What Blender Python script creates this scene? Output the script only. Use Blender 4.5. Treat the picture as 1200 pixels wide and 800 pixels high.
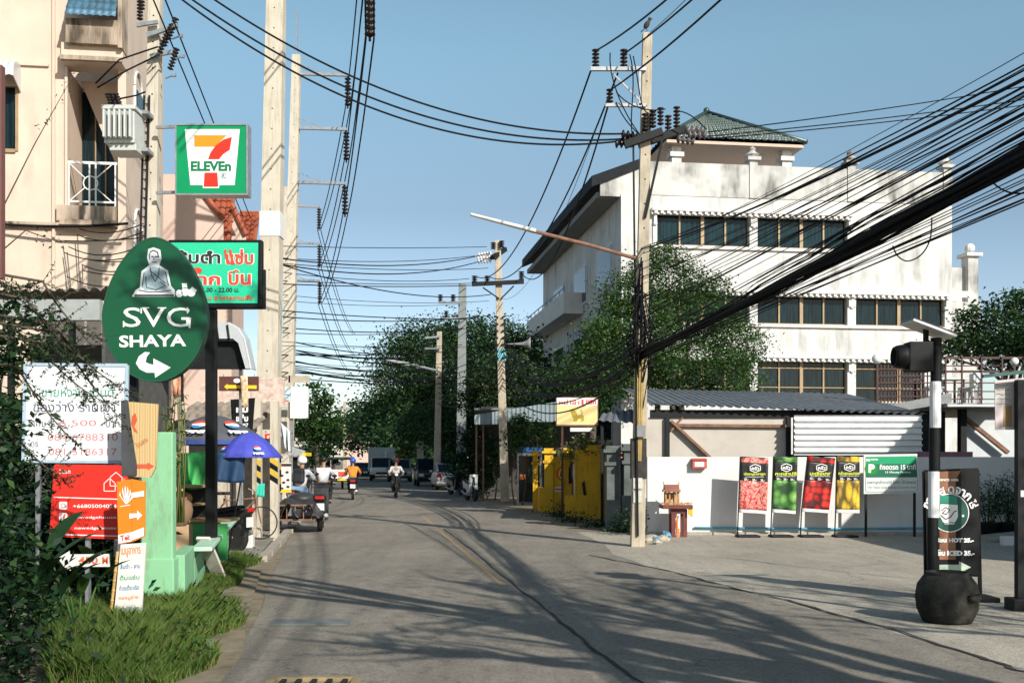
import bpy, math, random
import numpy as np
from mathutils import Vector, Matrix

for _o in list(bpy.data.objects):
    bpy.data.objects.remove(_o)
SC = bpy.context.scene
COL = SC.collection
R = math.radians
F, H = 1300.0, 1.6            # focal length in photo pixels (1200 wide) and eye height
TH = R(7.86)                  # the street runs this far to the left of the view axis
CT, ST = math.cos(TH), math.sin(TH)

# ---------------------------------------------------------------- camera
cam = bpy.data.cameras.new('camera')
cam_o = bpy.data.objects.new('camera', cam)
COL.objects.link(cam_o)
cam_o.location = (0, 0, H)
cam_o.rotation_euler = (R(90), 0, 0)
cam.sensor_width = 36
cam.lens = F / 1200 * 36
cam.shift_y = 140 / 1200
cam.clip_end = 5000
SC.camera = cam_o

# ---------------------------------------------------------------- sky, sun, exposure
SUN_AZ, SUN_EL = R(33), R(30)           # light travels forward and to the left
LD = Vector((-math.sin(SUN_AZ) * math.cos(SUN_EL), math.cos(SUN_AZ) * math.cos(SUN_EL), -math.sin(SUN_EL)))
world = bpy.data.worlds.new('World')
SC.world = world
world.use_nodes = True
wn = world.node_tree.nodes
sky = wn.new('ShaderNodeTexSky')
sky.sky_type = 'NISHITA'
sky.sun_disc = False
sky.sun_elevation = SUN_EL
sky.sun_rotation = math.atan2(-LD.x, -LD.y)
sky.air_density = 1.0
sky.dust_density = 0.6
sky.ozone_density = 1.6
wn['Background'].inputs[1].default_value = 0.15
# dusty air low over the town: the sky dims and greys towards the horizon
_wl = world.node_tree.links
_tc = wn.new('ShaderNodeTexCoord'); _sp = wn.new('ShaderNodeSeparateXYZ'); _rp = wn.new('ShaderNodeValToRGB'); _mx = wn.new('ShaderNodeMix')
_mx.data_type = 'RGBA'; _mx.blend_type = 'MULTIPLY'; _mx.inputs[0].default_value = 1.0
_e = _rp.color_ramp.elements
_e[0].position = 0.0; _e[0].color = (0.88, 0.86, 0.90, 1)
_e[1].position = 0.9; _e[1].color = (0.50, 0.56, 0.53, 1)
for _p, _c in ((0.10, (0.76, 0.75, 0.78)), (0.218, (0.66, 0.64, 0.60)), (0.345, (0.85, 0.93, 0.79)), (0.45, (0.84, 0.92, 0.78))):
    _n = _e.new(_p); _n.color = (*_c, 1)
_wl.new(_tc.outputs['Generated'], _sp.inputs[0]); _wl.new(_sp.outputs[2], _rp.inputs[0])
_wl.new(sky.outputs[0], _mx.inputs[6]); _wl.new(_rp.outputs[0], _mx.inputs[7]); _wl.new(_mx.outputs[2], wn['Background'].inputs[0])
sun = bpy.data.lights.new('sun', 'SUN')
sun.energy = 5.0
sun.angle = R(0.5)
sun.color = (1.0, 0.945, 0.86)
sun_o = bpy.data.objects.new('sun', sun)
COL.objects.link(sun_o)
sun_o.rotation_euler = LD.to_track_quat('-Z', 'Y').to_euler()
sun_o.location = (20, -30, 30)
SC.view_settings.view_transform = 'Standard'
SC.view_settings.look = 'None'
SC.view_settings.exposure = 0.33
SC.view_settings.gamma = 1.0
SC.view_settings.use_curve_mapping = False
SC.cycles.max_bounces = 6
SC.cycles.transparent_max_bounces = 6

# ---------------------------------------------------------------- coordinates
def P(px, py, Y):
    return Vector(((px - 600) * Y / F, Y, H + (540 - py) * Y / F))
def gy(py):
    return F * H / (py - 540)
def G(px, py, z=0.0):
    Y = gy(py)
    return Vector(((px - 600) * Y / F, Y, z))
def RW(a, b, z=0.0):          # street coordinates: a metres to the right, b metres along
    return Vector((a * CT - b * ST, a * ST + b * CT, z))

# ---------------------------------------------------------------- object helpers
ROOTM = {}
def tag(o, label=None, cat=None, group=None, kind=None):
    if label: o['label'] = label
    if cat: o['category'] = cat
    if group: o['group'] = group
    if kind: o['kind'] = kind
    return o
def thing(name, label, cat, loc=(0, 0, 0), rz=0.0, group=None):
    o = bpy.data.objects.new(name, None)
    o.empty_display_size = 0.2
    COL.objects.link(o)
    o.location = loc
    o.rotation_euler = (0, 0, rz)
    ROOTM[o] = Matrix.Translation(Vector(loc)) @ Matrix.Rotation(rz, 4, 'Z')
    return tag(o, label, cat, group)
def copy_tree(o, parent=None):
    c = o.copy()
    COL.objects.link(c)
    c.parent = parent
    for ch in o.children:
        copy_tree(ch, c)
    return c
def put(o, loc, rz, label=None, group=None):
    o.location = loc
    o.rotation_euler = (0, 0, rz)
    return tag(o, label, None, group)

class MB:
    def __init__(s):
        s.v = []; s.f = []; s.m = []; s.T = None
    def add(s, vs, fs, mi=0):
        n = len(s.v)
        for p in vs:
            p = Vector(p)
            s.v.append(tuple(s.T @ p) if s.T else tuple(p))
        for f in fs:
            s.f.append(tuple(i + n for i in f)); s.m.append(mi)
        return s
    def box(s, c, d, rz=0.0, mi=0, M=None):
        x, y, z = d[0] / 2, d[1] / 2, d[2] / 2
        vs = [Vector((a, b, e)) for e in (-z, z) for a, b in ((-x, -y), (x, -y), (x, y), (-x, y))]
        Q = M if M else Matrix.Rotation(rz, 4, 'Z')
        vs = [Q @ v + Vector(c) for v in vs]
        return s.add(vs, [(3, 2, 1, 0), (4, 5, 6, 7), (0, 1, 5, 4), (1, 2, 6, 5), (2, 3, 7, 6), (3, 0, 4, 7)], mi)
    def b2(s, lo, hi, mi=0):
        return s.box([(a + b) / 2 for a, b in zip(lo, hi)], [abs(b - a) for a, b in zip(lo, hi)], 0, mi)
    def bar(s, p, q, w, h=None, mi=0, w2=None, h2=None, up=(0, 0, 1)):
        p, q = Vector(p), Vector(q)
        h = h or w; w2 = w2 or w; h2 = h2 or h
        d = (q - p).normalized()
        u = Vector(up)
        if abs(d.dot(u)) > 0.97: u = Vector((0, 1, 0))
        x = d.cross(u).normalized(); y = x.cross(d).normalized()
        vs = []
        for o, a, b in ((p, w, h), (q, w2, h2)):
            for i, j in ((-1, -1), (1, -1), (1, 1), (-1, 1)):
                vs.append(o + x * i * a / 2 + y * j * b / 2)
        return s.add(vs, [(3, 2, 1, 0), (4, 5, 6, 7), (0, 1, 5, 4), (1, 2, 6, 5), (2, 3, 7, 6), (3, 0, 4, 7)], mi)
    def tube(s, pts, r, n=6, mi=0, caps=True):
        pts = [Vector(p) for p in pts]
        k = len(pts)
        rs = r if isinstance(r, (list, tuple)) else [r] * k
        vs = []
        pu = None
        for i, p in enumerate(pts):
            d = (pts[min(i + 1, k - 1)] - pts[max(i - 1, 0)])
            if d.length < 1e-9: d = Vector((0, 0, 1))
            d.normalize()
            if pu is None:
                pu = Vector((0, 0, 1)) if abs(d.z) < 0.9 else Vector((1, 0, 0))
            x = d.cross(pu)
            if x.length < 1e-6: x = d.orthogonal()
            x.normalize(); y = x.cross(d).normalized(); pu = y
            for j in range(n):
                a = 2 * math.pi * j / n
                vs.append(p + (x * math.cos(a) + y * math.sin(a)) * rs[i])
        fs = []
        for i in range(k - 1):
            for j in range(n):
                j2 = (j + 1) % n
                fs.append((i * n + j, i * n + j2, (i + 1) * n + j2, (i + 1) * n + j))
        if caps:
            fs.append(tuple(range(n - 1, -1, -1))); fs.append(tuple(range((k - 1) * n, k * n)))
        return s.add(vs, fs, mi)
    def lathe(s, prof, c=(0, 0, 0), n=16, mi=0, M=None):
        c = Vector(c)
        vs = []
        for r, z in prof:
            for j in range(n):
                a = 2 * math.pi * j / n
                p = Vector((max(r, 1e-4) * math.cos(a), max(r, 1e-4) * math.sin(a), z))
                vs.append((M @ p if M else p) + c)
        fs = []
        for i in range(len(prof) - 1):
            for j in range(n):
                j2 = (j + 1) % n
                fs.append((i * n + j, i * n + j2, (i + 1) * n + j2, (i + 1) * n + j))
        fs.append(tuple(range(n - 1, -1, -1))); fs.append(tuple(range((len(prof) - 1) * n, len(prof) * n)))
        return s.add(vs, fs, mi)
    def ball(s, c, r, n=10, mi=0):
        rr = r if isinstance(r, (list, tuple)) else (r, r, r)
        vs = []; m = max(4, n // 2 + 1)
        for i in range(m + 1):
            t = math.pi * i / m
            q = max(math.sin(t), 1e-3)
            for j in range(n):
                a = 2 * math.pi * j / n
                vs.append((c[0] + rr[0] * q * math.cos(a), c[1] + rr[1] * q * math.sin(a), c[2] - rr[2] * math.cos(t)))
        fs = [(i * n + j, i * n + (j + 1) % n, (i + 1) * n + (j + 1) % n, (i + 1) * n + j) for i in range(m) for j in range(n)]
        return s.add(vs, fs, mi)
    def prism(s, o, y0, y1, mi=0):       # outline in x,z pulled from y0 (front) to y1
        n = len(o)
        ar = sum(o[i][0] * o[(i + 1) % n][1] - o[(i + 1) % n][0] * o[i][1] for i in range(n))
        if ar < 0: o = o[::-1]
        vs = [(x, y0, z) for x, z in o] + [(x, y1, z) for x, z in o]
        fs = [tuple(range(n)), tuple(range(2 * n - 1, n - 1, -1))]
        for i in range(n):
            j = (i + 1) % n
            fs.append((j, i, i + n, j + n))
        return s.add(vs, fs, mi)
    def prismx(s, o, x0, x1, mi=0):      # outline in y,z pulled along x
        n = len(o)
        vs = [(x0, y, z) for y, z in o] + [(x1, y, z) for y, z in o]
        fs = [tuple(range(n - 1, -1, -1)), tuple(range(n, 2 * n))]
        for i in range(n):
            j = (i + 1) % n
            fs.append((i, j, j + n, i + n))
        return s.add(vs, fs, mi)
    def poly(s, o, y, mi=0):             # flat shape in x,z facing -y
        n = len(o)
        ar = sum(o[i][0] * o[(i + 1) % n][1] - o[(i + 1) % n][0] * o[i][1] for i in range(n))
        if ar < 0: o = o[::-1]
        return s.add([(x, y, z) for x, z in o], [tuple(range(n))], mi)
    def disc(s, x, z, rx, rz, y, mi=0, n=20):
        return s.poly([(x + rx * math.cos(2 * math.pi * i / n), z + rz * math.sin(2 * math.pi * i / n)) for i in range(n)], y, mi)
    def ring(s, x, z, r0, r1, y, mi=0, n=28, a0=0.0, a1=2 * math.pi):
        vs = []; fs = []
        for i in range(n + 1):
            a = a0 + (a1 - a0) * i / n
            vs += [(x + r0 * math.cos(a), y, z + r0 * math.sin(a)), (x + r1 * math.cos(a), y, z + r1 * math.sin(a))]
        for i in range(n):
            fs.append((2 * i, 2 * i + 1, 2 * i + 3, 2 * i + 2))
        return s.add(vs, fs, mi)
    def stroke(s, pts, w, y, mi=0):      # flat line in x,z
        for (x0, z0), (x1, z1) in zip(pts[:-1], pts[1:]):
            d = math.hypot(x1 - x0, z1 - z0) or 1e-6
            nx, nz = -(z1 - z0) / d * w / 2, (x1 - x0) / d * w / 2
            s.poly([(x0 - nx, z0 - nz), (x1 - nx, z1 - nz), (x1 + nx, z1 + nz), (x0 + nx, z0 + nz)], y, mi)
        return s
    def text(s, t, x, z, h, w=None, y=0.0, bold=0.02, mi=0, rot=0.0, shear=0.0):
        vs, fs = glyphs(t, bold)
        xs = [v[0] for v in vs]; zs = [v[1] for v in vs]
        if not xs: return s
        x0, x1, z0, z1 = min(xs), max(xs), min(zs), max(zs)
        k = h / max(z1 - z0, 1e-6)
        kx = (w / max(x1 - x0, 1e-6)) if w else k
        c, q = math.cos(rot), math.sin(rot)
        out = []
        for a, b in vs:
            a = (a - (x0 + x1) / 2) * kx; b = (b - (z0 + z1) / 2) * k
            a += b * shear
            out.append((x + a * c - b * q, y, z + a * q + b * c))
        return s.add(out, fs, mi)
    def build(s, name, mats, parent=None, smooth=False, w=False, bev=0.0, loc=None):
        vs = s.v
        if parent is not None and w:
            r = parent
            while r.parent: r = r.parent
            Q = ROOTM[r].inverted()
            vs = [tuple(Q @ Vector(v)) for v in vs]
        if loc is not None:
            vs = [(v[0] - loc[0], v[1] - loc[1], v[2] - loc[2]) for v in vs]
        me = bpy.data.meshes.new(name)
        me.from_pydata(vs, [], s.f)
        mats = mats if isinstance(mats, (list, tuple)) else [mats]
        for m in mats: me.materials.append(m)
        if len(mats) > 1: me.polygons.foreach_set('material_index', s.m)
        if smooth: me.polygons.foreach_set('use_smooth', [True] * len(me.polygons))
        me.update()
        o = bpy.data.objects.new(name, me)
        COL.objects.link(o)
        if parent is not None: o.parent = parent
        if loc is not None: o.location = loc
        if bev:
            b = o.modifiers.new('bevel', 'BEVEL')
            b.width = bev; b.segments = 2; b.limit_method = 'ANGLE'; b.angle_limit = R(40)
        return o

_gl = {}
def glyphs(t, bold):
    k = (t, bold)
    if k in _gl: return _gl[k]
    cu = bpy.data.curves.new('t', 'FONT')
    cu.body = t; cu.offset = bold; cu.resolution_u = 3
    o = bpy.data.objects.new('t', cu)
    COL.objects.link(o)
    bpy.context.view_layer.update()
    ev = o.evaluated_get(bpy.context.evaluated_depsgraph_get())
    me = ev.to_mesh()
    _gl[k] = ([(v.co.x, v.co.y) for v in me.vertices], [tuple(p.vertices) for p in me.polygons])
    ev.to_mesh_clear()
    bpy.data.objects.remove(o); bpy.data.curves.remove(cu)
    return _gl[k]

class Loc:                      # a thing whose face stands in an upright plane at depth Y
    def __init__(s, px0, Y):
        s.px0, s.Y, s.k = px0, Y, Y / F
        s.base = ((px0 - 600) * s.k, Y, 0.0)
    def x(s, px): return (px - s.px0) * s.k
    def z(s, py): return H + (540 - py) * s.k
    def q(s, *pts): return [(s.x(a), s.z(b)) for a, b in pts]
    def p(s, px, py, dy=0.0): return Vector((s.x(px), dy, s.z(py)))
    def box(s, mb, a, b, c, d, y0, y1, mi=0):
        return mb.b2((s.x(a), y0, s.z(d)), (s.x(c), y1, s.z(b)), mi)

# ---------------------------------------------------------------- materials
def _nt(name):
    m = bpy.data.materials.new(name)
    m.use_nodes = True
    nt = m.node_tree
    return m, nt, nt.nodes['Principled BSDF'], nt.nodes, nt.links
def _noise(N, L, scale, co=None, detail=4.0, rough=0.6, dist=0.0):
    n = N.new('ShaderNodeTexNoise')
    n.inputs['Scale'].default_value = scale; n.inputs['Detail'].default_value = detail
    n.inputs['Roughness'].default_value = rough; n.inputs['Distortion'].default_value = dist
    if co is not None: L.new(co, n.inputs['Vector'])
    return n
def _ramp(N, L, fac, stops):
    r = N.new('ShaderNodeValToRGB')
    e = r.color_ramp.elements
    while len(e) < len(stops): e.new(0.5)
    for i, (p, c) in enumerate(stops):
        e[i].position = p
        e[i].color = (c, c, c, 1) if not isinstance(c, (tuple, list)) else (*c, 1)
    L.new(fac, r.inputs[0])
    return r
def _mix(N, L, fac, a, b, mode='MIX'):
    m = N.new('ShaderNodeMix'); m.data_type = 'RGBA'; m.blend_type = mode
    for k, v in ((0, fac), (6, a), (7, b)):
        if hasattr(v, 'is_output'): L.new(v, m.inputs[k])
        else: m.inputs[k].default_value = v if k == 0 else (*v, 1)
    return m.outputs[2]
def _co(N, L, scale=(1, 1, 1), which='Object'):
    t = N.new('ShaderNodeTexCoord'); mp = N.new('ShaderNodeMapping')
    mp.inputs['Scale'].default_value = scale
    L.new(t.outputs[which], mp.inputs['Vector'])
    return mp.outputs[0]
def _bump(N, L, B, h, strength, dist=0.01):
    b = N.new('ShaderNodeBump'); b.inputs['Strength'].default_value = strength; b.inputs['Distance'].default_value = dist
    L.new(h, b.inputs['Height']); L.new(b.outputs[0], B.inputs['Normal'])
def mul(c, k): return tuple(min(1.0, x * k) for x in c)
def mat(name, c, rough=0.6, var=0.18, scale=5.0, bump=0.0, bscale=60.0, metal=0.0, dirt=None, damt=0.4, dscale=2.5, stretch=None, spec=0.4):
    m, nt, B, N, L = _nt(name)
    co = _co(N, L)
    n = _noise(N, L, scale, co)
    col = _ramp(N, L, n.outputs[0], [(0.3, mul(c, 1 - var)), (0.7, mul(c, 1 + var))]).outputs[0]
    if dirt:
        co2 = _co(N, L, stretch or (1, 1, 1))
        d = _noise(N, L, dscale, co2, 8.0, 0.7)
        f = _ramp(N, L, d.outputs[0], [(0.5, 0.0), (0.72, damt)]).outputs[0]
        col = _mix(N, L, f, col, dirt)
    L.new(col, B.inputs['Base Color'])
    B.inputs['Roughness'].default_value = rough
    B.inputs['Metallic'].default_value = metal
    B.inputs['Specular IOR Level'].default_value = spec
    if bump:
        bn = _noise(N, L, bscale, co, 6.0, 0.7)
        _bump(N, L, B, bn.outputs[0], bump)
    return m
def streaky(name, c, dirt, amt=0.7, sx=5.0, sz=0.45, lo=0.52, hi=0.8, rough=0.85):
    m, nt, B, N, L = _nt(name)
    co = _co(N, L)
    n = _noise(N, L, 1.2, co, 6)
    col = _ramp(N, L, n.outputs[0], [(0.3, mul(c, 0.9)), (0.7, mul(c, 1.05))]).outputs[0]
    s = _noise(N, L, 1.0, _co(N, L, (sx, sx, sz)), 8, 0.68)
    big = _noise(N, L, 0.55, co, 3)
    mm = N.new('ShaderNodeMath'); mm.operation = 'MULTIPLY'
    L.new(_ramp(N, L, s.outputs[0], [(lo - 0.06, 0.0), (hi, 1.0)]).outputs[0], mm.inputs[0])
    L.new(_ramp(N, L, big.outputs[0], [(0.38, 0.05), (0.62, amt)]).outputs[0], mm.inputs[1])
    col = _mix(N, L, mm.outputs[0], col, dirt)
    L.new(col, B.inputs['Base Color'])
    B.inputs['Roughness'].default_value = rough
    bn = _noise(N, L, 35, co, 6, 0.7)
    _bump(N, L, B, bn.outputs[0], 0.25)
    return m
def leafmat(name, cols, trans=0.3, rough=0.55):
    m, nt, B, N, L = _nt(name)
    g = N.new('ShaderNodeNewGeometry')
    k = len(cols)
    col = _ramp(N, L, g.outputs['Random Per Island'], [(i / max(1, k - 1), c) for i, c in enumerate(cols)]).outputs[0]
    n = _noise(N, L, 0.8, _co(N, L), 3)
    f = _ramp(N, L, n.outputs[0], [(0.35, 0.0), (0.65, 1.0)]).outputs[0]
    col = _mix(N, L, f, col, _mix(N, L, 1.0, col, (0.48, 0.58, 0.5), 'MULTIPLY'))
    L.new(col, B.inputs['Base Color'])
    B.inputs['Roughness'].default_value = rough
    B.inputs['Specular IOR Level'].default_value = 0.35
    t = N.new('ShaderNodeBsdfTranslucent'); L.new(col, t.inputs[0])
    mx = N.new('ShaderNodeMixShader'); mx.inputs[0].default_value = trans
    L.new(B.outputs[0], mx.inputs[1]); L.new(t.outputs[0], mx.inputs[2])
    L.new(mx.outputs[0], N['Material Output'].inputs[0])
    return m
def glass(name, c, rough=0.12):
    m, nt, B, N, L = _nt(name)
    co = _co(N, L, (9, 9, 0.4))
    n = _noise(N, L, 2.0, co, 2)
    L.new(_ramp(N, L, n.outputs[0], [(0.4, mul(c, 0.6)), (0.6, mul(c, 1.4))]).outputs[0], B.inputs['Base Color'])
    B.inputs['Roughness'].default_value = rough
    B.inputs['Specular IOR Level'].default_value = 0.22
    return m

random.seed(4)
m_asph = None
K = {}
K['white'] = mat('white_paint', (0.64, 0.635, 0.61), 0.5, 0.06)
K['steel'] = mat('galvanised_steel', (0.33, 0.34, 0.35), 0.42, 0.2, 8, metal=0.6)
K['dark'] = mat('dark_steel', (0.012, 0.014, 0.015), 0.6, 0.3, spec=.2)
K['black'] = mat('black_paint', (0.006, 0.007, 0.0075), 0.55, 0.3, spec=.2)
K['rubber'] = mat('black_rubber', (0.014, 0.014, 0.014), 0.8, 0.3)
K['conc'] = mat('pole_concrete', (0.41, 0.355, 0.27), 0.85, 0.2, 2.5, 0.3, 50, dirt=(0.17, 0.15, 0.12), damt=0.75, stretch=(6, 6, 0.6))
K['concl'] = mat('pale_pole_concrete', (0.50, 0.455, 0.37), 0.85, 0.1, 2.0, 0.2, 50, dirt=(0.25, 0.215, 0.165), damt=0.75, stretch=(6, 6, 0.4))
K['cable'] = mat('cable_sheath', (0.006, 0.0065, 0.008), 0.7, 0.3, spec=.15)
K['insul'] = mat('brown_porcelain', (0.014, 0.009, 0.008), 0.3, 0.3, spec=.3)
K['insulw'] = mat('white_porcelain', (0.6, 0.6, 0.6), 0.25, 0.1)
K['bark'] = mat('bark', (0.07, 0.055, 0.04), 0.9, 0.35, 6, 0.6, 25)
K['rust'] = mat('rusty_steel', (0.19, 0.095, 0.06), 0.7, 0.35, 9)
K['maroon'] = mat('maroon_paint', (0.06, 0.020, 0.016), 0.5, 0.25)
K['letw'] = mat('white_lettering', (0.8, 0.8, 0.78), 0.5, 0.03)
K['letk'] = mat('black_lettering', (0.02, 0.02, 0.025), 0.5, 0.1)
K['letr'] = mat('red_lettering', (0.62, 0.06, 0.03), 0.5, 0.08)
K['letb'] = mat('blue_lettering', (0.06, 0.2, 0.42), 0.5, 0.1)
K['letg'] = mat('green_lettering', (0.02, 0.28, 0.17), 0.5, 0.1)
K['leto'] = mat('orange_lettering', (0.72, 0.2, 0.04), 0.5, 0.1)
K['chrome'] = mat('chrome', (0.6, 0.6, 0.6), 0.2, 0.1, metal=0.9)
K['tail'] = mat('red_lens', (0.45, 0.015, 0.012), 0.25, 0.1)
K['lens'] = mat('clear_lens', (0.6, 0.62, 0.62), 0.15, 0.1)
K['skin'] = mat('skin', (0.33, 0.19, 0.12), 0.55, 0.08)
K['hair'] = mat('black_hair', (0.012, 0.01, 0.009), 0.5, 0.3)
K['denim'] = mat('blue_denim', (0.16, 0.25, 0.38), 0.85, 0.2)
K['trou'] = mat('dark_trousers', (0.018, 0.018, 0.022), 0.85, 0.2)
K['wood'] = mat('timber', (0.34, 0.22, 0.10), 0.7, 0.25, 3)
K['zinc'] = mat('zinc_sheet', (0.56, 0.58, 0.6), 0.4, 0.12, 1.5, metal=0.35, dirt=(0.3, 0.28, 0.26), damt=0.3)
K['zincd'] = mat('weathered_zinc_roof', (0.17, 0.19, 0.21), 0.6, 0.2, 2.0, metal=0.2, dirt=(0.1, 0.07, 0.05), damt=0.5)
K['glass'] = glass('dark_window_glass', (0.006, 0.016, 0.02))
K['brown'] = mat('bronze_frame', (0.30, 0.21, 0.11), 0.45, 0.15)
K['grey'] = mat('grey_plastic', (0.2, 0.2, 0.21), 0.5, 0.15)

# ---------------------------------------------------------------- foliage
def leaf_mesh(name, cen, size, mats, parent=None, seed=0, aspect=0.5, up=0.3, loc=None, w=True, droop=0.0):
    rs = np.random.RandomState(seed)
    n = len(cen)
    d = rs.normal(size=(n, 3)); d[:, 2] *= 0.6; d[:, 2] -= droop
    d /= np.linalg.norm(d, axis=1, keepdims=True)
    nr = rs.normal(size=(n, 3)); nr[:, 2] = np.abs(nr[:, 2]) + up
    x = np.cross(d, nr); x /= np.linalg.norm(x, axis=1, keepdims=True) + 1e-9
    nn = np.cross(x, d)
    sz = size * rs.uniform(0.6, 1.3, size=(n, 1))
    c = np.asarray(cen, dtype=float)
    if parent is not None and w:
        r = parent
        while r.parent: r = r.parent
        Q = np.array(ROOTM[r].inverted())
        c = c @ Q[:3, :3].T + Q[:3, 3]
    v = np.empty((n, 4, 3))
    v[:, 0] = c - d * sz * 0.5
    v[:, 1] = c + x * sz * aspect * 0.5 + nn * sz * 0.10
    v[:, 2] = c + d * sz * 0.5 - nn * sz * 0.05
    v[:, 3] = c - x * sz * aspect * 0.5 + nn * sz * 0.10
    me = bpy.data.meshes.new(name)
    me.vertices.add(n * 4); me.loops.add(n * 4); me.polygons.add(n)
    me.vertices.foreach_set('co', v.reshape(-1).astype(np.float32))
    me.loops.foreach_set('vertex_index', np.arange(n * 4, dtype=np.int32))
    me.polygons.foreach_set('loop_start', np.arange(0, n * 4, 4, dtype=np.int32))
    mats = mats if isinstance(mats, (list, tuple)) else [mats]
    for m in mats: me.materials.append(m)
    if len(mats) > 1:
        me.polygons.foreach_set('material_index', rs.randint(0, len(mats), n).astype(np.int32))
    me.update(calc_edges=True); me.validate()
    o = bpy.data.objects.new(name, me)
    COL.objects.link(o)
    if parent is not None: o.parent = parent
    return o
def clump_points(blobs, n, seed, clump=0.25, per=40):
    """leaf positions: small clumps spread through the outer part of every blob"""
    rs = np.random.RandomState(seed)
    vol = np.array([b[3] * b[4] * b[5] for b in blobs]) ** 0.75
    vol = vol / vol.sum()
    out = []
    for b, f in zip(blobs, vol):
        k = max(3, int(n * f / per))
        dirs = rs.normal(size=(k, 3)); dirs /= np.linalg.norm(dirs, axis=1, keepdims=True)
        rad = rs.uniform(0.35, 1.08, size=(k, 1)) ** 0.6
        cc = np.array(b[:3]) + dirs * rad * np.array(b[3:6])
        for q in cc:
            m = rs.randint(per // 2, per + per // 2)
            s = clump * rs.uniform(0.6, 1.5)
            out.append(q + rs.normal(size=(m, 3)) * np.array([s, s, s * 0.55]))
    return np.concatenate(out)
def blobs_px(lst):     # (px, py, Y, rpx[, rz factor])
    r = []
    for t in lst:
        p = P(*t[:3]); q = t[3] * t[2] / F
        fz = t[4] if len(t) > 4 else 0.8
        r.append((p.x, p.y, p.z, q, q, q * fz))
    return r
def limb(mb, p, q, r0, r1, seed, n=5, wob=0.06):
    rs = random.Random(seed)
    p, q = Vector(p), Vector(q)
    L_ = (q - p).length
    pts = []
    for i in range(n + 1):
        t = i / n
        o = Vector((rs.uniform(-1, 1), rs.uniform(-1, 1), rs.uniform(-.5, .5))) * wob * L_ * (0 if i in (0, n) else 1)
        pts.append(p.lerp(q, t) + o + Vector((0, 0, 0.12 * L_ * math.sin(t * math.pi) * (0.5 if q.z > p.z else 0.2))))
    mb.tube(pts, [r0 + (r1 - r0) * i / n for i in range(n + 1)], 7)
    return pts
def tree(name, label, base, fork, blobs, n, size, mats, r=0.18, seed=1, group=None, clump=0.3, per=40, cat='tree', stems=1, aspect=0.5, twigs=3):
    t = thing(name, label, cat, base, 0, group)
    mb = MB()
    base = Vector(base); fork = Vector(fork)
    rs = random.Random(seed)
    for s_ in range(stems):
        off = Vector((rs.uniform(-1, 1), rs.uniform(-1, 1), 0)) * (0.25 * r * stems if stems > 1 else 0)
        limb(mb, base + off, fork + off * 2.5, r, r * 0.72, seed + s_, 5, 0.04)
    for i, b in enumerate(blobs):
        c = Vector(b[:3])
        pts = limb(mb, fork, c + Vector((0, 0, -0.2 * b[5])), r * 0.5, r * 0.12, seed * 7 + i, 5, 0.08)
        for k in range(twigs):
            d = Vector((rs.uniform(-1, 1) * b[3], rs.uniform(-1, 1) * b[4], rs.uniform(-.5, 1) * b[5])) * 0.75
            limb(mb, pts[rs.randint(2, 5)], c + d, r * 0.16, r * 0.03, seed * 31 + i * 5 + k, 4, 0.1)
    mb.build('trunk', K['bark'], t, True, True)
    leaf_mesh('crown', clump_points(blobs, n, seed, clump, per), size, mats, t, seed, aspect)
    return t

LF = {
 'dark': leafmat('dark_leaves', [(0.006, 0.022, 0.012), (0.012, 0.040, 0.018), (0.024, 0.062, 0.022)]),
 'mid': leafmat('mid_green_leaves', [(0.018, 0.055, 0.018), (0.03, 0.08, 0.022), (0.06, 0.12, 0.03)]),
 'fresh': leafmat('fresh_leaves', [(0.04, 0.10, 0.02), (0.06, 0.14, 0.03), (0.10, 0.18, 0.035)]),
 'olive': leafmat('olive_leaves', [(0.05, 0.075, 0.018), (0.08, 0.10, 0.03), (0.12, 0.14, 0.04)]),
 'blossom': leafmat('yellow_flecked_leaves', [(0.025, 0.07, 0.018), (0.035, 0.09, 0.02), (0.05, 0.11, 0.03), (0.055, 0.12, 0.03), (0.20, 0.17, 0.03)]),
 'bamboo': leafmat('reed_leaves', [(0.12, 0.16, 0.035), (0.2, 0.22, 0.06), (0.26, 0.22, 0.08)]),
 'grass': leafmat('grass_blades', [(0.06, 0.15, 0.02), (0.10, 0.21, 0.03), (0.15, 0.25, 0.04), (0.20, 0.26, 0.06), (0.34, 0.31, 0.13)], .4),
}
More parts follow.
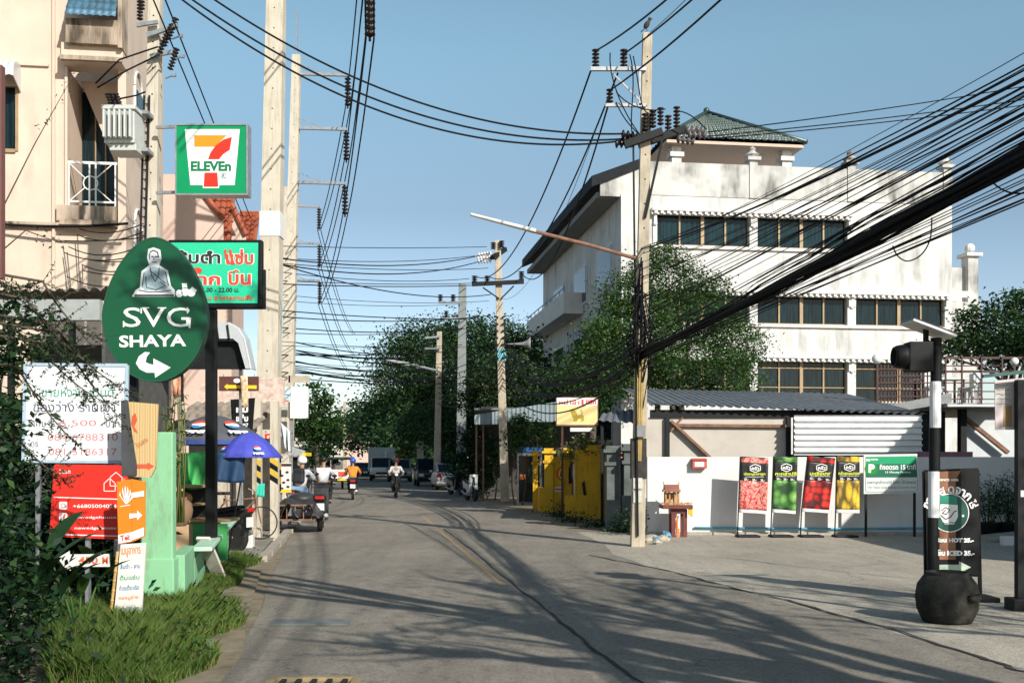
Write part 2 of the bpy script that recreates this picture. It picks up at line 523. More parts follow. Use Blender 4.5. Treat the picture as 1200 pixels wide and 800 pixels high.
# ================================================================ the setting
def asphalt(name, base, warm, patch=0.5, fine=180.0, joints=None):
    m, nt, B, N, L = _nt(name)
    co = _co(N, L)
    big = _noise(N, L, 0.35, co, 6, 0.6)
    mid = _noise(N, L, 2.2, _co(N, L, (1.6, 0.5, 1)), 8, 0.7)
    fin = _noise(N, L, fine, co, 3, 0.8)
    col = _ramp(N, L, big.outputs[0], [(0.3, mul(base, 0.80)), (0.5, base), (0.72, warm)]).outputs[0]
    col = _mix(N, L, _ramp(N, L, mid.outputs[0], [(0.42, 0.0), (0.7, patch)]).outputs[0], col, mul(base, 0.5))
    col = _mix(N, L, 1.0, col, _ramp(N, L, fin.outputs[0], [(0.25, 0.62), (0.75, 1.3)]).outputs[0], 'MULTIPLY')
    ag = N.new('ShaderNodeTexVoronoi'); ag.inputs['Scale'].default_value = 55.0; L.new(co, ag.inputs['Vector'])
    col = _mix(N, L, 1.0, col, _ramp(N, L, ag.outputs['Color'], [(0.1, 0.74), (0.9, 1.24)]).outputs[0], 'MULTIPLY')
    lane = _noise(N, L, 1.0, _co(N, L, (2.2, 0.09, 1)), 5, 0.6)
    col = _mix(N, L, _ramp(N, L, lane.outputs[0], [(0.46, 0.0), (0.66, 0.42)]).outputs[0], col, mul(base, 0.62))
    oil = _noise(N, L, 0.9, co, 3, 0.5, 0.6)
    col = _mix(N, L, _ramp(N, L, oil.outputs[0], [(0.66, 0.0), (0.76, 0.5)]).outputs[0], col, mul(base, 0.35))
    # hairline cracks
    v = N.new('ShaderNodeTexVoronoi'); v.feature = 'DISTANCE_TO_EDGE'; v.inputs['Scale'].default_value = 0.42
    w = _noise(N, L, 1.6, co, 5)
    mx = N.new('ShaderNodeMix'); mx.data_type = 'RGBA'; mx.blend_type = 'LINEAR_LIGHT'; mx.inputs[0].default_value = 0.35
    L.new(co, mx.inputs[6]); L.new(w.outputs['Color'], mx.inputs[7]); L.new(mx.outputs[2], v.inputs['Vector'])
    ck = _ramp(N, L, v.outputs[0], [(0.0, 0.5), (0.006, 0.0)]).outputs[0]
    col = _mix(N, L, ck, col, (0.03, 0.028, 0.025))
    L.new(col, B.inputs['Base Color'])
    B.inputs['Roughness'].default_value = 0.82
    B.inputs['Specular IOR Level'].default_value = 0.3
    _bump(N, L, B, fin.outputs[0], 0.35, 0.008)
    return m
m_road = asphalt('worn_asphalt', (0.238, 0.213, 0.176), (0.282, 0.250, 0.202))
m_fore = asphalt('concrete_forecourt', (0.385, 0.35, 0.285), (0.44, 0.40, 0.325), 0.35, 90)
m_pave = asphalt('concrete_pavement', (0.28, 0.26, 0.22), (0.34, 0.30, 0.24), 0.4, 110)
m_soil = mat('dry_soil', (0.20, 0.165, 0.11), 0.95, 0.35, 4, 0.6, 60, dirt=(0.09, 0.07, 0.045), damt=0.6)
m_patch = asphalt('road_repair_patch', (0.17, 0.155, 0.13), (0.21, 0.19, 0.155), .5, 140)
m_line = mat('faded_yellow_paint', (0.30, 0.225, 0.12), 0.8, 0.2, 9, dirt=(0.24, 0.208, 0.163), damt=1.0, dscale=5)
m_crack = mat('crack_dirt', (0.03, 0.027, 0.022), 0.95, 0.3)

def sheet(name, rows, m, kind='structure', z=0.0):
    """strip of quads; rows = [(left point, right point), ...]"""
    mb = MB()
    vs = []
    for a, b in rows:
        vs += [(a[0], a[1], z), (b[0], b[1], z)]
    mb.add(vs, [(2 * i, 2 * i + 1, 2 * i + 3, 2 * i + 2) for i in range(len(rows) - 1)])
    o = mb.build(name, m)
    return tag(o, kind=kind)
def U(u, Y): return (u - 0.138 * Y, Y)
mb = MB(); mb.add([(-900, -60, 0), (900, -60, 0), (900, 2500, 0), (-900, 2500, 0)], [(0, 1, 2, 3)])
tag(mb.build('ground', m_soil), kind='structure')
RE = [(5.4, -30), (5.3, 3), (5.2, 7), (5.07, 9), (4.85, 12), (4.69, 13.9), (4.4, 17), (4.35, 19), (4.7, 21.2), (4.9, 25), (4.85, 30), (4.9, 36), (4.7, 60), (4.6, 260)]
LE = [(-1.0, -30), (-1.0, 3), (-1.0, 7), (-1.0, 9), (-1.05, 12), (-1.15, 13.9), (-1.25, 17), (-1.3, 19), (-1.4, 21.2), (-1.45, 25), (-1.5, 30), (-1.6, 36), (-1.7, 60), (-1.8, 260)]
sheet('road', [(U(*l), U(*r)) for l, r in zip(LE, RE)], m_road, z=0.010)
sheet('forecourt', [((r[0] - 0.138 * r[1] - 0.3, r[1]), (45, r[1])) for r in RE[:10]], m_fore, z=0.005)
sheet('side_strip', [(U(4.4, Y), U(9.5, Y)) for Y in (25, 60, 260)], m_soil, z=0.004)
# pavement on the left, one slab high, with a kerb
mb = MB()
for Y0, Y1 in ((17.6, 24.5), (24.5, 40), (40, 120)):
    a, b = U(-4.6, Y0), U(-1.62, Y0); c, d = U(-1.72, Y1), U(-5.0, Y1)
    mb.add([(*a, .075), (*b, .075), (*c, .075), (*d, .075)], [(0, 1, 2, 3)])
mb.add([(*U(-4.6, 17.6), 0), (*U(-1.62, 17.6), 0), (*U(-1.62, 17.6), .075), (*U(-4.6, 17.6), .075)], [(0, 1, 2, 3)])
tag(mb.build('pavement', m_pave), kind='structure')
mb = MB()
rs = random.Random(3)
y = 17.6
while y < 90:
    Lk = 1.0 if y < 40 else 4
    j = rs.uniform(-.02, .02)
    u = -1.52 - 0.004 * (y - 17)
    mb.bar((*U(u + j, y + .02), .045), (*U(u + j - .003, y + Lk - .02), .045), .15, .10)
    y += Lk
tag(mb.build('kerb', mat('kerb_concrete', (0.33, 0.30, 0.25), 0.9, 0.2, 5, 0.4, 40, dirt=(.12, .1, .08))), kind='structure')
sheet('verge', [(U(-4.6, 5.5), U(-1.05, 5.5)), (U(-4.4, 9), U(-.95, 9)), (U(-4.4, 11.5), U(-1.15, 11.5)), (U(-4.2, 17.7), U(-1.5, 17.7))], m_soil, z=0.03)

def ribbon(name, pts, w, m, z, seed=0, wob=0.0):
    rs = random.Random(seed)
    mb = MB(); vs = []
    P2 = []
    for (x0, y0), (x1, y1) in zip(pts[:-1], pts[1:]):
        k = 8
        for i in range(k): P2.append((x0 + (x1 - x0) * i / k + rs.uniform(-wob, wob), y0 + (y1 - y0) * i / k))
    P2.append(pts[-1])
    for i, p in enumerate(P2):
        a, b = P2[max(i - 1, 0)], P2[min(i + 1, len(P2) - 1)]
        d = math.hypot(b[0] - a[0], b[1] - a[1]); nx, ny = -(b[1] - a[1]) / d, (b[0] - a[0]) / d
        ww = w * rs.uniform(0.55, 1.3) / 2 if wob else w / 2
        vs += [(p[0] - nx * ww, p[1] - ny * ww, z), (p[0] + nx * ww, p[1] + ny * ww, z)]
    mb.add(vs, [(2 * i, 2 * i + 1, 2 * i + 3, 2 * i + 2) if False else (2 * i + 1, 2 * i, 2 * i + 2, 2 * i + 3) for i in range(len(P2) - 1)])
    return tag(mb.build(name, m), kind='structure')
ribbon('centre_joint', [tuple(G(px, py)[:2]) for px, py in ((770, 815), (700, 765), (640, 715), (585, 672), (560, 650), (520, 620))], 0.035, m_crack, 0.016, 1, 0.015)
ribbon('centre_line', [tuple(G(px, py)[:2]) for px, py in ((590, 686), (548, 650), (520, 626), (495, 605))], 0.10, m_line, 0.014)
ribbon('edge_joint', [tuple(G(px, py)[:2]) for px, py in ((1210, 792), (1150, 772), (1040, 737), (930, 706), (860, 690), (780, 669), (690, 651))], 0.045, m_crack, 0.017, 2, 0.03)
ribbon('forecourt_joint', [tuple(G(px, py)[:2]) for px, py in ((1200, 690), (1000, 672), (860, 655), (770, 648))], 0.015, m_crack, 0.012, 5, 0.02)
mb = MB()
a = G(322, 731)
mb.box((a.x + .35, a.y, 0.0205), (0.76, 0.36, 0.012), 0.02)
mb.box((a.x + .35, a.y, 0.0262), (0.70, 0.30, 0.004), 0.02)
tag(mb.build('drain_cover', mat('grey_steel_plate', (0.17, 0.18, 0.17), 0.6, 0.12, 8, .2, 30, metal=.3)), 'rectangular grey steel drain cover set in the asphalt near the grass', 'drain cover')
for i, pp in enumerate((((640, 690), (745, 684), (800, 704), (690, 712)),)):
    mb = MB(); q = [G(*p_) for p_ in pp]; mb.add([(v.x, v.y, .0125 + i * .0003) for v in q], [(3, 2, 1, 0)])
    tag(mb.build('road_patch', m_patch), kind='structure')
g = G(366, 804)
t = thing('drain_grate', 'yellow framed drain grate at the near edge of the road', 'drain grate', (g.x, g.y, 0.01), 0.02)
mb = MB()
for sx in (-1, 1): mb.box((sx * .30, 0, .016), (.05, .32, .03))
for sy in (-1, 1): mb.box((0, sy * .15, .016), (.55, .05, .03))
mb.build('frame', mat('worn_yellow_paint', (0.26, 0.20, 0.10), .8, .3, 9, dirt=(.17, .15, .12), damt=1.0), t)
mb = MB()
for i in range(5): mb.box((-.22 + i * .11, 0, .013), (.035, .25, .02))
mb.build('bars', K['dark'], t)

# ================================================================ white office block on the right
m_wwall = streaky('stained_white_render', (0.57, 0.57, 0.557), (0.15, 0.148, 0.135), 0.85, 2.0, 0.22, 0.47, 0.72)
m_wtop = streaky('grimy_parapet_render', (0.55, 0.545, 0.525), (0.085, 0.085, 0.078), 1.0, 1.8, 0.35, 0.36, 0.64)
m_trim = mat('white_trim', (0.59, 0.59, 0.575), 0.7, 0.08, 3, dirt=(0.2, 0.19, 0.17), damt=0.5)
m_blind = glass('blinds_behind_glass', (0.006, 0.022, 0.027))
WB = thing('office_building', 'tall white office block with dark window bands and a green hipped roof pavilion', 'building', (4.7, 47.8, 0), 0.1405)
Q = MB()
W0, W1, DEP = 0.0, 15.25, 20.0
rows = [(4.23, 6.08, 3), (7.62, 8.93, 3), (10.96, 12.36, 2)]
bays = [(1.6, 5.73), (6.13, 10.25), (10.68, 14.86)]
# front wall assembled round the window openings
zc = 0.0
for z0, z1, nb in rows:
    Q.b2((W0, 0, zc), (W1, .3, z0))
    xs = [W0] + [v for b in bays[:nb] for v in b] + [W1]
    for i in range(0, len(xs), 2): Q.b2((xs[i], 0, z0), (xs[i + 1], .3, z1))
    zc = z1
Q.b2((W0, 0, zc), (W1, .3, 13.1))
Q.b2((W0, .302, 0), (W0 + .25, DEP, 13.4)); Q.b2((W1 - .25, .302, 0), (W1, DEP, 14.4)); Q.b2((W0 + .252, DEP - .25, 0), (W1 - .252, DEP, 14.4))
Q.b2((W0 + .252, .302, 13.0), (W1 - .252, DEP - .252, 13.2))
Q.build('wall', m_wwall, WB)
mb = MB(); mb.b2((1.0, -.03, 13.1), (W1 + .02, .27, 14.55))
mb.b2((-0.9, .05, 13.0), (1.0, .25, 13.9)); mb.prism([(-0.9, 13.9), (1.0, 13.9), (1.0, 14.55)], .05, .25)
mb.build('parapet', m_wtop, WB)
mb = MB()
for z0, z1, nb in rows:
    xe = bays[nb - 1][1] + .15
    mb.b2((1.3, -.35, z1 + .02), (xe, -.002, z1 + .14)); mb.b2((1.3, -.22, z1 - .12), (xe, -.002, z1 + .02))
    mb.b2((1.3, -.12, z0 - .14), (xe, -.002, z0 - .02))
    x = 1.4
    while x < xe - .1:
        mb.b2((x, -.32, z1 - .10), (x + .14, -.222, z1 + .018)); x += .28
mb.build('cornice', m_trim, WB)
for z0, z1, nb in rows:
    for i, (a, b) in enumerate(bays[:nb]):
        f = MB(); g = MB()
        n = 4
        for k in range(n + 1):
            x = a + (b - a) * k / n
            wd = .075 if k == 2 else .035
            f.b2((max(a, x - wd), .10, z0 + .05), (min(b, x + wd), .17, z1 - .05))
        f.b2((a, .10, z0), (b, .17, z0 + .05)); f.b2((a, .10, z1 - .05), (b, .17, z1))
        if z0 < 5: f.b2((a, .11, z0 + 1.45), (b, .16, z0 + 1.49)); f.b2((a, .11, z0 + .6), (b, .16, z0 + .64))
        w_ = f.build('window', K['brown'], WB)
        g.b2((a, .175, z0), (b, .22, z1)); g.build('pane', m_blind if z0 > 9 else K['glass'], w_)
for z0, z1, nb in rows:          # pilasters with scroll brackets between bays
    for k in range(nb + 1):
        mb = MB()
        x = 1.4 if k == 0 else (bays[k - 1][1] + .02)
        x2 = 1.58 if k == 0 else (bays[k][0] - .02 if k < len(bays) else 14.95)
        if x2 <= x: x2 = x + .3
        mb.b2((x, -.06, z0 - .02), (x2, -.003, z1 - .12))
        mb.b2((x + .03, -.14, z1 - .5), (x2 - .03, -.06, z1 - .12)); mb.ball(((x + x2) / 2, -.1, z1 - .5), (.1, .07, .1), 8)
        mb.build('pilaster', m_trim, WB)
# side facing the street: eaves roof, balcony, side windows
mb = MB()
mb.prism([(-1.3, 13.35), (-1.3, 13.82), (1.2, 14.78), (1.2, 14.40)], -.06, DEP)
mb.build('side_eaves_roof', mat('dark_eaves_tile', (0.012, 0.015, 0.018), .8, .3, 6, spec=.2), WB)
mb = MB(); mb.b2((-1.0, .3, 12.98), (-.02, DEP, 13.22))
mb.build('side_eaves_soffit', mat('grey_soffit', (0.22, 0.225, 0.22), .8, .15), WB)
mb = MB()
for zb in (9.25, 5.9):
    mb.b2((-1.0, 8, zb - .25), (-.01, DEP, zb)); mb.b2((-1.0, 8, zb), (-.9, DEP, zb + .8))
    mb.b2((-.898, DEP - .1, zb), (-.01, DEP, zb + .8)); mb.b2((-.898, 8, zb), (-.01, 8.1, zb + .8))
bal = mb.build('balcony', mat('pale_balcony_render', (0.6, 0.58, 0.55), .8, .1, dirt=(.2, .19, .17)), WB)
mb = MB()
for zb in (9.25, 5.9):
    mb.tube([(-.95, 8, zb + 1.05), (-.95, DEP, zb + 1.05)], .03, 5)
    for k in range(10): mb.tube([(-.95, 8.05 + k * 1.32, zb + .8), (-.95, 8.05 + k * 1.32, zb + 1.05)], .02, 5)
mb.build('railing', K['grey'], bal)
for zz in (10.4, 7.0, 3.4):
    for yy in (1.5, 7, 13):
        f = MB(); f.b2((-.05, yy, zz - 1.0), (-.003, yy + 3.2, zz + 1.0)); w_ = f.build('window', m_trim, WB)
        g = MB(); g.b2((-.07, yy + .15, zz - .85), (-.052, yy + 3.05, zz + .85)); g.build('pane', K['glass'], w_)
# roof pavilion: hipped tiled roof on short columns
m_gtile = None
m, nt, B, N, L = _nt('green_glazed_tile')
n_ = _noise(N, L, 2.0, _co(N, L), 5)
L.new(_ramp(N, L, n_.outputs[0], [(0.3, (0.020, 0.042, 0.038)), (0.7, (0.042, 0.075, 0.068))]).outputs[0], B.inputs['Base Color'])
B.inputs['Roughness'].default_value = 0.35
m_gtile = m
def tile_slope(mb, e0, e1, r0, r1, rows, cols, lift=0.06):
    """stepped rounded tiles between an eave line e0-e1 and a ridge line r0-r1"""
    e0, e1, r0, r1 = map(Vector, (e0, e1, r0, r1))
    nrm = (e1 - e0).cross(r0 - e0).normalized() if (r0 - e0).length > 1e-6 else Vector((0, 0, 1))
    if nrm.z < 0: nrm = -nrm
    vs = []; fs = []
    n = cols * 4
    for i in range(rows):
        for t, up in ((i / rows, lift), ((i + 1) / rows, 0.0)):
            a, b = e0.lerp(r0, t), e1.lerp(r1, t)
            for j in range(n + 1):
                vs.append(a.lerp(b, j / n) + nrm * (up + lift * 0.9 * abs(math.sin(math.pi * j / 4))))
        k = i * 2 * (n + 1)
        if i:
            for j in range(n): fs.append((k - n - 1 + j, k - n + j, k + j + 1, k + j))
        for j in range(n):
            fs.append((k + j, k + j + 1, k + n + 1 + j + 1, k + n + 1 + j))
    mb.add(vs, fs)
mb = MB()
ex0, ex1, ey0, ey1, ez, ap = 2.3, 8.9, 1.2, 9.5, 15.95, Vector((5.5, 5.2, 18.35))
E_ = [Vector((ex0, ey0, ez)), Vector((ex1, ey0, ez)), Vector((ex1, ey1, ez)), Vector((ex0, ey1, ez))]
for i in range(4):
    tile_slope(mb, E_[i], E_[(i + 1) % 4], ap, ap, 14, 20)
for i in range(4): mb.tube([E_[i] + Vector((0, 0, .08)), ap + Vector((0, 0, .12))], .11, 8)
mb.ball((ap.x, ap.y, ap.z + .2), .16, 8)
mb.build('hipped_roof', m_gtile, WB, True)
mb = MB(); mb.b2((ex0 + .1, ey0 + .1, ez - .16), (ex1 - .1, ey1 - .1, ez - .03)); mb.build('roof_soffit', mat('pinkish_soffit', (0.52, 0.40, 0.32), .8, .06), WB)
for x, y_ in ((3.0, 2.0), (8.2, 2.0), (3.0, 8.8), (8.2, 8.8)):
    mb = MB(); mb.b2((x - .22, y_ - .22, 13.2), (x + .22, y_ + .22, 15.78)); mb.b2((x - .32, y_ - .32, 15.3), (x + .32, y_ + .32, 15.5))
    mb.build('pavilion_column', m_trim, WB)
mb = MB(); mb.b2((4.0, 9.6, 13.2), (14.6, 9.85, 15.25)); mb.b2((8.9, 9.4, 15.25), (14.8, 10.0, 15.4)); mb.build('rear_parapet', m_trim, WB)
for x in (5.93, 10.46, 15.0):
    mb = MB(); mb.b2((x - .18, -.08, 13.1), (x + .18, .3, 14.75)); mb.b2((x - .3, -.2, 14.75), (x + .3, .4, 14.9)); mb.lathe([(.2, 14.9), (.32, 15.02), (.22, 15.1), (.12, 15.2), (.16, 15.3), (0, 15.42)], (x, .1, 0), 10)
    mb.build('parapet_post', m_wtop, WB)

AX = thing('annex_building', 'low stained annex with a globe finial beyond the end of the white office block', 'building', (17.0 + 2.9, 51.5, 0), 0.1405)
mb = MB(); mb.b2((0, 0, 0), (2.0, 9, 9.0)); mb.b2((0, .6, 9.0), (1.55, 9, 10.7)); mb.b2((1.55, .3, 9.0), (2.05, .9, 11.2)); mb.build('wall', m_wtop, AX)
mb = MB(); mb.b2((1.4, .15, 11.2), (2.2, 1.05, 11.36)); mb.ball((1.8, .6, 11.62), .24, 10); mb.build('finial', m_trim, AX)
mb = MB(); mb.b2((.5, -.05, 9.2), (1.4, -.003, 9.5)); mb.build('ledge', m_trim, AX)

# ================================================================ peach shophouse on the left
m_peach = streaky('peach_render', (0.58, 0.465, 0.375), (0.2, 0.14, 0.10), 0.5, 2.2, 0.5, 0.55, 0.8)
m_peachd = streaky('rain_stained_render', (0.53, 0.42, 0.32), (0.06, 0.045, 0.03), 1.0, 4.5, 0.5, 0.38, 0.58)
PB = thing('shophouse', 'peach shophouse with a recessed balcony and blue tiles over its stained parapet', 'building', (-8.35, 24.0, 0), TH)
LB = Loc(148, 24)
x_, z_ = LB.x, LB.z
Q = MB()
def wbox(mb, a, b, c, d, y0=0.0, y1=.3, mi=0): mb.b2((x_(a), y0, z_(d)), (x_(c), y1, z_(b)), mi)
zt = -120                                     # wall carries on above the picture
wbox(Q, -150, zt, 80, 107, 0); wbox(Q, 27, 107, 80, 182); wbox(Q, -150, 107, 0, 182); wbox(Q, -150, 182, 80, 640)
wbox(Q, 80, 60, 148, 82, -.35, .3); wbox(Q, 80, -60, 148, 60, .0, .3); wbox(Q, 80, 262, 148, 640); wbox(Q, 80, 243, 137, 262, -.02, .3); wbox(Q, 139, 80, 148, 262)
Q.b2((x_(80) , 1.5, z_(262)), (x_(139), 1.7, z_(80)))                       # back of the recess
Q.prism([(x_(139), z_(80)), (x_(84), z_(80)), (x_(139), z_(212))], 1.0, 1.48)   # raking beam of the stair above
Q.b2((x_(80) - .2, .302, z_(262)), (x_(80), 1.7, z_(80)))
Q.b2((x_(148) - .25, .302, 0), (x_(148), 4.3, z_(zt)))                       # side along the street
Q.b2((x_(-150), 4.3, 0), (x_(148), 4.6, z_(zt)))
for a, b, c, d in ((66, -20, 69, 640), (80, 82, 83, 262), (0, 80, 62, 83)): wbox(Q, a, b, c, d, -.06, -.003)
Q.build('wall', m_peach, PB)
mb = MB(); wbox(mb, 87, 35, 144, 63, -.5, .2); wbox(mb, 144.2, -30, 149, 66, -.5, .1); mb.build('parapet', m_peachd, PB)
mb = MB(); tile_slope(mb, (x_(88), -.68, z_(36)), (x_(144), -.68, z_(36)), (x_(96), -.12, z_(-40)), (x_(144), -.12, z_(-40)), 8, 7, .035)
m_bt = mat('blue_roof_tile', (0.07, 0.17, 0.26), 0.5, 0.3, 6, dirt=(.05, .06, .06), damt=.5)
mb.build('roof', m_bt, PB, True)
mb = MB(); wbox(mb, 77, 262, 139, 268, -.30, -.003); mb.build('ledge', m_peachd, PB); mb = MB(); wbox(mb, -60, 264, 77, 270, -.1, -.003); mb.build('ledge', m_peachd, PB); mb = MB(); wbox(mb, 80, 76, 148, 81, -.45, -.352); mb.build('ledge', m_peachd, PB)
mb = MB(); wbox(mb, 72, 244, 138, 262, -.14, -.022); mb.build('balcony_front', m_peachd, PB)
mb = MB()
for a, b, c, d in ((83, 191, 138, 194), (84, 237, 137, 239)): wbox(mb, a, b, c, d, -.02, .02)
for px in (84, 107, 114, 136): mb.bar(LB.p(px, 192, 0), LB.p(px, 243, 0), .03)
cx, cz = x_(108), z_(216)
mb.tube([(cx + .15 * math.cos(a * .524), 0, cz + .15 * math.sin(a * .524)) for a in range(13)], .016, 5)
for px, py in ((84, 193), (133, 193), (84, 238), (133, 238)):
    d = Vector((x_(px) - cx, 0, z_(py) - cz)); mb.bar(Vector((cx, 0, cz)) + d.normalized() * .15, Vector((cx, 0, cz)) + d, .02)
mb.build('railing', K['white'], PB)
mb = MB(); wbox(mb, 81, 86, 118, 243, 1.42, 1.49); wbox(mb, 120, 130, 137, 243, 1.42, 1.49); mb.build('glass_door', K['glass'], PB)
mb = MB()
for px in (96, 108, 119, 128): wbox(mb, px, 100, px + 1.5, 243, 1.38, 1.418)
mb.build('door_frame', K['brown'], PB)
f = MB(); wbox(f, 25, 107, 28, 182, -.03, .12); wbox(f, -60, 180, 25, 184, -.05, .12); w_ = f.build('window', K['brown'], PB)
g = MB(); wbox(g, -60, 107, 25, 180, .1, .14); g.build('pane', K['glass'], w_)
mb = MB()           # ribbed window hood
n = 22
prof = [(0, z_(82)), (-.35, z_(84)), (-.5, z_(90)), (-.55, z_(104))]
vs = []
for i in range(n + 1):
    for (yy, zz) in prof: vs.append((x_(-45) + (x_(30) - x_(-45)) * i / n, yy, zz + (.02 if i % 2 else -.0)))
mb.add(vs, [(i * 4 + k, (i + 1) * 4 + k, (i + 1) * 4 + k + 1, i * 4 + k + 1) for i in range(n) for k in range(3)])
mb.prismx([(0, z_(82)), (-.35, z_(84)), (-.5, z_(90)), (-.55, z_(104)), (0, z_(114))], x_(30), x_(30) + .02)
mb.build('window_hood', K['zinc'], PB)
for yy, zz in ((1.2, 9.3), (1.2, 6.2), (3.0, 6.2)):
    f = MB(); f.b2((.003, yy - .4, zz - .7), (.05, yy + .4, zz + .7)); f.tube([(.03, yy - .4 * math.cos(a * .2618), zz + .7 + .4 * math.sin(a * .2618)) for a in range(13)], .03, 5)
    w_ = f.build('arched_window', m_trim, PB)
    g = MB(); g.b2((.052, yy - .32, zz - .62), (.07, yy + .32, zz + .62)); g.build('pane', K['glass'], w_)

# pink house behind it with red tiled gables
m_pink = mat('pale_pink_render', (0.55, 0.40, 0.335), .85, .06, 2)
m_rt = mat('red_clay_tile', (0.30, 0.075, 0.035), .7, .35, 5, dirt=(.06, .03, .02), damt=.6)
HB = thing('gabled_house', 'pale pink house with red tiled gables behind the peach shophouse', 'house', P(300, 540, 33), TH)
HB.location.z = 0; ROOTM[HB] = Matrix.Translation(HB.location) @ Matrix.Rotation(TH, 4, 'Z')
LH = Loc(300, 33)
mb = MB(); mb.prism(LH.q((170, 640), (170, 228), (236, 226), (272, 275), (272, 640)), 0, .3); mb.b2((LH.x(170), .3, 0), (LH.x(262), 6, LH.z(300))); mb.build('wall', m_pink, HB)
mb = MB(); mb.prism(LH.q((250, 265), (272, 265), (282, 285), (262, 285)), -1.2, -.002); mb.build('soffit', mat('brown_soffit', (.16, .09, .06), .8, .2), HB)
mb = MB()
for (x0, x1, yt, yb, dy) in ((234, 276, 226, 300, -.3), (279, 300, 245, 300, .6)):
    tile_slope(mb, LH.p(x0, yb, dy - 1.5), LH.p(x1, yb, dy - 1.5), LH.p(x0, yt, dy), LH.p(x1, yt, dy), 8, max(3, (x1 - x0) // 7), .05)
    mb.tube([LH.p(x1, yt, dy - .05), LH.p(x1, yb, dy - 1.55)], .07, 7); mb.tube([LH.p(x0, yt - .5, dy), LH.p(x1, yt - .5, dy)], .06, 6)
mb.build('roof', m_rt, HB)
for a_, b_, dy in (((236, 227), (272, 275), -2.05), ((278, 252), (293, 285), -1.2)): mb = MB(); mb.tube([LH.p(*a_, dy), LH.p(*b_, dy)], .08, 7); mb.build('rake_tile', m_rt, HB)
mb = MB(); mb.prism(LH.q((170, 300), (170, 228), (236, 227), (272, 275), (272, 300)), -2.0, -1.9); mb.build('gable_end', m_pink, HB); mb = MB(); mb.prism(LH.q((277, 300), (277, 252), (293, 285), (293, 300)), -1.15, -1.1); mb.build('gable_end', m_pink, HB)
mb = MB(); LH.box(mb, 184, 272, 206, 278, -.3, -.003); LH.box(mb, 186, 279, 200, 300, -.05, -.003); mb.build('vent', m_trim, HB)

# ================================================================ old tile roofed shop in front of it
m_oldt = mat('weathered_cement_tile', (0.22, 0.185, 0.155), .9, .3, 3, .3, 30, dirt=(.06, .05, .045), damt=.7)
def roof_shop(name, label, px, Y, pts, cols):
    L_ = Loc(px, Y)
    t = thing(name, label, 'shop', L_.base)
    return L_, t
LS = Loc(60, 17)
SH = thing('roofed_shop', 'dark open shop under a grey cement tile roof behind the whiteboard sign', 'shop', LS.base)
mb = MB(); tile_slope(mb, LS.p(-60, 352), LS.p(132, 346), LS.p(-60, 318, 3.5), LS.p(150, 312, 3.5), 4, 14, .07); mb.build('roof', m_oldt, SH, True)
mb = MB(); LS.box(mb, -60, 352, 120, 376, -.12, .02); mb.build('gutter', mat('painted_gutter', (.30, .32, .31), .5, .12), SH)
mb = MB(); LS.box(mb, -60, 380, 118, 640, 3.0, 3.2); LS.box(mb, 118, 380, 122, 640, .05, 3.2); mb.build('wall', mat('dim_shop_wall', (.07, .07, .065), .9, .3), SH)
mb = MB()
for px in (80, 8): LS.box(mb, px - 3, 376, px + 3, 700, .1, .2)
mb.build('post', K['dark'], SH)
LS2 = Loc(250, 21.5)
S2 = thing('tile_roofed_stall', 'food stall under a low grey cement tile roof behind the umbrellas', 'stall', LS2.base)
mb = MB(); tile_slope(mb, LS2.p(190, 512), LS2.p(298, 506), LS2.p(190, 466, 2.2), LS2.p(300, 466, 2.2), 4, 11, .06); mb.build('roof', m_oldt, S2, True)
mb = MB(); LS2.box(mb, 200, 512, 300, 625, 1.2, 1.35); mb.build('wall', mat('pale_stall_boards', (.42, .36, .30), .85, .3, 5), S2)
mb = MB()
for px in (205, 262, 296): LS2.box(mb, px - 2, 508, px + 2, 632, .1, .2)
mb.build('post', K['conc'], S2)
mb = MB(); LS2.box(mb, 196, 440, 262, 466, 2.2, 2.3); LS2.box(mb, 240, 430, 300, 470, 2.6, 2.7); mb.build('backboard', mat('mottled_pink_boards', (.55, .42, .36), .8, .3, 9), S2)  # pink base colour of the boards, varied at random
# ================================================================ poles
def disc_stack(mb, p, d, n=5, r=.075, pitch=.07, mi=0):
    p = Vector(p); d = Vector(d).normalized()
    M = d.to_track_quat('Z', 'Y').to_matrix().to_4x4()
    prof = []
    for i in range(n):
        z = i * pitch
        prof += [(r * .35, z), (r, z + pitch * .35), (r * .9, z + pitch * .6), (r * .35, z + pitch * .75)]
    mb.lathe(prof, p, 10, mi, M)
def pole_shaft(t, base, top, w0, w1, m, holes=True):
    mb = MB()
    mb.bar(base, top, w0, w0, 0, w1, w1, up=(0, 1, 0))
    if holes:
        b, q = Vector(base), Vector(top)
        k = int((q - b).length / .45)
        for i in range(2, k):
            c = b.lerp(q, i / k)
            mb.box((c.x, c.y - (w0 + (w1 - w0) * i / k) / 2, c.z), (.028, .006, .028), 0, 1)
    return mb.build('shaft', [m, K['dark']], t, w=True, bev=.02)

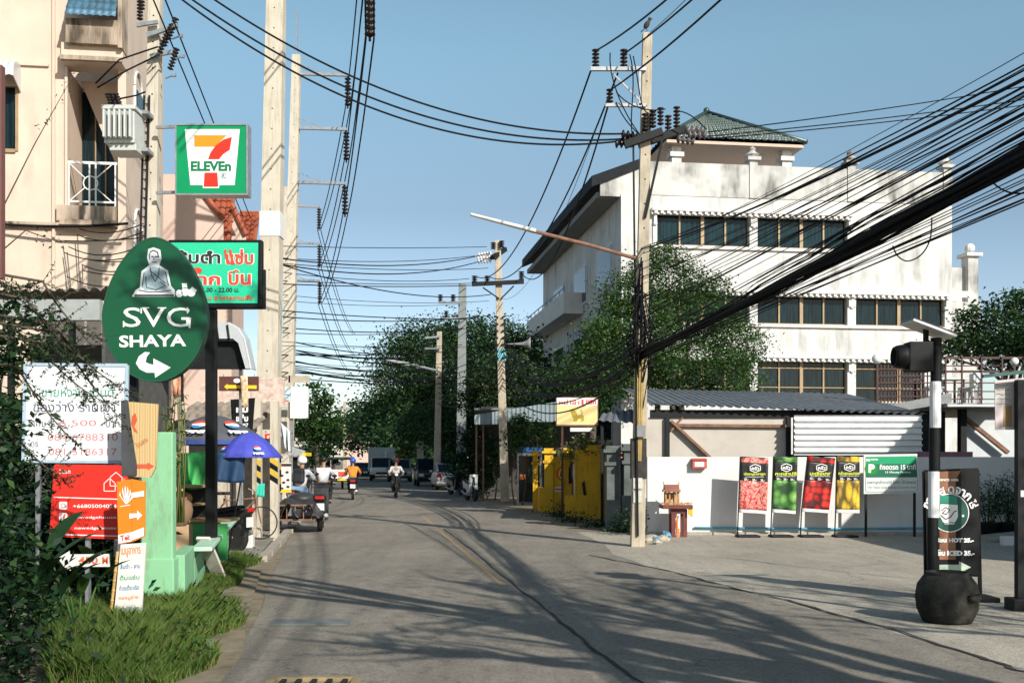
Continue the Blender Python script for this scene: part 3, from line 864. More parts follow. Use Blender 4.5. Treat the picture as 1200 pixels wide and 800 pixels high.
# --- the big pole by the white wall
Y0 = 20.8
MP = thing('utility_pole', 'tall concrete pole wrapped in cables with a long lamp arm by the white wall', 'utility pole', P(747, 640, Y0))
pole_shaft(MP, P(747, 640, Y0), P(758.5, 40, Y0), .25, .17, K['conc'])
def arm(t, p, q, w, ins=(), m=None, h=None):
    mb = MB(); mb.bar(p, q, w, h or w); a = mb.build('cross_arm', m or K['steel'], t, w=True)
    for c, d, n, r in ins:
        mb = MB(); disc_stack(mb, c, d, n, r); mb.build('insulator', K['insul'], a, True, True)
    return a
up = (0, 0, 1)
arm(MP, P(692, 81, Y0 - .13), P(757, 81, Y0 - .13), .07, [(P(698, 79, Y0 - .13), up, 5, .075), (P(731, 79, Y0 - .13), up, 5, .075)])
arm(MP, P(709, 123.5, Y0 - .13), P(757, 123.5, Y0 - .13), .06, [(P(714.5, 121, Y0 - .13), up, 4, .07)])
mb = MB(); mb.bar(P(750, 84, Y0 - .14), P(750, 124, Y0 - .14), .04); mb.bar(P(716, 84, Y0 - .13), P(750, 118, Y0 - .14), .03); mb.build('brace', K['steel'], MP, w=True)
for dy, xa, xb in ((-.2, 732, 776), (.14, 748, 804)):
    ins = []
    if dy < 0: ins = [(P(756, 154, Y0 - .2), up, 5, .07), (P(765, 150, Y0 - .2), up, 5, .07), (P(774, 147, Y0 - .2), up, 5, .065)]
    else: ins = [(P(783, 156, Y0 + .14), up, 5, .07), (P(793, 150, Y0 + .14), up, 6, .07)]
    arm(MP, P(xa, 170, Y0 + dy), P(xb, 154 if dy < 0 else 151, Y0 + dy), .13, ins, K['dark'], .13)
for px, py, d in ((749, 160, (-1, -.1, .1)), (751, 165, (-1, 0, .05)), (742, 168, (-1, .1, 0)), (803, 153, (1, .1, .03)), (806, 158, (1, -.1, -.05)), (793, 163, (1, .1, -.1))):
    mb = MB(); disc_stack(mb, P(px, py, Y0 - .1), d, 4, .085, .09); mb.build('strain_insulator', K['insul'] if d[0] < 0 else mat('grey_glazed_porcelain', (.10, .09, .09), .25, .3), MP, True, True)
mb = MB()
mb.bar(P(742, 158, Y0 - .16), P(747.5, 628, Y0 - .16), .035); mb.bar(P(777, 160, Y0 - .15), P(756, 255, Y0 - .13), .045)
mb.build('down_conduit', K['black'], MP, w=True)
lmp = MB(); lmp.tube([P(746, 303, Y0 - .15), P(690, 287, Y0 - .25), P(622, 270, Y0 - .35)], .035, 8)
la = lmp.build('lamp_arm', K['rust'], MP, w=True)
mb = MB(); mb.bar(P(628, 271, Y0 - .35), P(551, 251, Y0 - .45), .15, .07, 0, .08, .05); mb.build('lamp_head', mat('pale_lamp_casing', (.55, .54, .5), .5, .1), la, w=True, bev=.02)
mb = MB()
rs = random.Random(8)
for i in range(26):           # wires and straps clinging to the pole
    a = 300 + rs.random() * 90; b = a + rs.uniform(30, 120); c = a + (b - a) / 2
    o = rs.uniform(-7, 9)
    mb.tube([P(752 + o * .5, a, Y0 - .17), P(751 + o * 1.8, c, Y0 - .2 - rs.random() * .12), P(750 + o * .5, b, Y0 - .17)], rs.uniform(.008, .017), 5)
for i in range(10):
    a = rs.uniform(0, 6.28); py = rs.uniform(330, 440)
    c = P(752, py, Y0); r = rs.uniform(.16, .3)
    mb.tube([c + Vector((math.cos(k * .524 + a) * r, math.sin(k * .524 + a) * r * .8, .1 * math.sin(k))) for k in range(12)], .012, 5)
mb.build('clinging_wires', K['cable'], MP, w=True)
mb = MB()
for o in (-3, 0, 3, 5): mb.tube([P(750 + o, 420, Y0 - .15), P(749 + o * .8, 470, Y0 - .16), P(748 + o * .5, 540, Y0 - .15)], .018, 6)
mb.build('conduit', mat('yellowed_conduit', (.36, .26, .09), .6, .2), MP, w=True)
mb = MB(); mb.box(P(751, 505, Y0 - .2), (.16, .1, .22)); mb.build('meter_box', K['grey'], MP, w=True, bev=.01)
mb = MB(); mb.box(P(748, 537, Y0 - .0), (.28, .27, .75)); mb.build('tarred_band', mat('tarred_wrap', (.035, .03, .027), .8, .4, 8), MP, w=True)
mb = MB(); mb.box(P(747.5, 566, Y0 - .137), (.17, .006, .2)); mb.box(P(747, 582, Y0 - .137), (.15, .006, .22)); mb.build('notice', mat('weathered_paper', (.5, .49, .45), .9, .2, 20), MP, w=True)
# bird on top
b = P(758, 36, Y0)
mb = MB(); mb.lathe([(0, -.09), (.03, -.075), (.05, -.03), (.05, .02), (.03, .07), (.024, .085), (.036, .11), (.034, .135), (.0, .155)], (0, 0, .09), 10, 0, Matrix.Rotation(.5, 4, 'Y'))
mb.bar((-.04, 0, .02), (-.11, 0, -.05), .03, .012); mb.bar((.07, 0, .20), (.115, 0, .195), .018, .015, 0, .004, .004)
for s in (-.015, .015): mb.bar((0, s, .02), (0, s, -.035), .008)
o = mb.build('bird', mat('dark_feathers', (.035, .03, .028), .8, .3), None, True); o.location = b + Vector((0, 0, .02)); tag(o, 'small dark bird perched on the tip of the cable wrapped pole', 'bird')

# --- second pole down the street, with a wide crossarm
Y1 = 43
SP = thing('utility_pole', 'weathered pole with a wide crossarm and blue band behind the phone booth', 'utility pole', P(592, 588, Y1))
pole_shaft(SP, P(592, 588, Y1), P(583, 282, Y1), .34, .24, K['conc'], False)
arm(SP, P(553, 333, Y1 - .2), P(614, 330, Y1 - .2), .15, [(P(556, 331, Y1 - .2), up, 4, .12), (P(571, 331, Y1 - .2), up, 4, .12), (P(611, 328, Y1 - .2), up, 5, .12)], K['dark'], .15)
arm(SP, P(577, 302, Y1 - .5), P(592, 292, Y1 + .5), .16, [(P(578, 292, Y1 - .2), up, 4, .11), (P(588, 290, Y1 - .2), up, 4, .11)], K['dark'], .16)
for k, (px, py) in enumerate(((576, 297), (575, 301), (576, 305))):
    mb = MB(); disc_stack(mb, P(px, py, Y1 - .3), (-1, 0, -.1), 5, .1, .11); mb.build('strain_insulator', K['insulw'], SP, True, True)
mb = MB(); mb.bar(P(566, 337, Y1 - .2), P(585, 350, Y1 - .2), .05); mb.bar(P(602, 335, Y1 - .2), P(587, 350, Y1 - .2), .05)
for i in range(7):
    for s in (-1, 1): mb.bar(P(586 + s * 2, 372 + i * 8, Y1 - .2), P(586 + s * 7, 370 + i * 8, Y1 - .2), .06)
mb.build('brace', K['dark'], SP, w=True)
mb = MB(); mb.box(P(588, 416, Y1), (.33, .33, .45)); mb.build('painted_band', mat('pale_blue_band', (.15, .42, .47), .6, .15), SP, w=True)
mb = MB(); a = P(612, 403, Y1 - .2); M = Matrix.Rotation(R(90), 4, 'Y'); mb.lathe([(.04, -.35), (.05, -.2), (.07, 0), (.16, .2), (.28, .32), (.26, .32), (.05, .1)], a, 14, 0, M); mb.bar(P(592, 403, Y1 - .2), P(606, 403, Y1 - .2), .05)
mb.build('loudspeaker_horn', K['grey'], SP, True, True)
# --- tall grey pole and the striped pole beyond it
TP = thing('utility_pole', 'plain tall grey pole with two short brackets between the other street poles', 'utility pole', P(540, 578, 55))
pole_shaft(TP, P(540, 578, 55), P(542, 333, 55), .5, .36, mat('grey_pole_concrete', (.20, .22, .22), .85, .15, 3), False)
for y_, x0, xs in ((354, 514, (516, 531)), (373, 521, (523,))):
    arm(TP, P(x0, y_, 54.6), P(541, y_, 54.6), .10, [(P(x, y_ - 1, 54.6), up, 5, .13) for x in xs])
FP = thing('utility_pole', 'leaning pole with yellow and black stripes at its foot and a street lamp', 'utility pole', P(512, 573, 63))
pole_shaft(FP, P(512, 573, 63), P(515, 388, 63), .42, .28, K['conc'], False)
mb = MB()
for i in range(4):
    c = P(512.3, 556 + i * 4.2, 63); mb.box(c, (.44, .44, .11), 0, i % 2)
mb.build('striped_band', [mat('traffic_yellow', (.55, .36, .03), .6, .15), K['black']], FP, w=True)
for (xa, ya, xb, yb, Yl) in ((453, 421, 516, 433, 62.6),):
    mb = MB(); mb.tube([P(516, 435, Yl), P(490, 429, Yl), P(476, 425, Yl)], .07, 6); la = mb.build('lamp_arm', K['steel'], FP, w=True)
    mb = MB(); mb.bar(P(480, 427, Yl), P(xa, ya, Yl), .45, .16, 0, .3, .1); mb.build('lamp_head', mat('dusty_lamp_casing', (.34, .34, .33), .5, .1), la, w=True)
arm(FP, P(498, 396, 62.7), P(516, 394, 62.7), .1); arm(FP, P(498, 408, 62.7), P(516, 408, 62.7), .1)
DP = thing('utility_pole', 'distant pole with two lamps and a small orange square sign among the trees', 'utility pole', P(493, 572, 84))
pole_shaft(DP, P(493, 572, 84), P(491, 436, 84), .5, .36, K['conc'], False)
for (xa, ya, xb, yb) in ((449, 438, 506, 452), (457, 462, 492, 470)):
    mb = MB(); mb.tube([P(xb, yb + 2, 83.5), P((xa + xb) / 2, (ya + yb) / 2, 83.5)], .08, 6); la = mb.build('lamp_arm', K['steel'], DP, w=True)
    mb = MB(); mb.bar(P((xa + xb) / 2 + 4, (ya + yb) / 2 + 1, 83.5), P(xa, ya, 83.5), .5, .15, 0, .3, .1); mb.build('lamp_head', K['grey'], la, w=True)
mb = MB(); mb.box(P(473, 441, 83.4), (.6, .05, .45)); mb.build('sign_plate', mat('orange_plate', (.6, .2, .04), .6, .1), DP, w=True)
for y_ in (455, 460): arm(DP, P(474, y_, 83.4), P(492, y_ - 2, 83.4), .14, [(P(477 + k * 5, y_ - 1, 83.4), up, 3, .14) for k in range(3)], K['insulw'])
# far, tiny poles
for px, top, Y, nm in ((446, 440, 120, 'far thin pole with a crossarm rising over the dark trees'), (404, 470, 130, 'tiny far pole standing above the traffic at the end of the street')):
    t = thing('utility_pole', nm, 'utility pole', P(px, 560, Y)); t.location.z = 0; ROOTM[t] = Matrix.Translation(t.location)
    pole_shaft(t, P(px, 556, Y), P(px, top, Y), .4, .3, K['conc'], False); arm(t, P(px - 9, top + 8, Y), P(px + 9, top + 8, Y), .2)

# --- tall transmission poles on the left
def tall_pole(label, px, Y, zt, w, n_arm, tip, arm_z, lean):
    b = P(px, 540, Y); b.z = 0
    t = thing('transmission_pole', label, 'transmission pole', b)
    top = b + Vector((lean, 0, zt))
    pole_shaft(t, b, top, w, w * .62, K['concl'])
    for z in arm_z:
        c = b.lerp(top, z / zt)
        a = MB(); a.bar(c, c + Vector((tip, 0, -.05)), .11, .11); a.bar(c + Vector((0, 0, .45)), c + Vector((tip * .55, 0, .02)), .03)
        a = a.build('cross_arm', K['steel'], t, w=True)
        i = MB(); disc_stack(i, c + Vector((tip, 0, -1.25)), up, 8, .13, .14); i.tube([c + Vector((tip, 0, -.1)), c + Vector((tip, 0, -1.35))], .03, 5); i.build('insulator', K['insul'], a, True, True)
    return t, b, top
AZ = (16.6, 14.5, 12.4)
T1, b1, t1 = tall_pole('thickest of the tall pale transmission poles behind the green restaurant sign', 312, 25, 18.5, .50, 3, 2.1, AZ, .35)
mb = MB(); c = b1.lerp(t1, 6.9 / 18.5); mb.box(c, (.46, .46, .55)); mb.build('bandage_plate', mat('flaking_white_plate', (.62, .63, .62), .7, .12, 6), T1, w=True)
mb = MB()
for z in (.8, 1.12, 1.44): mb.box((b1.x + .02, b1.y, z + .2), (.53, .53, .16), 0, 0); mb.box((b1.x + .02, b1.y, z + .361), (.53, .53, .16), 0, 1)
mb.build('striped_band', [K['black'], bpy.data.materials['traffic_yellow']], T1, w=True)
T2, b2, t2 = tall_pole('second tall pale transmission pole with three arms and black insulators', 334, 43, 17.3, .50, 3, 2.0, (16.6, 14.5, 12.4), .45)
mb = MB(); mb.tube([t2, t2 + Vector((.02, 0, 1.9))], .03, 5); mb.build('lightning_rod', K['steel'], T2, w=True)
T3, b3, t3 = tall_pole('shortest and thinnest of the tall pale transmission poles', 339, 60, 16.4, .50, 3, 1.75, (15.4, 13.4, 11.4), -.15)

# --- pole with the transformer, left
Yt = 20.0
XP = thing('transformer_pole', 'slim pale pole at the peach shophouse with tangled insulators and a cable tray', 'utility pole', P(172, 632, Yt))
pole_shaft(XP, P(172, 632, Yt), P(183, -40, Yt), .26, .20, K['concl'])
mb = MB()
for px in (167, 173):
    mb.bar(P(px - 3, 300, Yt - .14), P(px + 2, 112, Yt - .14), .03)
for i in range(17): mb.bar(P(164 + i * .28, 298 - i * 11, Yt - .14), P(170 + i * .28, 298 - i * 11, Yt - .14), .018)
mb.build('cable_tray', K['dark'], XP, w=True)
tr = MB()
LT = Loc(172, Yt - .55)
bx = lambda mb, a, b, c, d, y0, y1: mb.b2(((a - 600) * (Yt - .5) / F, Yt + y0, H + (540 - d) * (Yt - .5) / F), ((c - 600) * (Yt - .5) / F, Yt + y1, H + (540 - b) * (Yt - .5) / F))
tt = thing('transformer', 'pale grey finned transformer hung on the slim pole by the balcony', 'transformer', P(147, 180, Yt - .4))
bx(tr, 128, 134, 163, 172, -.75, -.2); bx(tr, 126, 129, 165, 134, -.8, -.15); bx(tr, 133, 172, 164, 180, -.7, -.2)
for i in range(6): bx(tr, 129.5 + i * 6, 136, 132 + i * 6, 168, -.9, -.75)
tr.build('tank', mat('pale_grey_enamel', (.46, .48, .46), .45, .08, 3, dirt=(.25, .2, .15), damt=.3), tt, w=True, bev=.012)
for px in (128, 133, 138):
    mb = MB(); disc_stack(mb, P(px + 4, 128, Yt - .5), (-.35, 0, 1), 6, .055, .05); mb.build('bushing', K['insul'], tt, True, True)
for a_ in (128, 172): mb = MB(); bx(mb, 160, a_, 172, a_ + 4, -.45, -.1); mb.build('bracket', K['steel'], tt, w=True)
for px, py, d in ((187, 62, (.35, 0, .9)), (192, 54, (.35, 0, .9)), (197, 46, (.35, 0, .9)), (199, 82, (.3, 0, .9)), (164, 24, up), (166, 12, up)):
    mb = MB(); disc_stack(mb, P(px, py, Yt - .25), d, 7, .06, .06); mb.build('fuse_insulator', K['insul'], XP, True, True)
mb = MB(); mb.bar(P(172, 42, Yt - .2), P(208, 30, Yt - .2), .07); mb.bar(P(176, 66, Yt - .2), P(208, 60, Yt - .2), .06); mb.bar(P(160, 30, Yt - .2), P(185, 26, Yt - .2), .06)
for px, py in ((206, 30), (212, 42), (214, 66), (204, 88)): mb.box(P(px, py, Yt - .3), (.06, .06, .06)); mb.bar(P(px, py, Yt - .3), P(px - 10, py + 4, Yt - .25), .02)
mb.build('bracket', K['steel'], XP, w=True)

# ================================================================ cables
def cab_pts(A, B, sag, n=18):
    A, B = Vector(A), Vector(B)
    return [A.lerp(B, i / n) - Vector((0, 0, 4 * sag * (i / n) * (1 - i / n))) for i in range(n + 1)]
def cable(A, B, sag, r, label, group=None, n=18, name='cable', m=None):
    pts = cab_pts(A, B, sag, n)
    mb = MB(); mb.tube(pts, r, 5)
    o = mb.build(name, m or K['cable'], None, True, loc=tuple(pts[0]))
    return tag(o, label, 'cable', group)
def end(u, Y, z): return Vector((*U(u, Y), z))
for px, py, s, u in ((698, 60, 2.2, 4.44), (732, 63, 1.75, 5.03), (715, 106, 1.6, 4.71)):
    A = P(px, py, Y0 - .13); cable(A, end(u, -15, A.z), s, .016, 'thick black power line rising from the pole brackets to the top edge', 'power lines above the pole where the bird sits', 40)
cable(P(758, 42, Y0), end(5.2, -15, 9.8), 1.5, .006, 'hair thin wire rising from the very top of the pole where the bird sits', None, 40)
for (a, b), (c, d), s in (((692, 84), (558, 324), 1.2), ((724, 86), (573, 324), 1.3), ((712, 126), (611, 320), 1.3)):
    cable(P(a, b, Y0 - .1), P(c, d, Y1 - .2), s, .018, 'black power line dropping from the bird topped pole to the next crossarm', 'power lines between the two crossarm poles', 30)
cable(P(706, 130, Y0), P(588, 350, Y1), 1.0, .006, 'hair thin wire with a pale tag between the two crossarm poles', None, 24)
for dy, s in ((0, .95), (6, 1.0), (8, 1.12)):
    cable(P(150, -75 + dy * 3, Yt), P(731, 157 + dy, Y0 - .1), s, .019, 'black line sweeping over the street from the shophouse to the bird topped pole', 'lines sweeping over the street from the shophouse', 40)
for dz, y2 in ((0, 105), (5, 132), (8, 142)):
    cable(P(829, 155 + dz, Y0), P(1600, y2 - 95, Y0 + 14), .35, .012, 'thin black line running across the sky above the green roof', 'lines above the green roof', 24)
for a, b in (((163, -40), (288, 262)), ((178, -40), (296, 262))):
    cable(P(*a, 17), P(*b, 34), -.02, .014, 'black line slanting down across the convenience store sign', 'lines in front of the convenience store sign', 16)
# transmission wires, two to a phase
for i, z in enumerate(AZ):
    for s in (-.09, .09):
        a = b1.lerp(t1, z / 18.5) + Vector((2.1 + s, 0, -1.3)); b = b2.lerp(t2, AZ[i] / 17.3) + Vector((2.0 + s, 0, -1.3)); c = b3.lerp(t3, (15.4, 13.4, 11.4)[i] / 16.4) + Vector((1.75 + s, 0, -1.3))
        p = cab_pts(a, b, .35, 12) + cab_pts(b, c, .5, 12)[1:]
        p = cab_pts(a + Vector((1.5, -12, .4)), a, .1, 4)[:-1] + p + cab_pts(c, c + Vector((-4.5, 45, -.5)), .9, 8)[1:]
        mb = MB(); mb.tube(p, .022, 5); tag(mb.build('cable', K['cable'], None, True, loc=tuple(p[0])), 'high transmission wire hanging from the black insulators of the tall pale poles', 'cable', 'transmission wires on the tall poles')
# the great bundle along the right side of the street
rs = random.Random(21)
BE = end(5.2, -15, 5.5)
A = P(752, 415, Y0 - .1)
mb = MB()
core = cab_pts(A, BE, .24, 46)
def rr(i): return .038 + .042 * min(1, i / 14) + .012 * math.sin(i * 1.7) + .01 * math.sin(i * .6 + 1)
mb.tube(core, [rr(i) * .55 for i in range(47)], 9)
for k in range(34):
    a0 = rs.uniform(0, 6.28); w_ = rs.uniform(-.06, .06); rad = rs.choice((rs.uniform(.55, 1.2), rs.uniform(1.0, 2.1)))
    pts = []
    for i, p in enumerate(core):
        a = a0 + w_ * i
        q = rr(i) * rad
        pts.append(p + Vector((math.cos(a) * q, 0, math.sin(a) * q * 1.05 + .02 * math.sin(i * .45 + k))))
    mb.tube(pts, rs.uniform(.006, .013), 5)
o = mb.build('cable_bundle', K['cable'], None, True, loc=tuple(core[0])); tag(o, 'thick sagging bundle of black cables sweeping from the pole over the metal shed', 'cable bundle')
def fan(yA, yR, r, label, group, dx=0):
    A = P(752 + dx, yA, Y0 - .1); u = 5.2 + rs.uniform(-.12, .25)
    z2 = H + (540 - yR) * 8.67 / F
    zB = max(z2 + rs.uniform(.3, 1.0), A.z)
    s = (A.z + (zB - A.z) * .339 - z2) / .896
    return cable(A, end(u, -15, zB), s, r, label, group, 40)
g1 = 'loose cables fanning out above the thick bundle'
for i in range(26):
    yA = 285 + 130 * (i / 25) + rs.uniform(-6, 6)
    fan(yA, 66 + 92 * (i / 25) ** .8 + rs.uniform(-14, 14), rs.choice((.004, .005, .006, .008)), 'loose thin black cable fanning from the bird topped pole above the thick bundle', g1)
fan(292, 88, .014, 'single thick loose cable reaching the pole highest of the fan above the bundle', None)
for i in range(9):
    fan(415 + rs.uniform(-8, 12), 195 + rs.random() * 40, rs.choice((.005, .007)), 'loose thin black cable trailing just under the thick bundle', 'loose cables under the thick bundle')
def loop(pts, label, r=.007):
    q = []; n = len(pts)
    for i in range(n - 1):
        p0, p1, p2, p3 = pts[max(i - 1, 0)], pts[i], pts[i + 1], pts[min(i + 2, n - 1)]
        for k in range(6):
            t = k / 6; q.append(.5 * (2 * p1 + (p2 - p0) * t + (2 * p0 - 5 * p1 + 4 * p2 - p3) * t * t + (3 * p1 - p0 - 3 * p2 + p3) * t ** 3))
    pts = q + [pts[-1]]
    mb = MB(); mb.tube(pts, r, 5); o = mb.build('cable_loop', K['cable'], None, True, loc=tuple(pts[0])); tag(o, label, 'cable loop')
loop([P(1046, 288, 10.6), P(1052, 300, 10.6), P(1064, 306, 10.6), P(1080, 298, 10.5), P(1090, 280, 10.4), P(1092, 255, 10.4)], 'small loose cable loop hanging under the middle of the thick bundle')
loop([P(1157, 205, 9.0), P(1168, 218, 9.0), P(1185, 226, 8.9), P(1205, 226, 8.8)], 'cable loop drooping under the thickest end of the bundle')
for i in range(16):
    cable(P(750, 385 + i * 3.2, Y0 - .05), P(588 + rs.uniform(-2, 2), 395 + i * 4.0, Y1), rs.uniform(.5, 1.1), rs.choice((.012, .016, .02)), 'black cable sagging past the tree between the two crossarm poles', 'cables passing the yellow flecked tree', 20)
for i in range(8):
    cable(P(588, 395 + i * 8, Y1), P(513 + rs.uniform(-1, 1), 430 + i * 6, 63), .5, .02, 'dark far cable between the second and the striped pole', 'far cables along the street poles', 12)
for i in range(18):
    y_ = 290 + i * 9 + rs.uniform(-3, 3)
    cable(P(318 + rs.uniform(0, 16), y_, 42), P(546 + rs.uniform(0, 30), y_ + rs.uniform(-8, 10), 56), rs.uniform(.05, .35), rs.choice((.012, .016, .022)), 'dark cable stretched level across the far street below the sky', 'cables crossing the far street', 14)
for i in range(12):
    y_ = 415 + rs.uniform(-18, 22)
    cable(P(335, y_, 44), P(560, y_ + rs.uniform(-8, 4), 75), rs.uniform(.3, .9), rs.choice((.02, .026)), 'sagging dark cable in the low tangle across the far street', 'low tangle of cables across the far street', 14)
for y0, y1, s in ((300, 296, .35), (306, 302, .45), (303, 345, .4)):
    cable(P(308, y0, 26), P(575, y1, Y1 - .3), s, .017, 'thin black line leading over the street from the blue banded pole', 'lines over the street from the blue banded pole', 18)
for i in range(9):
    a = P(rs.uniform(75, 100), 268 + i * 7, 23.7); b = P(172 + rs.uniform(-4, 4), 262 + i * 8, Yt - .1)
    cable(a, b, rs.uniform(.0, .2), .012, 'short wire from the peach shophouse wall to the slim pole', 'wires between the shophouse and the slim pole', 8)
cable(P(-10, 262, 23.4), P(150, 262, 23.5), .06, .03, 'thick dark cable run along the ledge of the peach shophouse', None, 10)
for a, b, c in (((112, 98), (140, 70), (185, 55)), ((114, 103), (150, 82), (187, 64)), ((140, 116), (160, 112), (170, 108))):
    mb = MB(); p = [P(*a, Yt - .5), P(*b, Yt - .6), P(*c, Yt - .3)]; mb.tube(p, .016, 5); tag(mb.build('cable', K['cable'], None, True, loc=tuple(p[0])), 'black jumper wire curving from the grey transformer to the slim pole', 'cable', 'jumper wires at the transformer')
for i, (a, b, c, d) in enumerate((((715, 62), (712, 95), (735, 140), (750, 158)), ((738, 64), (748, 100), (735, 135), (742, 165)), ((742, 66), (752, 110), (748, 140), (768, 132)), ((722, 108), (740, 130), (765, 131), (780, 128)), ((790, 130), (808, 130), (818, 142), (828, 152)), ((722, 120), (730, 140), (742, 152), (752, 160)))):
    p = [P(x, y_, Y0 - .25) for x, y_ in (a, b, c, d)]
    q = [];  
    for k in range(13):
        t = k / 12; q.append(p[0] * (1 - t) ** 3 + p[1] * 3 * t * (1 - t) ** 2 + p[2] * 3 * t * t * (1 - t) + p[3] * t ** 3)
    mb = MB(); mb.tube(q, .012, 5); tag(mb.build('cable', K['cable'], None, True, loc=tuple(q[0])), 'curved black jumper wire between the brackets of the bird topped pole', 'cable', 'jumper wires on the bird topped pole')

# ================================================================ trees
def T(name, label, basepx, forkpx, lst, n, size, mk, r=.2, seed=1, **k):
    b = P(*basepx); b.z = 0
    return tree(name, label, b, P(*forkpx), blobs_px(lst), n, size, [LF[x] for x in mk], r, seed, **k)
T('leafy_tree', 'dense roadside tree with small leaves and yellow specks behind the main pole', (790, 540, 35), (785, 468, 35),
  [(738, 345, 34, 36, .8), (780, 328, 36, 44, .7), (708, 400, 33, 32, .9), (745, 395, 34, 55, .9), (815, 375, 36, 50, .9), (862, 405, 36, 34, .95), (850, 440, 35, 38, .8), (785, 440, 35, 48, .6), (705, 445, 33, 38, .7), (668, 440, 33, 20, .8), (775, 298, 36, 18, .6), (835, 335, 36, 16, .8)],
  50000, .105, ['blossom', 'fresh', 'fresh', 'mid'], .13, 5, stems=5, clump=.21, per=26, twigs=4)
T('rain_tree', 'broad spreading tree with the tallest crown behind the plain grey pole', (520, 560, 82), (515, 480, 82),
  [(540, 398, 82, 42, .6), (500, 400, 82, 45, .5), (470, 420, 82, 34, .5), (455, 440, 81, 22, .6), (585, 402, 83, 40, .6), (620, 420, 83, 40, .7), (530, 440, 80, 50, .6), (480, 460, 80, 38, .6), (580, 450, 80, 46, .7), (630, 460, 80, 40, .7)],
  44000, .25, ['mid', 'dark', 'mid', 'fresh'], .5, 7, clump=.7, per=22)
T('bushy_tree', 'olive tinted tree behind the second pole beside the balcony', (622, 560, 58), (622, 480, 58),
  [(612, 415, 58, 22, .9), (628, 440, 58, 22, .8), (608, 440, 56, 30, .9), (640, 465, 56, 30, .8), (600, 475, 56, 28, .8)], 9000, .24, ['olive', 'dark', 'mid'], .25, 11, clump=.4)
T('street_tree', 'low dark tree over the parked pickup and hatchback', (560, 560, 70), (555, 520, 70),
  [(545, 480, 70, 34, .8), (515, 500, 70, 30, .8), (575, 490, 68, 34, .8), (485, 500, 74, 30, .7), (530, 515, 68, 30, .6)], 16000, .2, ['dark', 'mid', 'mid', 'fresh'], .3, 13, clump=.5)
T('street_tree', 'dark tree overhanging the white truck in the distance', (475, 560, 110), (470, 520, 110),
  [(450, 500, 110, 34, .7), (480, 490, 112, 34, .7), (425, 505, 118, 28, .7), (465, 515, 106, 34, .5), (500, 510, 106, 30, .5)], 8000, .5, ['mid', 'dark', 'mid'], .4, 17, clump=.8)
T('street_tree', 'round green tree at the far end of the street under the cables', (415, 560, 170), (415, 530, 170),
  [(410, 500, 170, 20, .9), (425, 488, 172, 18, .9), (398, 510, 168, 16, .8), (440, 500, 175, 22, .8)], 4000, .7, ['mid', 'dark'], .4, 19, clump=.9)
T('roadside_tree', 'sparse fresh green tree beside the blank white billboard', (372, 560, 62), (372, 520, 62),
  [(370, 490, 62, 18, .9), (378, 468, 62, 12, .8), (360, 505, 62, 20, .8), (385, 505, 62, 14, .8), (366, 455, 62, 8, .8)], 3500, .26, ['fresh', 'mid'], .16, 23, clump=.35)
T('garden_tree', 'feathery tree beside the annex and the terrace', (1215, 560, 31), (1190, 470, 31),
  [(1160, 375, 31, 30, .6), (1195, 360, 31, 28, .6), (1140, 400, 31, 32, .5), (1180, 410, 31, 36, .5), (1215, 395, 30, 34, .6), (1112, 408, 31, 20, .5)], 9000, .13, ['mid', 'dark', 'fresh'], .13, 29, clump=.22)
# trees behind the photographer whose shade falls over the street and the signs
def shade_tree(label, loc, fork_z, blobs, n, seed, size=.12, twigs=6, r=.2):
    b = Vector(loc)
    return tree('roadside_tree', label, b, b + Vector((0, 0, fork_z)), [(b.x + x, b.y + y, z, rx, rx, rx * .75) for x, y, z, rx in blobs], n, size, [LF['mid'], LF['dark']], r, seed, twigs=twigs, clump=.28, per=24)
shade_tree('open branched tree whose shadow falls across the street', (6.6, 1.8, 0), 3.0,
  [(-1.0, .6, 6.2, 1.3), (1.2, .4, 6.8, 1.2), (-.2, 1.8, 7.6, 1.2), (.3, -1.2, 7.2, 1.3), (-2.3, -.6, 5.8, 1.0), (2.2, 1.6, 7.6, 1.0), (-6.4, 4.4, 7.9, .7), (-5.4, 5.0, 8.3, .6)], 1500, 41, twigs=14, r=.36)
shade_tree('leafy tree whose shade falls on the dark jar', (10.6, 2.6, 0), 3.2,
  [(-.6, .4, 5.6, 1.1), (-1.8, -.2, 6.4, 1.0), (.4, 1.6, 6.2, 1.1), (-1.0, 1.8, 7.2, 1.0), (.8, -.4, 7.0, 1.0)], 1300, 43, twigs=6, r=.2)
shade_tree('dense garden tree whose shade falls on the notice boards', (1.6, -3.2, 0), 3.2,
  [(-.6, 2.0, 6.0, 1.2), (-1.4, 1.0, 7.0, 1.2), (-1.6, 2.8, 6.8, 1.0), (-2.2, .6, 6.0, 1.1), (-1.0, .4, 5.2, 1.0)], 6500, 47, twigs=4)
T('street_tree', 'tree crowding behind the open shop and the phone booth', (700, 560, 46), (695, 480, 46),
  [(690, 435, 46, 30, .8), (655, 455, 46, 26, .8), (745, 430, 46, 36, .7), (690, 465, 46, 34, .6), (720, 410, 46, 24, .7)], 10000, .18, ['dark', 'mid', 'mid'], .2, 37, clump=.35)
T('street_tree', 'olive street tree leaning over the road beyond the blue banded pole', (600, 560, 50), (592, 490, 50),
  [(600, 430, 50, 26, .8), (575, 450, 50, 24, .8), (622, 462, 50, 20, .8), (590, 470, 50, 28, .6), (555, 470, 51, 18, .7)], 9000, .17, ['olive', 'mid', 'dark'], .18, 67, clump=.3)
T('street_tree', 'shady tree whose crown hangs over the pickup and the striped pole', (545, 560, 92), (535, 505, 92),
  [(500, 455, 90, 26, .7), (470, 480, 90, 26, .6), (530, 470, 92, 30, .7), (445, 470, 92, 20, .7)], 8000, .34, ['mid', 'dark'], .3, 71, clump=.6)
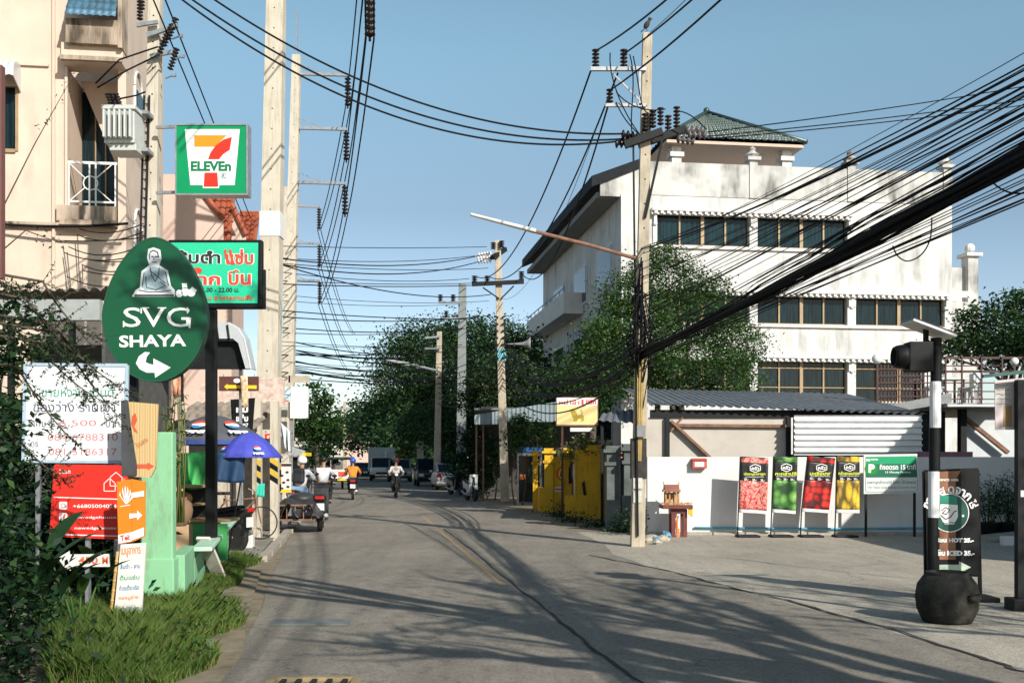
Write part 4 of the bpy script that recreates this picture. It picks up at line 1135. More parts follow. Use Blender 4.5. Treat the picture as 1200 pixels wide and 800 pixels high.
# hedge and undergrowth along the right verge
def bush(label, lst, n, size, mk, seed, name='shrub', base=None, cat='shrub'):
    bl = blobs_px(lst)
    c = Vector(bl[0][:3]); c.z = 0
    t = thing(name, label, cat, c)
    mb = MB()
    for i, b in enumerate(bl): limb(mb, (b[0], b[1], 0), (b[0], b[1], b[2]), .03, .01, seed + i, 4, .05)
    mb.build('stem', K['bark'], t, True, True)
    leaf_mesh('foliage', clump_points(bl, n, seed, .16, 22), size, [LF[x] for x in mk], t, seed)
    return t
bush('tall dark shrub growing between the phone booth and the parked scooters', [(565, 560, 47, 20, 1.1), (545, 545, 48, 20, 1), (580, 530, 46, 16, 1), (560, 515, 47, 20, .8)], 5000, .16, ['dark', 'dark', 'mid'], 3)
bush('bright leafy plants rising above the phone booth roof', [(612, 505, 40, 14, 1.2), (635, 510, 38, 14, 1), (603, 520, 40, 10, 1)], 1800, .14, ['mid', 'fresh'], 5)
bush('small shrub with bare twigs behind the yellow wall under its sign', [(685, 524, 31, 12, .8), (700, 522, 31, 12, .8), (668, 530, 31, 8, .8)], 900, .10, ['fresh', 'bamboo'], 7)
bush('weeds at the foot of the yellow gate panels', [(650, 605, 32, 8, .7), (664, 602, 31.5, 8, .9), (632, 606, 34, 7, .6)], 900, .09, ['mid', 'dark'], 9)
bush('dark weeds along the foot of the grey gate columns', [(672, 612, 29, 10, .8), (700, 620, 27, 12, .8), (728, 624, 25, 12, .9), (738, 610, 24, 8, 1.4)], 2000, .09, ['dark', 'mid'], 11)
# ================================================================ left side: signs, wall, stalls
m_gr = mat('dark_green_sign_face', (0.004, 0.075, 0.030), .35, .08, 2)
m_teal = mat('bright_green_sign_face', (0.02, 0.50, 0.27), .4, .05, 2)
m_red = mat('red_sign_face', (0.62, 0.025, 0.015), .45, .06, 2)
m_org = mat('orange_sign_face', (0.78, 0.20, 0.015), .45, .06, 2)
m_mint = mat('mint_paint', (0.22, 0.48, 0.27), .75, .10, 1.6, .2, 30, dirt=(.17, .21, .13), damt=.8, dscale=3.5, stretch=(3, 3, .7))
m_wb = mat('whiteboard_face', (0.72, 0.74, 0.76), .35, .03, 2, dirt=(.5, .5, .5), damt=.4)

# --- convenience store sign on a bracket
L_ = Loc(250, 19.6)
t = thing('shop_sign', 'square green and white convenience store sign with orange and red 7', 'sign', L_.base)
mb = MB(); L_.box(mb, 209, 149, 291, 229, -.12, .12); mb.build('sign_box', mat('sign_green', (0.0, 0.24, 0.085), .3, .05), t, bev=.012)
mb = MB(); L_.box(mb, 207.6, 147.6, 292.4, 149.4, -.135, .135); L_.box(mb, 207.6, 228.8, 292.4, 230.6, -.135, .135); L_.box(mb, 207.6, 149.4, 209.4, 228.8, -.135, .135); L_.box(mb, 290.6, 149.4, 292.4, 228.8, -.135, .135); mb.build('rim', K['steel'], t)
mb = MB(); mb.poly(L_.q((219, 154), (283, 154), (277, 219), (259, 219), (259, 222.5), (240, 222.5), (240, 219), (225.5, 219)), -.124); mb.build('white_field', K['letw'], t)
mb = MB(); mb.poly(L_.q((230, 161), (268, 161), (254, 174.5), (230, 174.5)), -.127); mb.build('orange_bar', mat('sign_orange', (.85, .24, .01), .4, .04), t)
mb = MB(); mb.poly(L_.q((274, 163), (271.5, 178), (264, 183), (259, 189), (246, 189), (249, 181), (255, 173), (264, 166)), -.128); mb.build('red_stem', mat('sign_red', (.58, .025, .01), .4, .04), t); mb = MB(); mb.poly(L_.q((242, 204.5), (257, 204.5), (258, 221), (241, 221)), -.128); mb.build('red_foot', bpy.data.materials['sign_red'], t)
mb = MB(); mb.text('ELEVEn', L_.x(249.5), L_.z(197), 11.5 * L_.k, 47 * L_.k, -.129, .045); mb.text('R', L_.x(264.5), L_.z(208.5), 3.6 * L_.k, None, -.129); mb.ring(L_.x(264.5), L_.z(208.5), 2.5 * L_.k, 3.1 * L_.k, -.129); mb.build('lettering', mat('sign_green_letters', (0.0, 0.16, 0.06), .4, .04), t)
mb = MB()
for py in (147.5, 224.5): mb = MB(); mb.bar(L_.p(181, py, .1), L_.p(209, py, .05), .05); mb.build('bracket', K['steel'], t)

# --- egg shaped spa sign
L_ = Loc(157, 12.2)
t = thing('egg_sign', 'dark green egg shaped sign with a seated bearded man and white curved arrow', 'sign', L_.base)
out = []
cx, cy = 183, 370
for i in range(56):
    a = 2 * math.pi * i / 56
    c, s = math.cos(a), math.sin(a)
    ry = 90 if s > 0 else 77
    rx = 60.5 * (1 - (.13 * s if s > 0 else .0)) 
    out.append((L_.x(cx + rx * c * (1 - .10 * max(0, s) ** 2)), L_.z(cy - ry * s)))
mb = MB(); mb.prism(out, -.06, .05); mb.build('board', [m_gr], t, bev=.008)
mb = MB()
for a, b in ((out[i], out[(i + 1) % 56]) for i in range(56)): mb.bar((a[0], .0, a[1]), (b[0], .0, b[1]), .016, .13, up=(0, 1, 0))
mb.build('rim', mat('dark_green_rim', (.012, .07, .04), .5, .1), t)
y = -.064
mb = MB()
mb.text('SHAYA', L_.x(181), L_.z(400), 14 * L_.k, 78 * L_.k, y, .028, 0, .02)
for ch, px, w_ in (('S', 157, 20), ('V', 182, 27), ('G', 211, 27)): mb.text(ch, L_.x(px), L_.z(372.5), 22.5 * L_.k, w_ * L_.k, y, .0)
for a, b, c, d in ((167, 361, 168.6, 368), (146.5, 377, 148, 384), (166, 361, 198, 362.2), (221, 361, 222.6, 368), (214.5, 373.5, 226, 374.8), (223, 374, 225.4, 385)):
    if (a, b) == (166, 361):
        mb.poly(L_.q((167.5, 361), (177, 361), (177, 362.2), (167.5, 362.2)), y - .001); mb.poly(L_.q((187, 361), (197, 361), (197, 362.2), (187, 362.2)), y - .001)
    else: mb.poly(L_.q((a, b), (c, b), (c, d), (a, d)), y - .001)
mb.poly(L_.q((165, 418), (172, 413), (178, 413.5), (174, 419), (173, 425), (178, 427), (182, 428), (182, 420.5), (202, 431), (184, 443), (183.5, 437), (174, 437), (166, 433), (161.5, 426)), y)
mb.build('lettering', K['letw'], t)
mb = MB()      # seated figure emblem: white halo, shaded robe, dark line work
mb.poly(L_.q((176, 293), (182, 291), (190, 294), (191.5, 304), (189, 312), (199, 318), (202.5, 336), (207, 341), (207, 348.5), (157, 348.5), (161, 341), (166, 338), (168, 319), (177, 312), (174.5, 303)), y)
mb.disc(L_.x(219), L_.z(343), 4.5 * L_.k, 5 * L_.k, y); mb.disc(L_.x(226), L_.z(344), 5 * L_.k, 4.5 * L_.k, y - .001); mb.poly(L_.q((215, 333), (221, 333), (221.5, 339), (216, 339)), y); mb.poly(L_.q((227, 337), (233, 341), (229, 345), (224, 341)), y); mb.disc(L_.x(212), L_.z(345), 4 * L_.k, 4.5 * L_.k, y)
mb.build('emblem', mat('emblem_white', (.62, .65, .66), .5, .05), t)
mb = MB(); mb.poly(L_.q((177.5, 316), (183, 313), (190, 316), (197, 320), (200, 336), (194, 341), (172, 341), (168.5, 337), (171, 320)), y - .002)
mb.build('emblem_robe', mat('emblem_shading', (.30, .40, .44), .5, .12, 30), t)
mb = MB()
st = lambda w_, *p: mb.stroke(L_.q(*p), w_ * L_.k, y - .003)
st(1.2, (178, 297), (182, 294.5), (187, 297), (188, 303)); st(1.0, (177.5, 298), (177.5, 305)); st(1.2, (179.5, 302), (182, 302)); st(1.2, (184, 302), (187, 302)); st(.8, (183, 302), (182.5, 306)); st(1.0, (180.5, 308.5), (186, 308.5))
st(1.0, (178, 314), (180, 324), (184, 331), (188, 324), (189, 315)); st(.9, (171, 321), (169, 337)); st(.9, (196, 320), (200, 336)); st(.9, (173, 325), (174, 338), (186, 341)); st(.9, (190, 331), (196, 336), (184, 341)); st(.9, (178, 318), (196, 333)); st(2.0, (160, 347), (206, 347)); st(1.0, (165, 341), (176, 343), (190, 343), (203, 341))
mb.build('emblem_lines', K['letk'], t)
mb = MB(); L_.box(mb, 147, 430, 158, 740, .06, .13); L_.box(mb, 210, 432, 212, 470, .06, .1); mb.build('post', K['dark'], t)

# --- green restaurant sign on a black pole
L_ = Loc(247, 14)
t = thing('restaurant_sign', 'bright green framed Thai restaurant sign with chillies on a black pole', 'sign', L_.base)
mb = MB(); L_.box(mb, 199, 282, 308, 362, -.06, .06); mb.build('frame', K['black'], t, bev=.01)
mb = MB(); mb.poly(L_.q((202, 285.5), (304, 285.5), (303, 356), (202, 356)), -.064); mb.build('face', m_teal, t)
y = -.068
mb = MB()
for k in ((1, 0), (0, 0)):
    pass
mb.text('ส้มตำ', L_.x(234), L_.z(302), 17 * L_.k, 54 * L_.k, y, .065); mb.text('แซ่บ', L_.x(282.5), L_.z(302), 19 * L_.k, 34 * L_.k, y, .065)
mb.text('ปาก', L_.x(240), L_.z(328), 15 * L_.k, 42 * L_.k, y, .065); mb.text('บึน', L_.x(282.5), L_.z(326), 19 * L_.k, 28 * L_.k, y, .065)
mb.build('lettering_outline', K['letw'], t)
mb = MB(); mb.text('ส้มตำ', L_.x(234), L_.z(302), 16 * L_.k, 52 * L_.k, y - .003, .03); mb.text('11.00 - 22.00 น.', L_.x(259), L_.z(340.5), 5.2 * L_.k, 46 * L_.k, y - .003, .02); mb.build('lettering', K['letk'], t)
mb = MB(); mb.text('แซ่บ', L_.x(282.5), L_.z(302), 18 * L_.k, 32 * L_.k, y - .003, .035); mb.text('ปาก', L_.x(240), L_.z(328), 14 * L_.k, 40 * L_.k, y - .003, .035); mb.text('บึน', L_.x(282.5), L_.z(326), 18 * L_.k, 26 * L_.k, y - .003, .035); mb.text('อาหารอีสาน อาหารตามสั่ง', L_.x(254), L_.z(349.5), 6.4 * L_.k, 88 * L_.k, y - .003, .02)
for o in (0, 6): mb.poly(L_.q((264 + o, 294), (267 + o, 293), (268 + o, 302), (273 + o * .7, 312), (266 + o, 305)), y - .004)
mb.disc(L_.x(233), L_.z(318), 6 * L_.k, 3.6 * L_.k, y - .004)
mb.build('red_lettering', K['letr'], t)
mb = MB(); L_.box(mb, 241, 362, 253, 660, -.03, .09); mb.build('post', K['black'], t, bev=.008)
mb = MB(); L_.box(mb, 308.1, 316, 311, 362, -.02, .04); mb.build('side_lamp', K['dark'], t)

# --- brown board edge at the very left
L_ = Loc(-28, 8)
t = thing('board_sign', 'reddish brown board edge of a tall signboard beside the peach shophouse', 'sign', L_.base)
mb = MB(); L_.box(mb, -70, 78, 4, 327, -.03, .03); mb.build('board', mat('reddish_brown_board', (.15, .065, .055), .6, .1), t)
mb = MB(); L_.box(mb, -34, 327, -24, 800, -.02, .02); mb.build('post', K['dark'], t)

# --- whiteboard with handwritten notice
L_ = Loc(90, 11.05)
t = thing('whiteboard_sign', 'white handwritten board with blue metal rim half covered by leaf branches', 'sign', L_.base)
mb = MB(); mb.prism(L_.q((31, 427), (149.5, 428), (147.5, 541), (28.5, 540)), -.02, .02); mb.build('board', m_wb, t)
mb = MB()
c = L_.q((31, 427), (149.5, 428), (147.5, 541), (28.5, 540))
for i in range(4): a, b = c[i], c[(i + 1) % 4]; mb.bar((a[0], -.012, a[1]), (b[0], -.012, b[1]), .035, .03)
mb.build('rim', mat('pale_blue_aluminium', (.36, .47, .56), .4, .1), t)
y = -.023
mb = MB(); mb.text('ขายหวาน เมินดี', L_.x(92), L_.z(459), 12 * L_.k, 84 * L_.k, y, .0); mb.build('green_lettering', K['letg'], t)
mb = MB(); mb.text('ของว่าง ร้านเช่า', L_.x(88), L_.z(476), 13 * L_.k, 96 * L_.k, y, .0); mb.text('ราคา', L_.x(43), L_.z(497), 6 * L_.k, 17 * L_.k, y, .0); mb.text('บาท', L_.x(133), L_.z(497), 6.5 * L_.k, 16 * L_.k, y, .0); mb.text('โทร', L_.x(40), L_.z(519), 8 * L_.k, 12 * L_.k, y, .0); mb.build('lettering', mat('marker_ink', (.06, .07, .11), .6, .2), t)
mb = MB(); mb.text('6,500', L_.x(92), L_.z(496), 8 * L_.k, 44 * L_.k, y, .0); mb.text('084-6788310', L_.x(98), L_.z(512), 8 * L_.k, 82 * L_.k, y, .0); mb.text('081-5186317', L_.x(98), L_.z(529), 8 * L_.k, 80 * L_.k, y, .0); mb.build('red_lettering', mat('faded_red_ink', (.52, .22, .22), .6, .2), t)
mb = MB()
for px in (44, 136): L_.box(mb, px - 2.5, 541, px + 2.5, 760, .0, .04)
mb.build('post', K['steel'], t)

# --- red house-rental sign
L_ = Loc(103, 10.6)
t = thing('red_sign', 'red sign with white house outline, phone number and round icons', 'sign', L_.base)
mb = MB(); mb.prism(L_.q((64, 545.5), (66, 543.5), (147, 545), (150, 548), (149, 628), (146, 632), (61, 628), (59, 625)), -.02, .02); mb.build('board', m_red, t)
y = -.023
mb = MB()
mb.text('มีนอก', L_.x(77), L_.z(552), 5 * L_.k, 13 * L_.k, y, .02)
for (a, b), (c, d) in (((64, 582.2), (141, 584.5)), ((64, 625.5), (142, 627.6))): mb.stroke(L_.q((a, b), (c, d)), 1.1 * L_.k, y)
mb.text('+66805004024', L_.x(112), L_.z(592.5), 4.2 * L_.k, 51 * L_.k, y, .01); mb.text('newedgehouse', L_.x(112), L_.z(606), 3.8 * L_.k, 51 * L_.k, y, .01); mb.text('newedgehouse', L_.x(113), L_.z(618.5), 4.2 * L_.k, 49 * L_.k, y, .01)
for py in (592, 605):
    mb.poly(L_.q((71.5, py - 4.5), (79, py - 4.5), (80, py - 3.5), (80, py + 3.5), (79, py + 4.5), (71.5, py + 4.5), (70.5, py + 3.5), (70.5, py - 3.5)), y)
mb.disc(L_.x(73.5), L_.z(615), 4.4 * L_.k, 3.8 * L_.k, y); mb.disc(L_.x(78), L_.z(618.5), 3.6 * L_.k, 3.1 * L_.k, y - .0015)
for h in (((123, 575), (123, 566), (129.5, 560), (136, 566), (136, 575), (123, 575)), ((130, 569), (130, 559), (137, 553), (144, 559), (144, 569), (130, 569))): mb.stroke(L_.q(*h), .8 * L_.k, y)
mb.build('lettering', K['letw'], t)
mb = MB(); mb.ring(L_.x(75.2), L_.z(592), 2.0 * L_.k, 2.8 * L_.k, y - .002); mb.text('f', L_.x(76.5), L_.z(605.5), 7 * L_.k, None, y - .002, .04); mb.build('icon_mark', m_red, t)
mb = MB(); L_.box(mb, 99, 628, 104, 760, .021, .06); mb.build('post', K['steel'], t)

# --- small 450 m arrow plate
L_ = Loc(112, 10.45)
t = thing('distance_plate', 'small white arrow plate reading 450 under the red sign', 'sign', L_.base)
mb = MB(); mb.prism(L_.q((64, 656), (82, 645), (82, 649), (129, 648.5), (129, 663.5), (83, 663.5), (83, 668)), -.015, .0); mb.build('plate', K['white'], t)
mb = MB(); mb.text('450', L_.x(104), L_.z(656), 8.5 * L_.k, 23 * L_.k, -.018, .03); mb.text('M', L_.x(124), L_.z(656), 8.5 * L_.k, 7 * L_.k, -.018, .03); mb.build('lettering', mat('orange_red_ink', (.62, .13, .05), .5, .1), t)
mb = MB(); L_.box(mb, 99.5, 664, 103.5, 760, .002, .03); mb.build('stake', K['steel'], t)

# --- mint pillar and low wall
L_ = Loc(184, 11.2)
t = thing('gate_pillar', 'mint green painted pillar standing in the grass beside the orange sign', 'pillar', L_.base)
mb = MB(); L_.box(mb, 166, 506, 203, 745, -.02, .11); mb.build('shaft', m_mint, t, bev=.012)
mb = MB(); L_.box(mb, 164, 654, 205, 745, -.04, .13); mb.build('foot', m_mint, t, bev=.012)
t = thing('garden_wall', 'low mint green garden wall of leaning slabs running back from the pillar', 'wall', G(205, 712))
A, B = Vector((-3.42, 11.6, 0)), Vector((-4.75, 18.6, 0))
d = (B - A); nrm = Vector((-d.y, d.x, 0)).normalized()
mb = MB()
for f0, f1, h0, h1 in ((0, .15, .62, .64), (.155, .37, .50, .50), (.375, .62, .52, .56), (.625, .85, .56, .60), (.855, 1, .60, .66)):
    p, q = A.lerp(B, f0), A.lerp(B, f1)
    mb.add([p, q, q + nrm * .14, p + nrm * .14, p + Vector((0, 0, h0)), q + Vector((0, 0, h1)), q + nrm * .14 + Vector((0, 0, h1)), p + nrm * .14 + Vector((0, 0, h0))], [(3, 2, 1, 0), (4, 5, 6, 7), (0, 1, 5, 4), (1, 2, 6, 5), (2, 3, 7, 6), (3, 0, 4, 7)])
mb.build('slab', m_mint, t, w=True, bev=.012)
mb = MB(); mb.bar(A.lerp(B, .15) + Vector((.1, -.05, .60)), A.lerp(B, .97) + Vector((.05, 0, .64)), .22, .05); mb.build('coping', mat('worn_mint_paint', (.36, .58, .42), .7, .2, 5, dirt=(.55, .5, .45), damt=.9, dscale=4), t, w=True, bev=.01)
mb = MB(); mb.bar(A.lerp(B, .38) + Vector((.22, -.1, .05)), A.lerp(B, .30) + Vector((.03, -.1, .66)), .17, .04); mb.build('prop_board', mat('chipped_white_paint', (.58, .55, .50), .8, .15, 8, dirt=(.3, .12, .08), damt=.8), t, w=True)

# --- wooden arrow board with a black flap, orange sign, white standing board
L_ = Loc(170, 10.7)
t = thing('wooden_sign', 'pale wooden board with a red arrow above the orange sign', 'sign', L_.base)
m_ply, nt, B_, N, L = _nt('varnished_pine')
w_ = N.new('ShaderNodeTexWave'); w_.inputs['Scale'].default_value = 5; w_.inputs['Distortion'].default_value = 3; w_.inputs['Detail'].default_value = 3; L.new(_co(N, L, (1.2, 1, .12)), w_.inputs['Vector'])
L.new(_ramp(N, L, w_.outputs['Fac'], [(.2, (.50, .35, .16)), (.6, (.64, .48, .25)), (1, (.42, .27, .11))]).outputs[0], B_.inputs['Base Color'])
mb = MB(); mb.prism(L_.q((154, 471), (189, 474), (186, 548), (180, 559), (153, 558)), -.10, -.07); mb.build('board', m_ply, t)
mb = MB(); mb.poly(L_.q((165, 543.5), (177, 543.5), (177, 541.5), (185, 546), (177, 550.5), (177, 548.5), (165, 548.5)), -.103); mb.text('ร้านลาบ', L_.x(170), L_.z(518), 7 * L_.k, 15 * L_.k, -.103, .0, 0, .6)
mb.poly(L_.q((159, 488), (163, 484), (165, 492), (162, 500), (166, 508), (161, 505), (158, 497)), -.103)
mb.build('red_arrow', mat('red_brush_paint', (.55, .10, .04), .6, .2), t)
mb = MB(); mb.prism(L_.q((147, 470), (155, 470), (158, 500), (165, 545), (165, 556), (148, 557)), -.125, -.107); mb.build('flap', mat('charcoal_rubber_flap', (.055, .058, .062), .6, .2), t)
mb = MB(); L_.box(mb, 168, 474, 173, 520, -.069, -.03); mb.build('batten', K['wood'], t)
L_ = Loc(154, 10.2)
t = thing('orange_sign', 'folded orange sign with white plant drawing and white arrow', 'sign', L_.base)
mb = MB(); mb.prism(L_.q((139, 564), (156, 561), (157, 634), (141, 637)), -.05, -.03); mb.prism(L_.q((156.2, 561), (172, 564), (171.5, 628), (157.2, 634)), -.045, -.025); mb.build('board', m_org, t)
y = -.055
mb = MB(); mb.poly(L_.q((154, 601), (163, 601), (163, 597.5), (169, 603), (163, 609), (163, 605.5), (154, 607)), y)
for k, (tx, ty) in enumerate(((143, 575), (146, 570), (149, 568), (152, 569), (155, 572), (157, 577))): mb.poly(L_.q((149.5, 590), (tx - .6, ty + 5), (tx, ty), (tx + 1.2, ty + 6), (151, 590)), y - .0005 * k)
mb.stroke(L_.q((143, 593), (155, 591)), .8 * L_.k, y); mb.poly(L_.q((156.5, 577), (171, 574.5), (171, 581), (156.5, 583)), y)
mb.poly(L_.q((141, 626), (157, 622.5), (157, 633), (141.3, 636)), y); mb.poly(L_.q((157.3, 622.5), (171, 617), (170.8, 627), (157.3, 632)), y)
mb.build('white_print', K['letw'], t)
mb = MB(); mb.text('Tel:', L_.x(149.5), L_.z(629), 6.5 * L_.k, 12 * L_.k, y - .004, .03, 0, .15); mb.text('081-000', L_.x(164), L_.z(625), 4.0 * L_.k, 11 * L_.k, y - .004, .0, 0, .3) if False else None; mb.build('lettering', K['letr'], t)
mb = MB(); L_.box(mb, 144, 560, 147, 760, -.02, .01); mb.build('stake', K['wood'], t)
L_ = Loc(154, 10.15)
t = thing('leaning_board', 'white hand painted board leaning on the pillar in front of a bamboo stick', 'sign', L_.base)
mb = MB(); mb.prism(L_.q((144, 637), (173.5, 635), (168, 724), (135, 732)), -.06, -.035); mb.build('board', mat('whitewashed_ply', (.66, .65, .60), .7, .06, 5, dirt=(.35, .33, .28), damt=.5), t)
y = -.064
lines = [('เมนูอาหาร', 646, 0, 11), ('ส้มตำ - ลาบ', 662, 1, 6), ('ต้มแซ่บ', 675, 2, 6), ('ก๋วยเตี๋ยวเรือ', 687, 1, 6), ('คอหมูย่าง', 699, 0, 6), ('ไก่ทอด 25 บาท', 711, 1, 5), ('รับจัดเลี้ยง', 722, 0, 7)]
for ci, nm in enumerate((K['leto'], K['letb'], K['letg'])):
    mb = MB()
    for s, py, c_, h in lines:
        if c_ == ci: mb.text(s, L_.x(156.5 - (py - 640) * .05), L_.z(py), h * L_.k, 23 * L_.k, y, .012, 0, .06)
    mb.build(('orange_lettering', 'blue_lettering', 'green_lettering')[ci], nm, t)
mb = MB(); p = [L_.p(141 - i * 1.25, 645 + i * 11.4, -.07) for i in range(8)]; mb.tube(p, .013, 7)
for q in p[1:-1]: mb.ball(q, .018, 6)
mb.build('bamboo_stick', mat('dry_bamboo', (.45, .28, .09), .5, .2), t, True)

# --- reeds in a clay jar behind the pillar, stall things
def reed(label, x0, y0, Y, n, hpx, sp, seed):
    b = P(x0, y0, Y); rs = random.Random(seed)
    t = thing('reed_clump', label, 'plant', b)
    mb = MB(); pts = []
    for i in range(n):
        x = rs.uniform(-sp, sp); h = hpx * rs.uniform(.7, 1.05)
        p = [Vector((x * Y / F, rs.uniform(-.1, .1), 0)), Vector(((x + rs.uniform(-3, 3)) * Y / F, 0, h * .5 * Y / F)), Vector(((x + rs.uniform(-8, 8)) * Y / F, 0, h * Y / F))]
        mb.tube(p, [.011, .009, .005], 5)
        for k in range(5): pts.append(b + p[1].lerp(p[2], rs.random()) + Vector((rs.uniform(-.05, .05), 0, 0)))
    mb.build('stalk', LF['bamboo'], t, True)
    leaf_mesh('foliage', pts, .14, [LF['bamboo'], LF['fresh']], t, seed, .2, 1.0)
reed('tall thin yellow green reeds rising behind the mint pillar', 204, 612, 12.6, 16, 150, 11, 5)
def jar(name, label, c, r, h, m, cat='jar', n=20):
    mb = MB(); mb.lathe([(r * .55, 0), (r * .62, h * .03), (r * .92, h * .3), (r, h * .55), (r * .9, h * .8), (r * .62, h * .95), (r * .68, h), (r * .6, h), (r * .55, h * .9)], (0, 0, 0), n)
    o = mb.build(name, m, None, True); o.location = c; return tag(o, label, cat)
m_clay = mat('brown_clay', (.22, .13, .075), .7, .2, 5, dirt=(.08, .05, .03))
jar('clay_jar', 'round brown clay jar below the tall reeds', P(207, 616, 13.2), .19, .34, m_clay)
L_ = Loc(222, 14.6)
t = thing('stall_counter', 'low green and timber stall counter with dark shelves under the green cloth', 'stall', L_.base)
mb = MB(); L_.box(mb, 198, 612, 247, 660, -.05, .5); mb.build('timber_front', mat('raw_timber_panel', (.44, .30, .17), .8, .2, 4), t)
mb = MB(); L_.box(mb, 228, 613, 268, 655, -.08, -.051); mb.build('green_panel', mat('green_panel_paint', (.04, .24, .07), .6, .15), t)
mb = MB(); L_.box(mb, 204, 590, 234, 592, -.1, .5); L_.box(mb, 204, 608, 270, 611, -.1, .5); L_.box(mb, 204, 568, 238, 571, -.1, .5); mb.build('shelf', K['wood'], t)
mb = MB(); L_.box(mb, 204, 571, 240, 608, .45, .5); mb.build('backboard', K['dark'], t)
o = MB(); o.ball((0, 0, .07), (.11, .11, .09), 10); o = o.build('food_bowl', mat('straw_basket', (.40, .22, .08), .8, .4, 30), None, True); o.location = P(216, 590, 14.7); tag(o, 'rounded straw coloured basket on the upper stall shelf', 'basket')
def cloth(name, label, corners, m, seed, ny=10, nx=14, rip=.04, cat='cloth'):
    a, b, c, d = [P(*q) for q in corners]
    mb = MB(); vs = []; rs = random.Random(seed); ph = rs.uniform(0, 6)
    for i in range(ny + 1):
        for j in range(nx + 1):
            u, v = j / nx, i / ny
            p = a.lerp(b, u).lerp(d.lerp(c, u), v)
            p.y += rip * math.sin(u * 14 + ph + v * 2) * (.3 + v); p.z -= rip * .6 * math.sin(u * math.pi) * v
            vs.append(p)
    mb.add(vs, [(i * (nx + 1) + j, (i + 1) * (nx + 1) + j, (i + 1) * (nx + 1) + j + 1, i * (nx + 1) + j + 1) for i in range(ny) for j in range(nx)])
    o = mb.build(name, m, None, True, loc=tuple(a)); s = o.modifiers.new('solid', 'SOLIDIFY'); s.thickness = .008
    return tag(o, label, cat)
cloth('stall_cloth', 'bright green cloth hung below the dark umbrella', [(208, 531, 15.2), (246, 529, 15.2), (238, 572, 15.0), (205, 570, 15.0)], mat('green_tarp', (.03, .28, .06), .6, .15), 1)
cloth('stall_tarp', 'dark blue tarp hung between the black pole and the bright umbrella', [(246, 528, 17.2), (286, 533, 17.2), (286, 565, 17.2), (246, 562, 17.2)], mat('navy_tarp', (.010, .04, .10), .6, .2), 2)
# umbrellas
def umbrella(label, apex, Y, rpx, drop, cols, ribs, seed, group=None):
    k = Y / F; c = P(*apex, Y); r = rpx * k; h = drop * k
    t = thing('umbrella', label, 'umbrella', Vector((c.x, c.y, 0)), 0, group)
    Z = c.z
    mb = MB(); n = ribs; sub = 4; lv = 5
    vs = [(0, 0, Z)]; fs = []; mi = []
    for l in range(1, lv + 1):
        f = l / lv
        for j in range(n * sub):
            a = 2 * math.pi * j / (n * sub) + .2
            q = (j % sub) / sub
            dip = math.cos(math.pi / n) / math.cos(2 * math.pi / n * (q - .5)) if True else 1
            vs.append((r * f * math.cos(a) * dip, r * f * math.sin(a) * dip, Z - h * f ** 1.7))
    N_ = n * sub
    mb.v = [tuple(v) for v in vs]
    for j in range(N_): mb.f.append((0, 1 + j, 1 + (j + 1) % N_)); mb.m.append((j // sub) % len(cols))
    for l in range(lv - 1):
        for j in range(N_):
            a = 1 + l * N_ + j; b = 1 + l * N_ + (j + 1) % N_
            mb.f.append((a, a + N_, b + N_, b)); mb.m.append((j // sub) % len(cols) if l < lv - 2 or len(cols) == 1 else (j // sub) % len(cols))
    o = mb.build('canopy', cols, t, True); s = o.modifiers.new('solid', 'SOLIDIFY'); s.thickness = .004
    mb = MB()
    for j in range(n):
        a = 2 * math.pi * j / n + .2
        mb.tube([(0, 0, Z - .03), (r * .5 * math.cos(a), r * .5 * math.sin(a), Z - h * .31 - .012), (r * math.cos(a) * .99, r * math.sin(a) * .99, Z - h - .008)], .006, 4)
    mb.build('ribs', K['steel'], t)
    return t, Z, r, h
def umb_mark(mb_list, Z, r, h, ang, f, size):
    """round three band mark and word laid on the canopy slope"""
    pass
m_ud = mat('charcoal_umbrella_cloth', (.07, .075, .09), .8, .1); m_ub = mat('violet_blue_umbrella_cloth', (.055, .065, .40), .7, .1, dirt=(.10, .14, .5), damt=.6, dscale=9)
def umb_logo(t, Z, r, h, word, angs, s, drop_f):
    """emblem and word following the canopy: placed on the tangent plane of the cloth"""
    parts = [MB(), MB(), MB()]
    for a in angs:
        f = drop_f
        c = Vector((r * f * math.cos(a), r * f * math.sin(a), Z - h * f ** 1.7))
        tz = Vector((math.cos(a) * r, math.sin(a) * r, -h * 1.7 * f ** .7)).normalized()
        tx = Vector((-math.sin(a), math.cos(a), 0)); up_ = -tz; nn = tx.cross(up_)
        M = Matrix((tx, -nn, up_)).transposed().to_4x4(); M.translation = c + nn * .022
        for i, mb in enumerate(parts): mb.T = M
        n = 16
        arc = lambda y0, y1: [(math.cos(b) * s, math.sin(b) * s) for b in [y0 + (y1 - y0) * i / n for i in range(n + 1)]]
        parts[0].poly(arc(0, 2 * math.pi)[:-1], .0)
        parts[1].poly(arc(.25, math.pi - .1) + [(-s * .35, s * .28), (s * .3, s * .42)], -.003)
        parts[2].poly(arc(math.pi + .15, 2 * math.pi - .45) + [(s * .3, -s * .45), (-s * .3, -s * .2)], -.003)
        if word: parts[0].text(word, 0, -s * 1.9, s * .85, s * 3.0, .0, .06)
    parts[0].build('lettering', K['letw'], t); parts[1].build('emblem_red', K['letr'], t); parts[2].build('emblem_blue', K['letb'], t)
t, Z, r, h = umbrella('wide dark grey and blue drinks umbrella with white word on its rim', (250, 486), 18.2, 62, 31, [m_ud], 8, 1)
umb_logo(t, Z, r, h, 'PEPSI', (-1.72, -.75), .12, .62)
mb = MB(); mb.tube([(0, 0, Z + .02), (0, 0, 0)], .022, 8); mb.tube([(0, 0, Z - .1), (0, 0, Z + .1)], .03, 8); mb.build('pole', K['steel'], t)
mb = MB(); n = 32; rr_ = r * .985
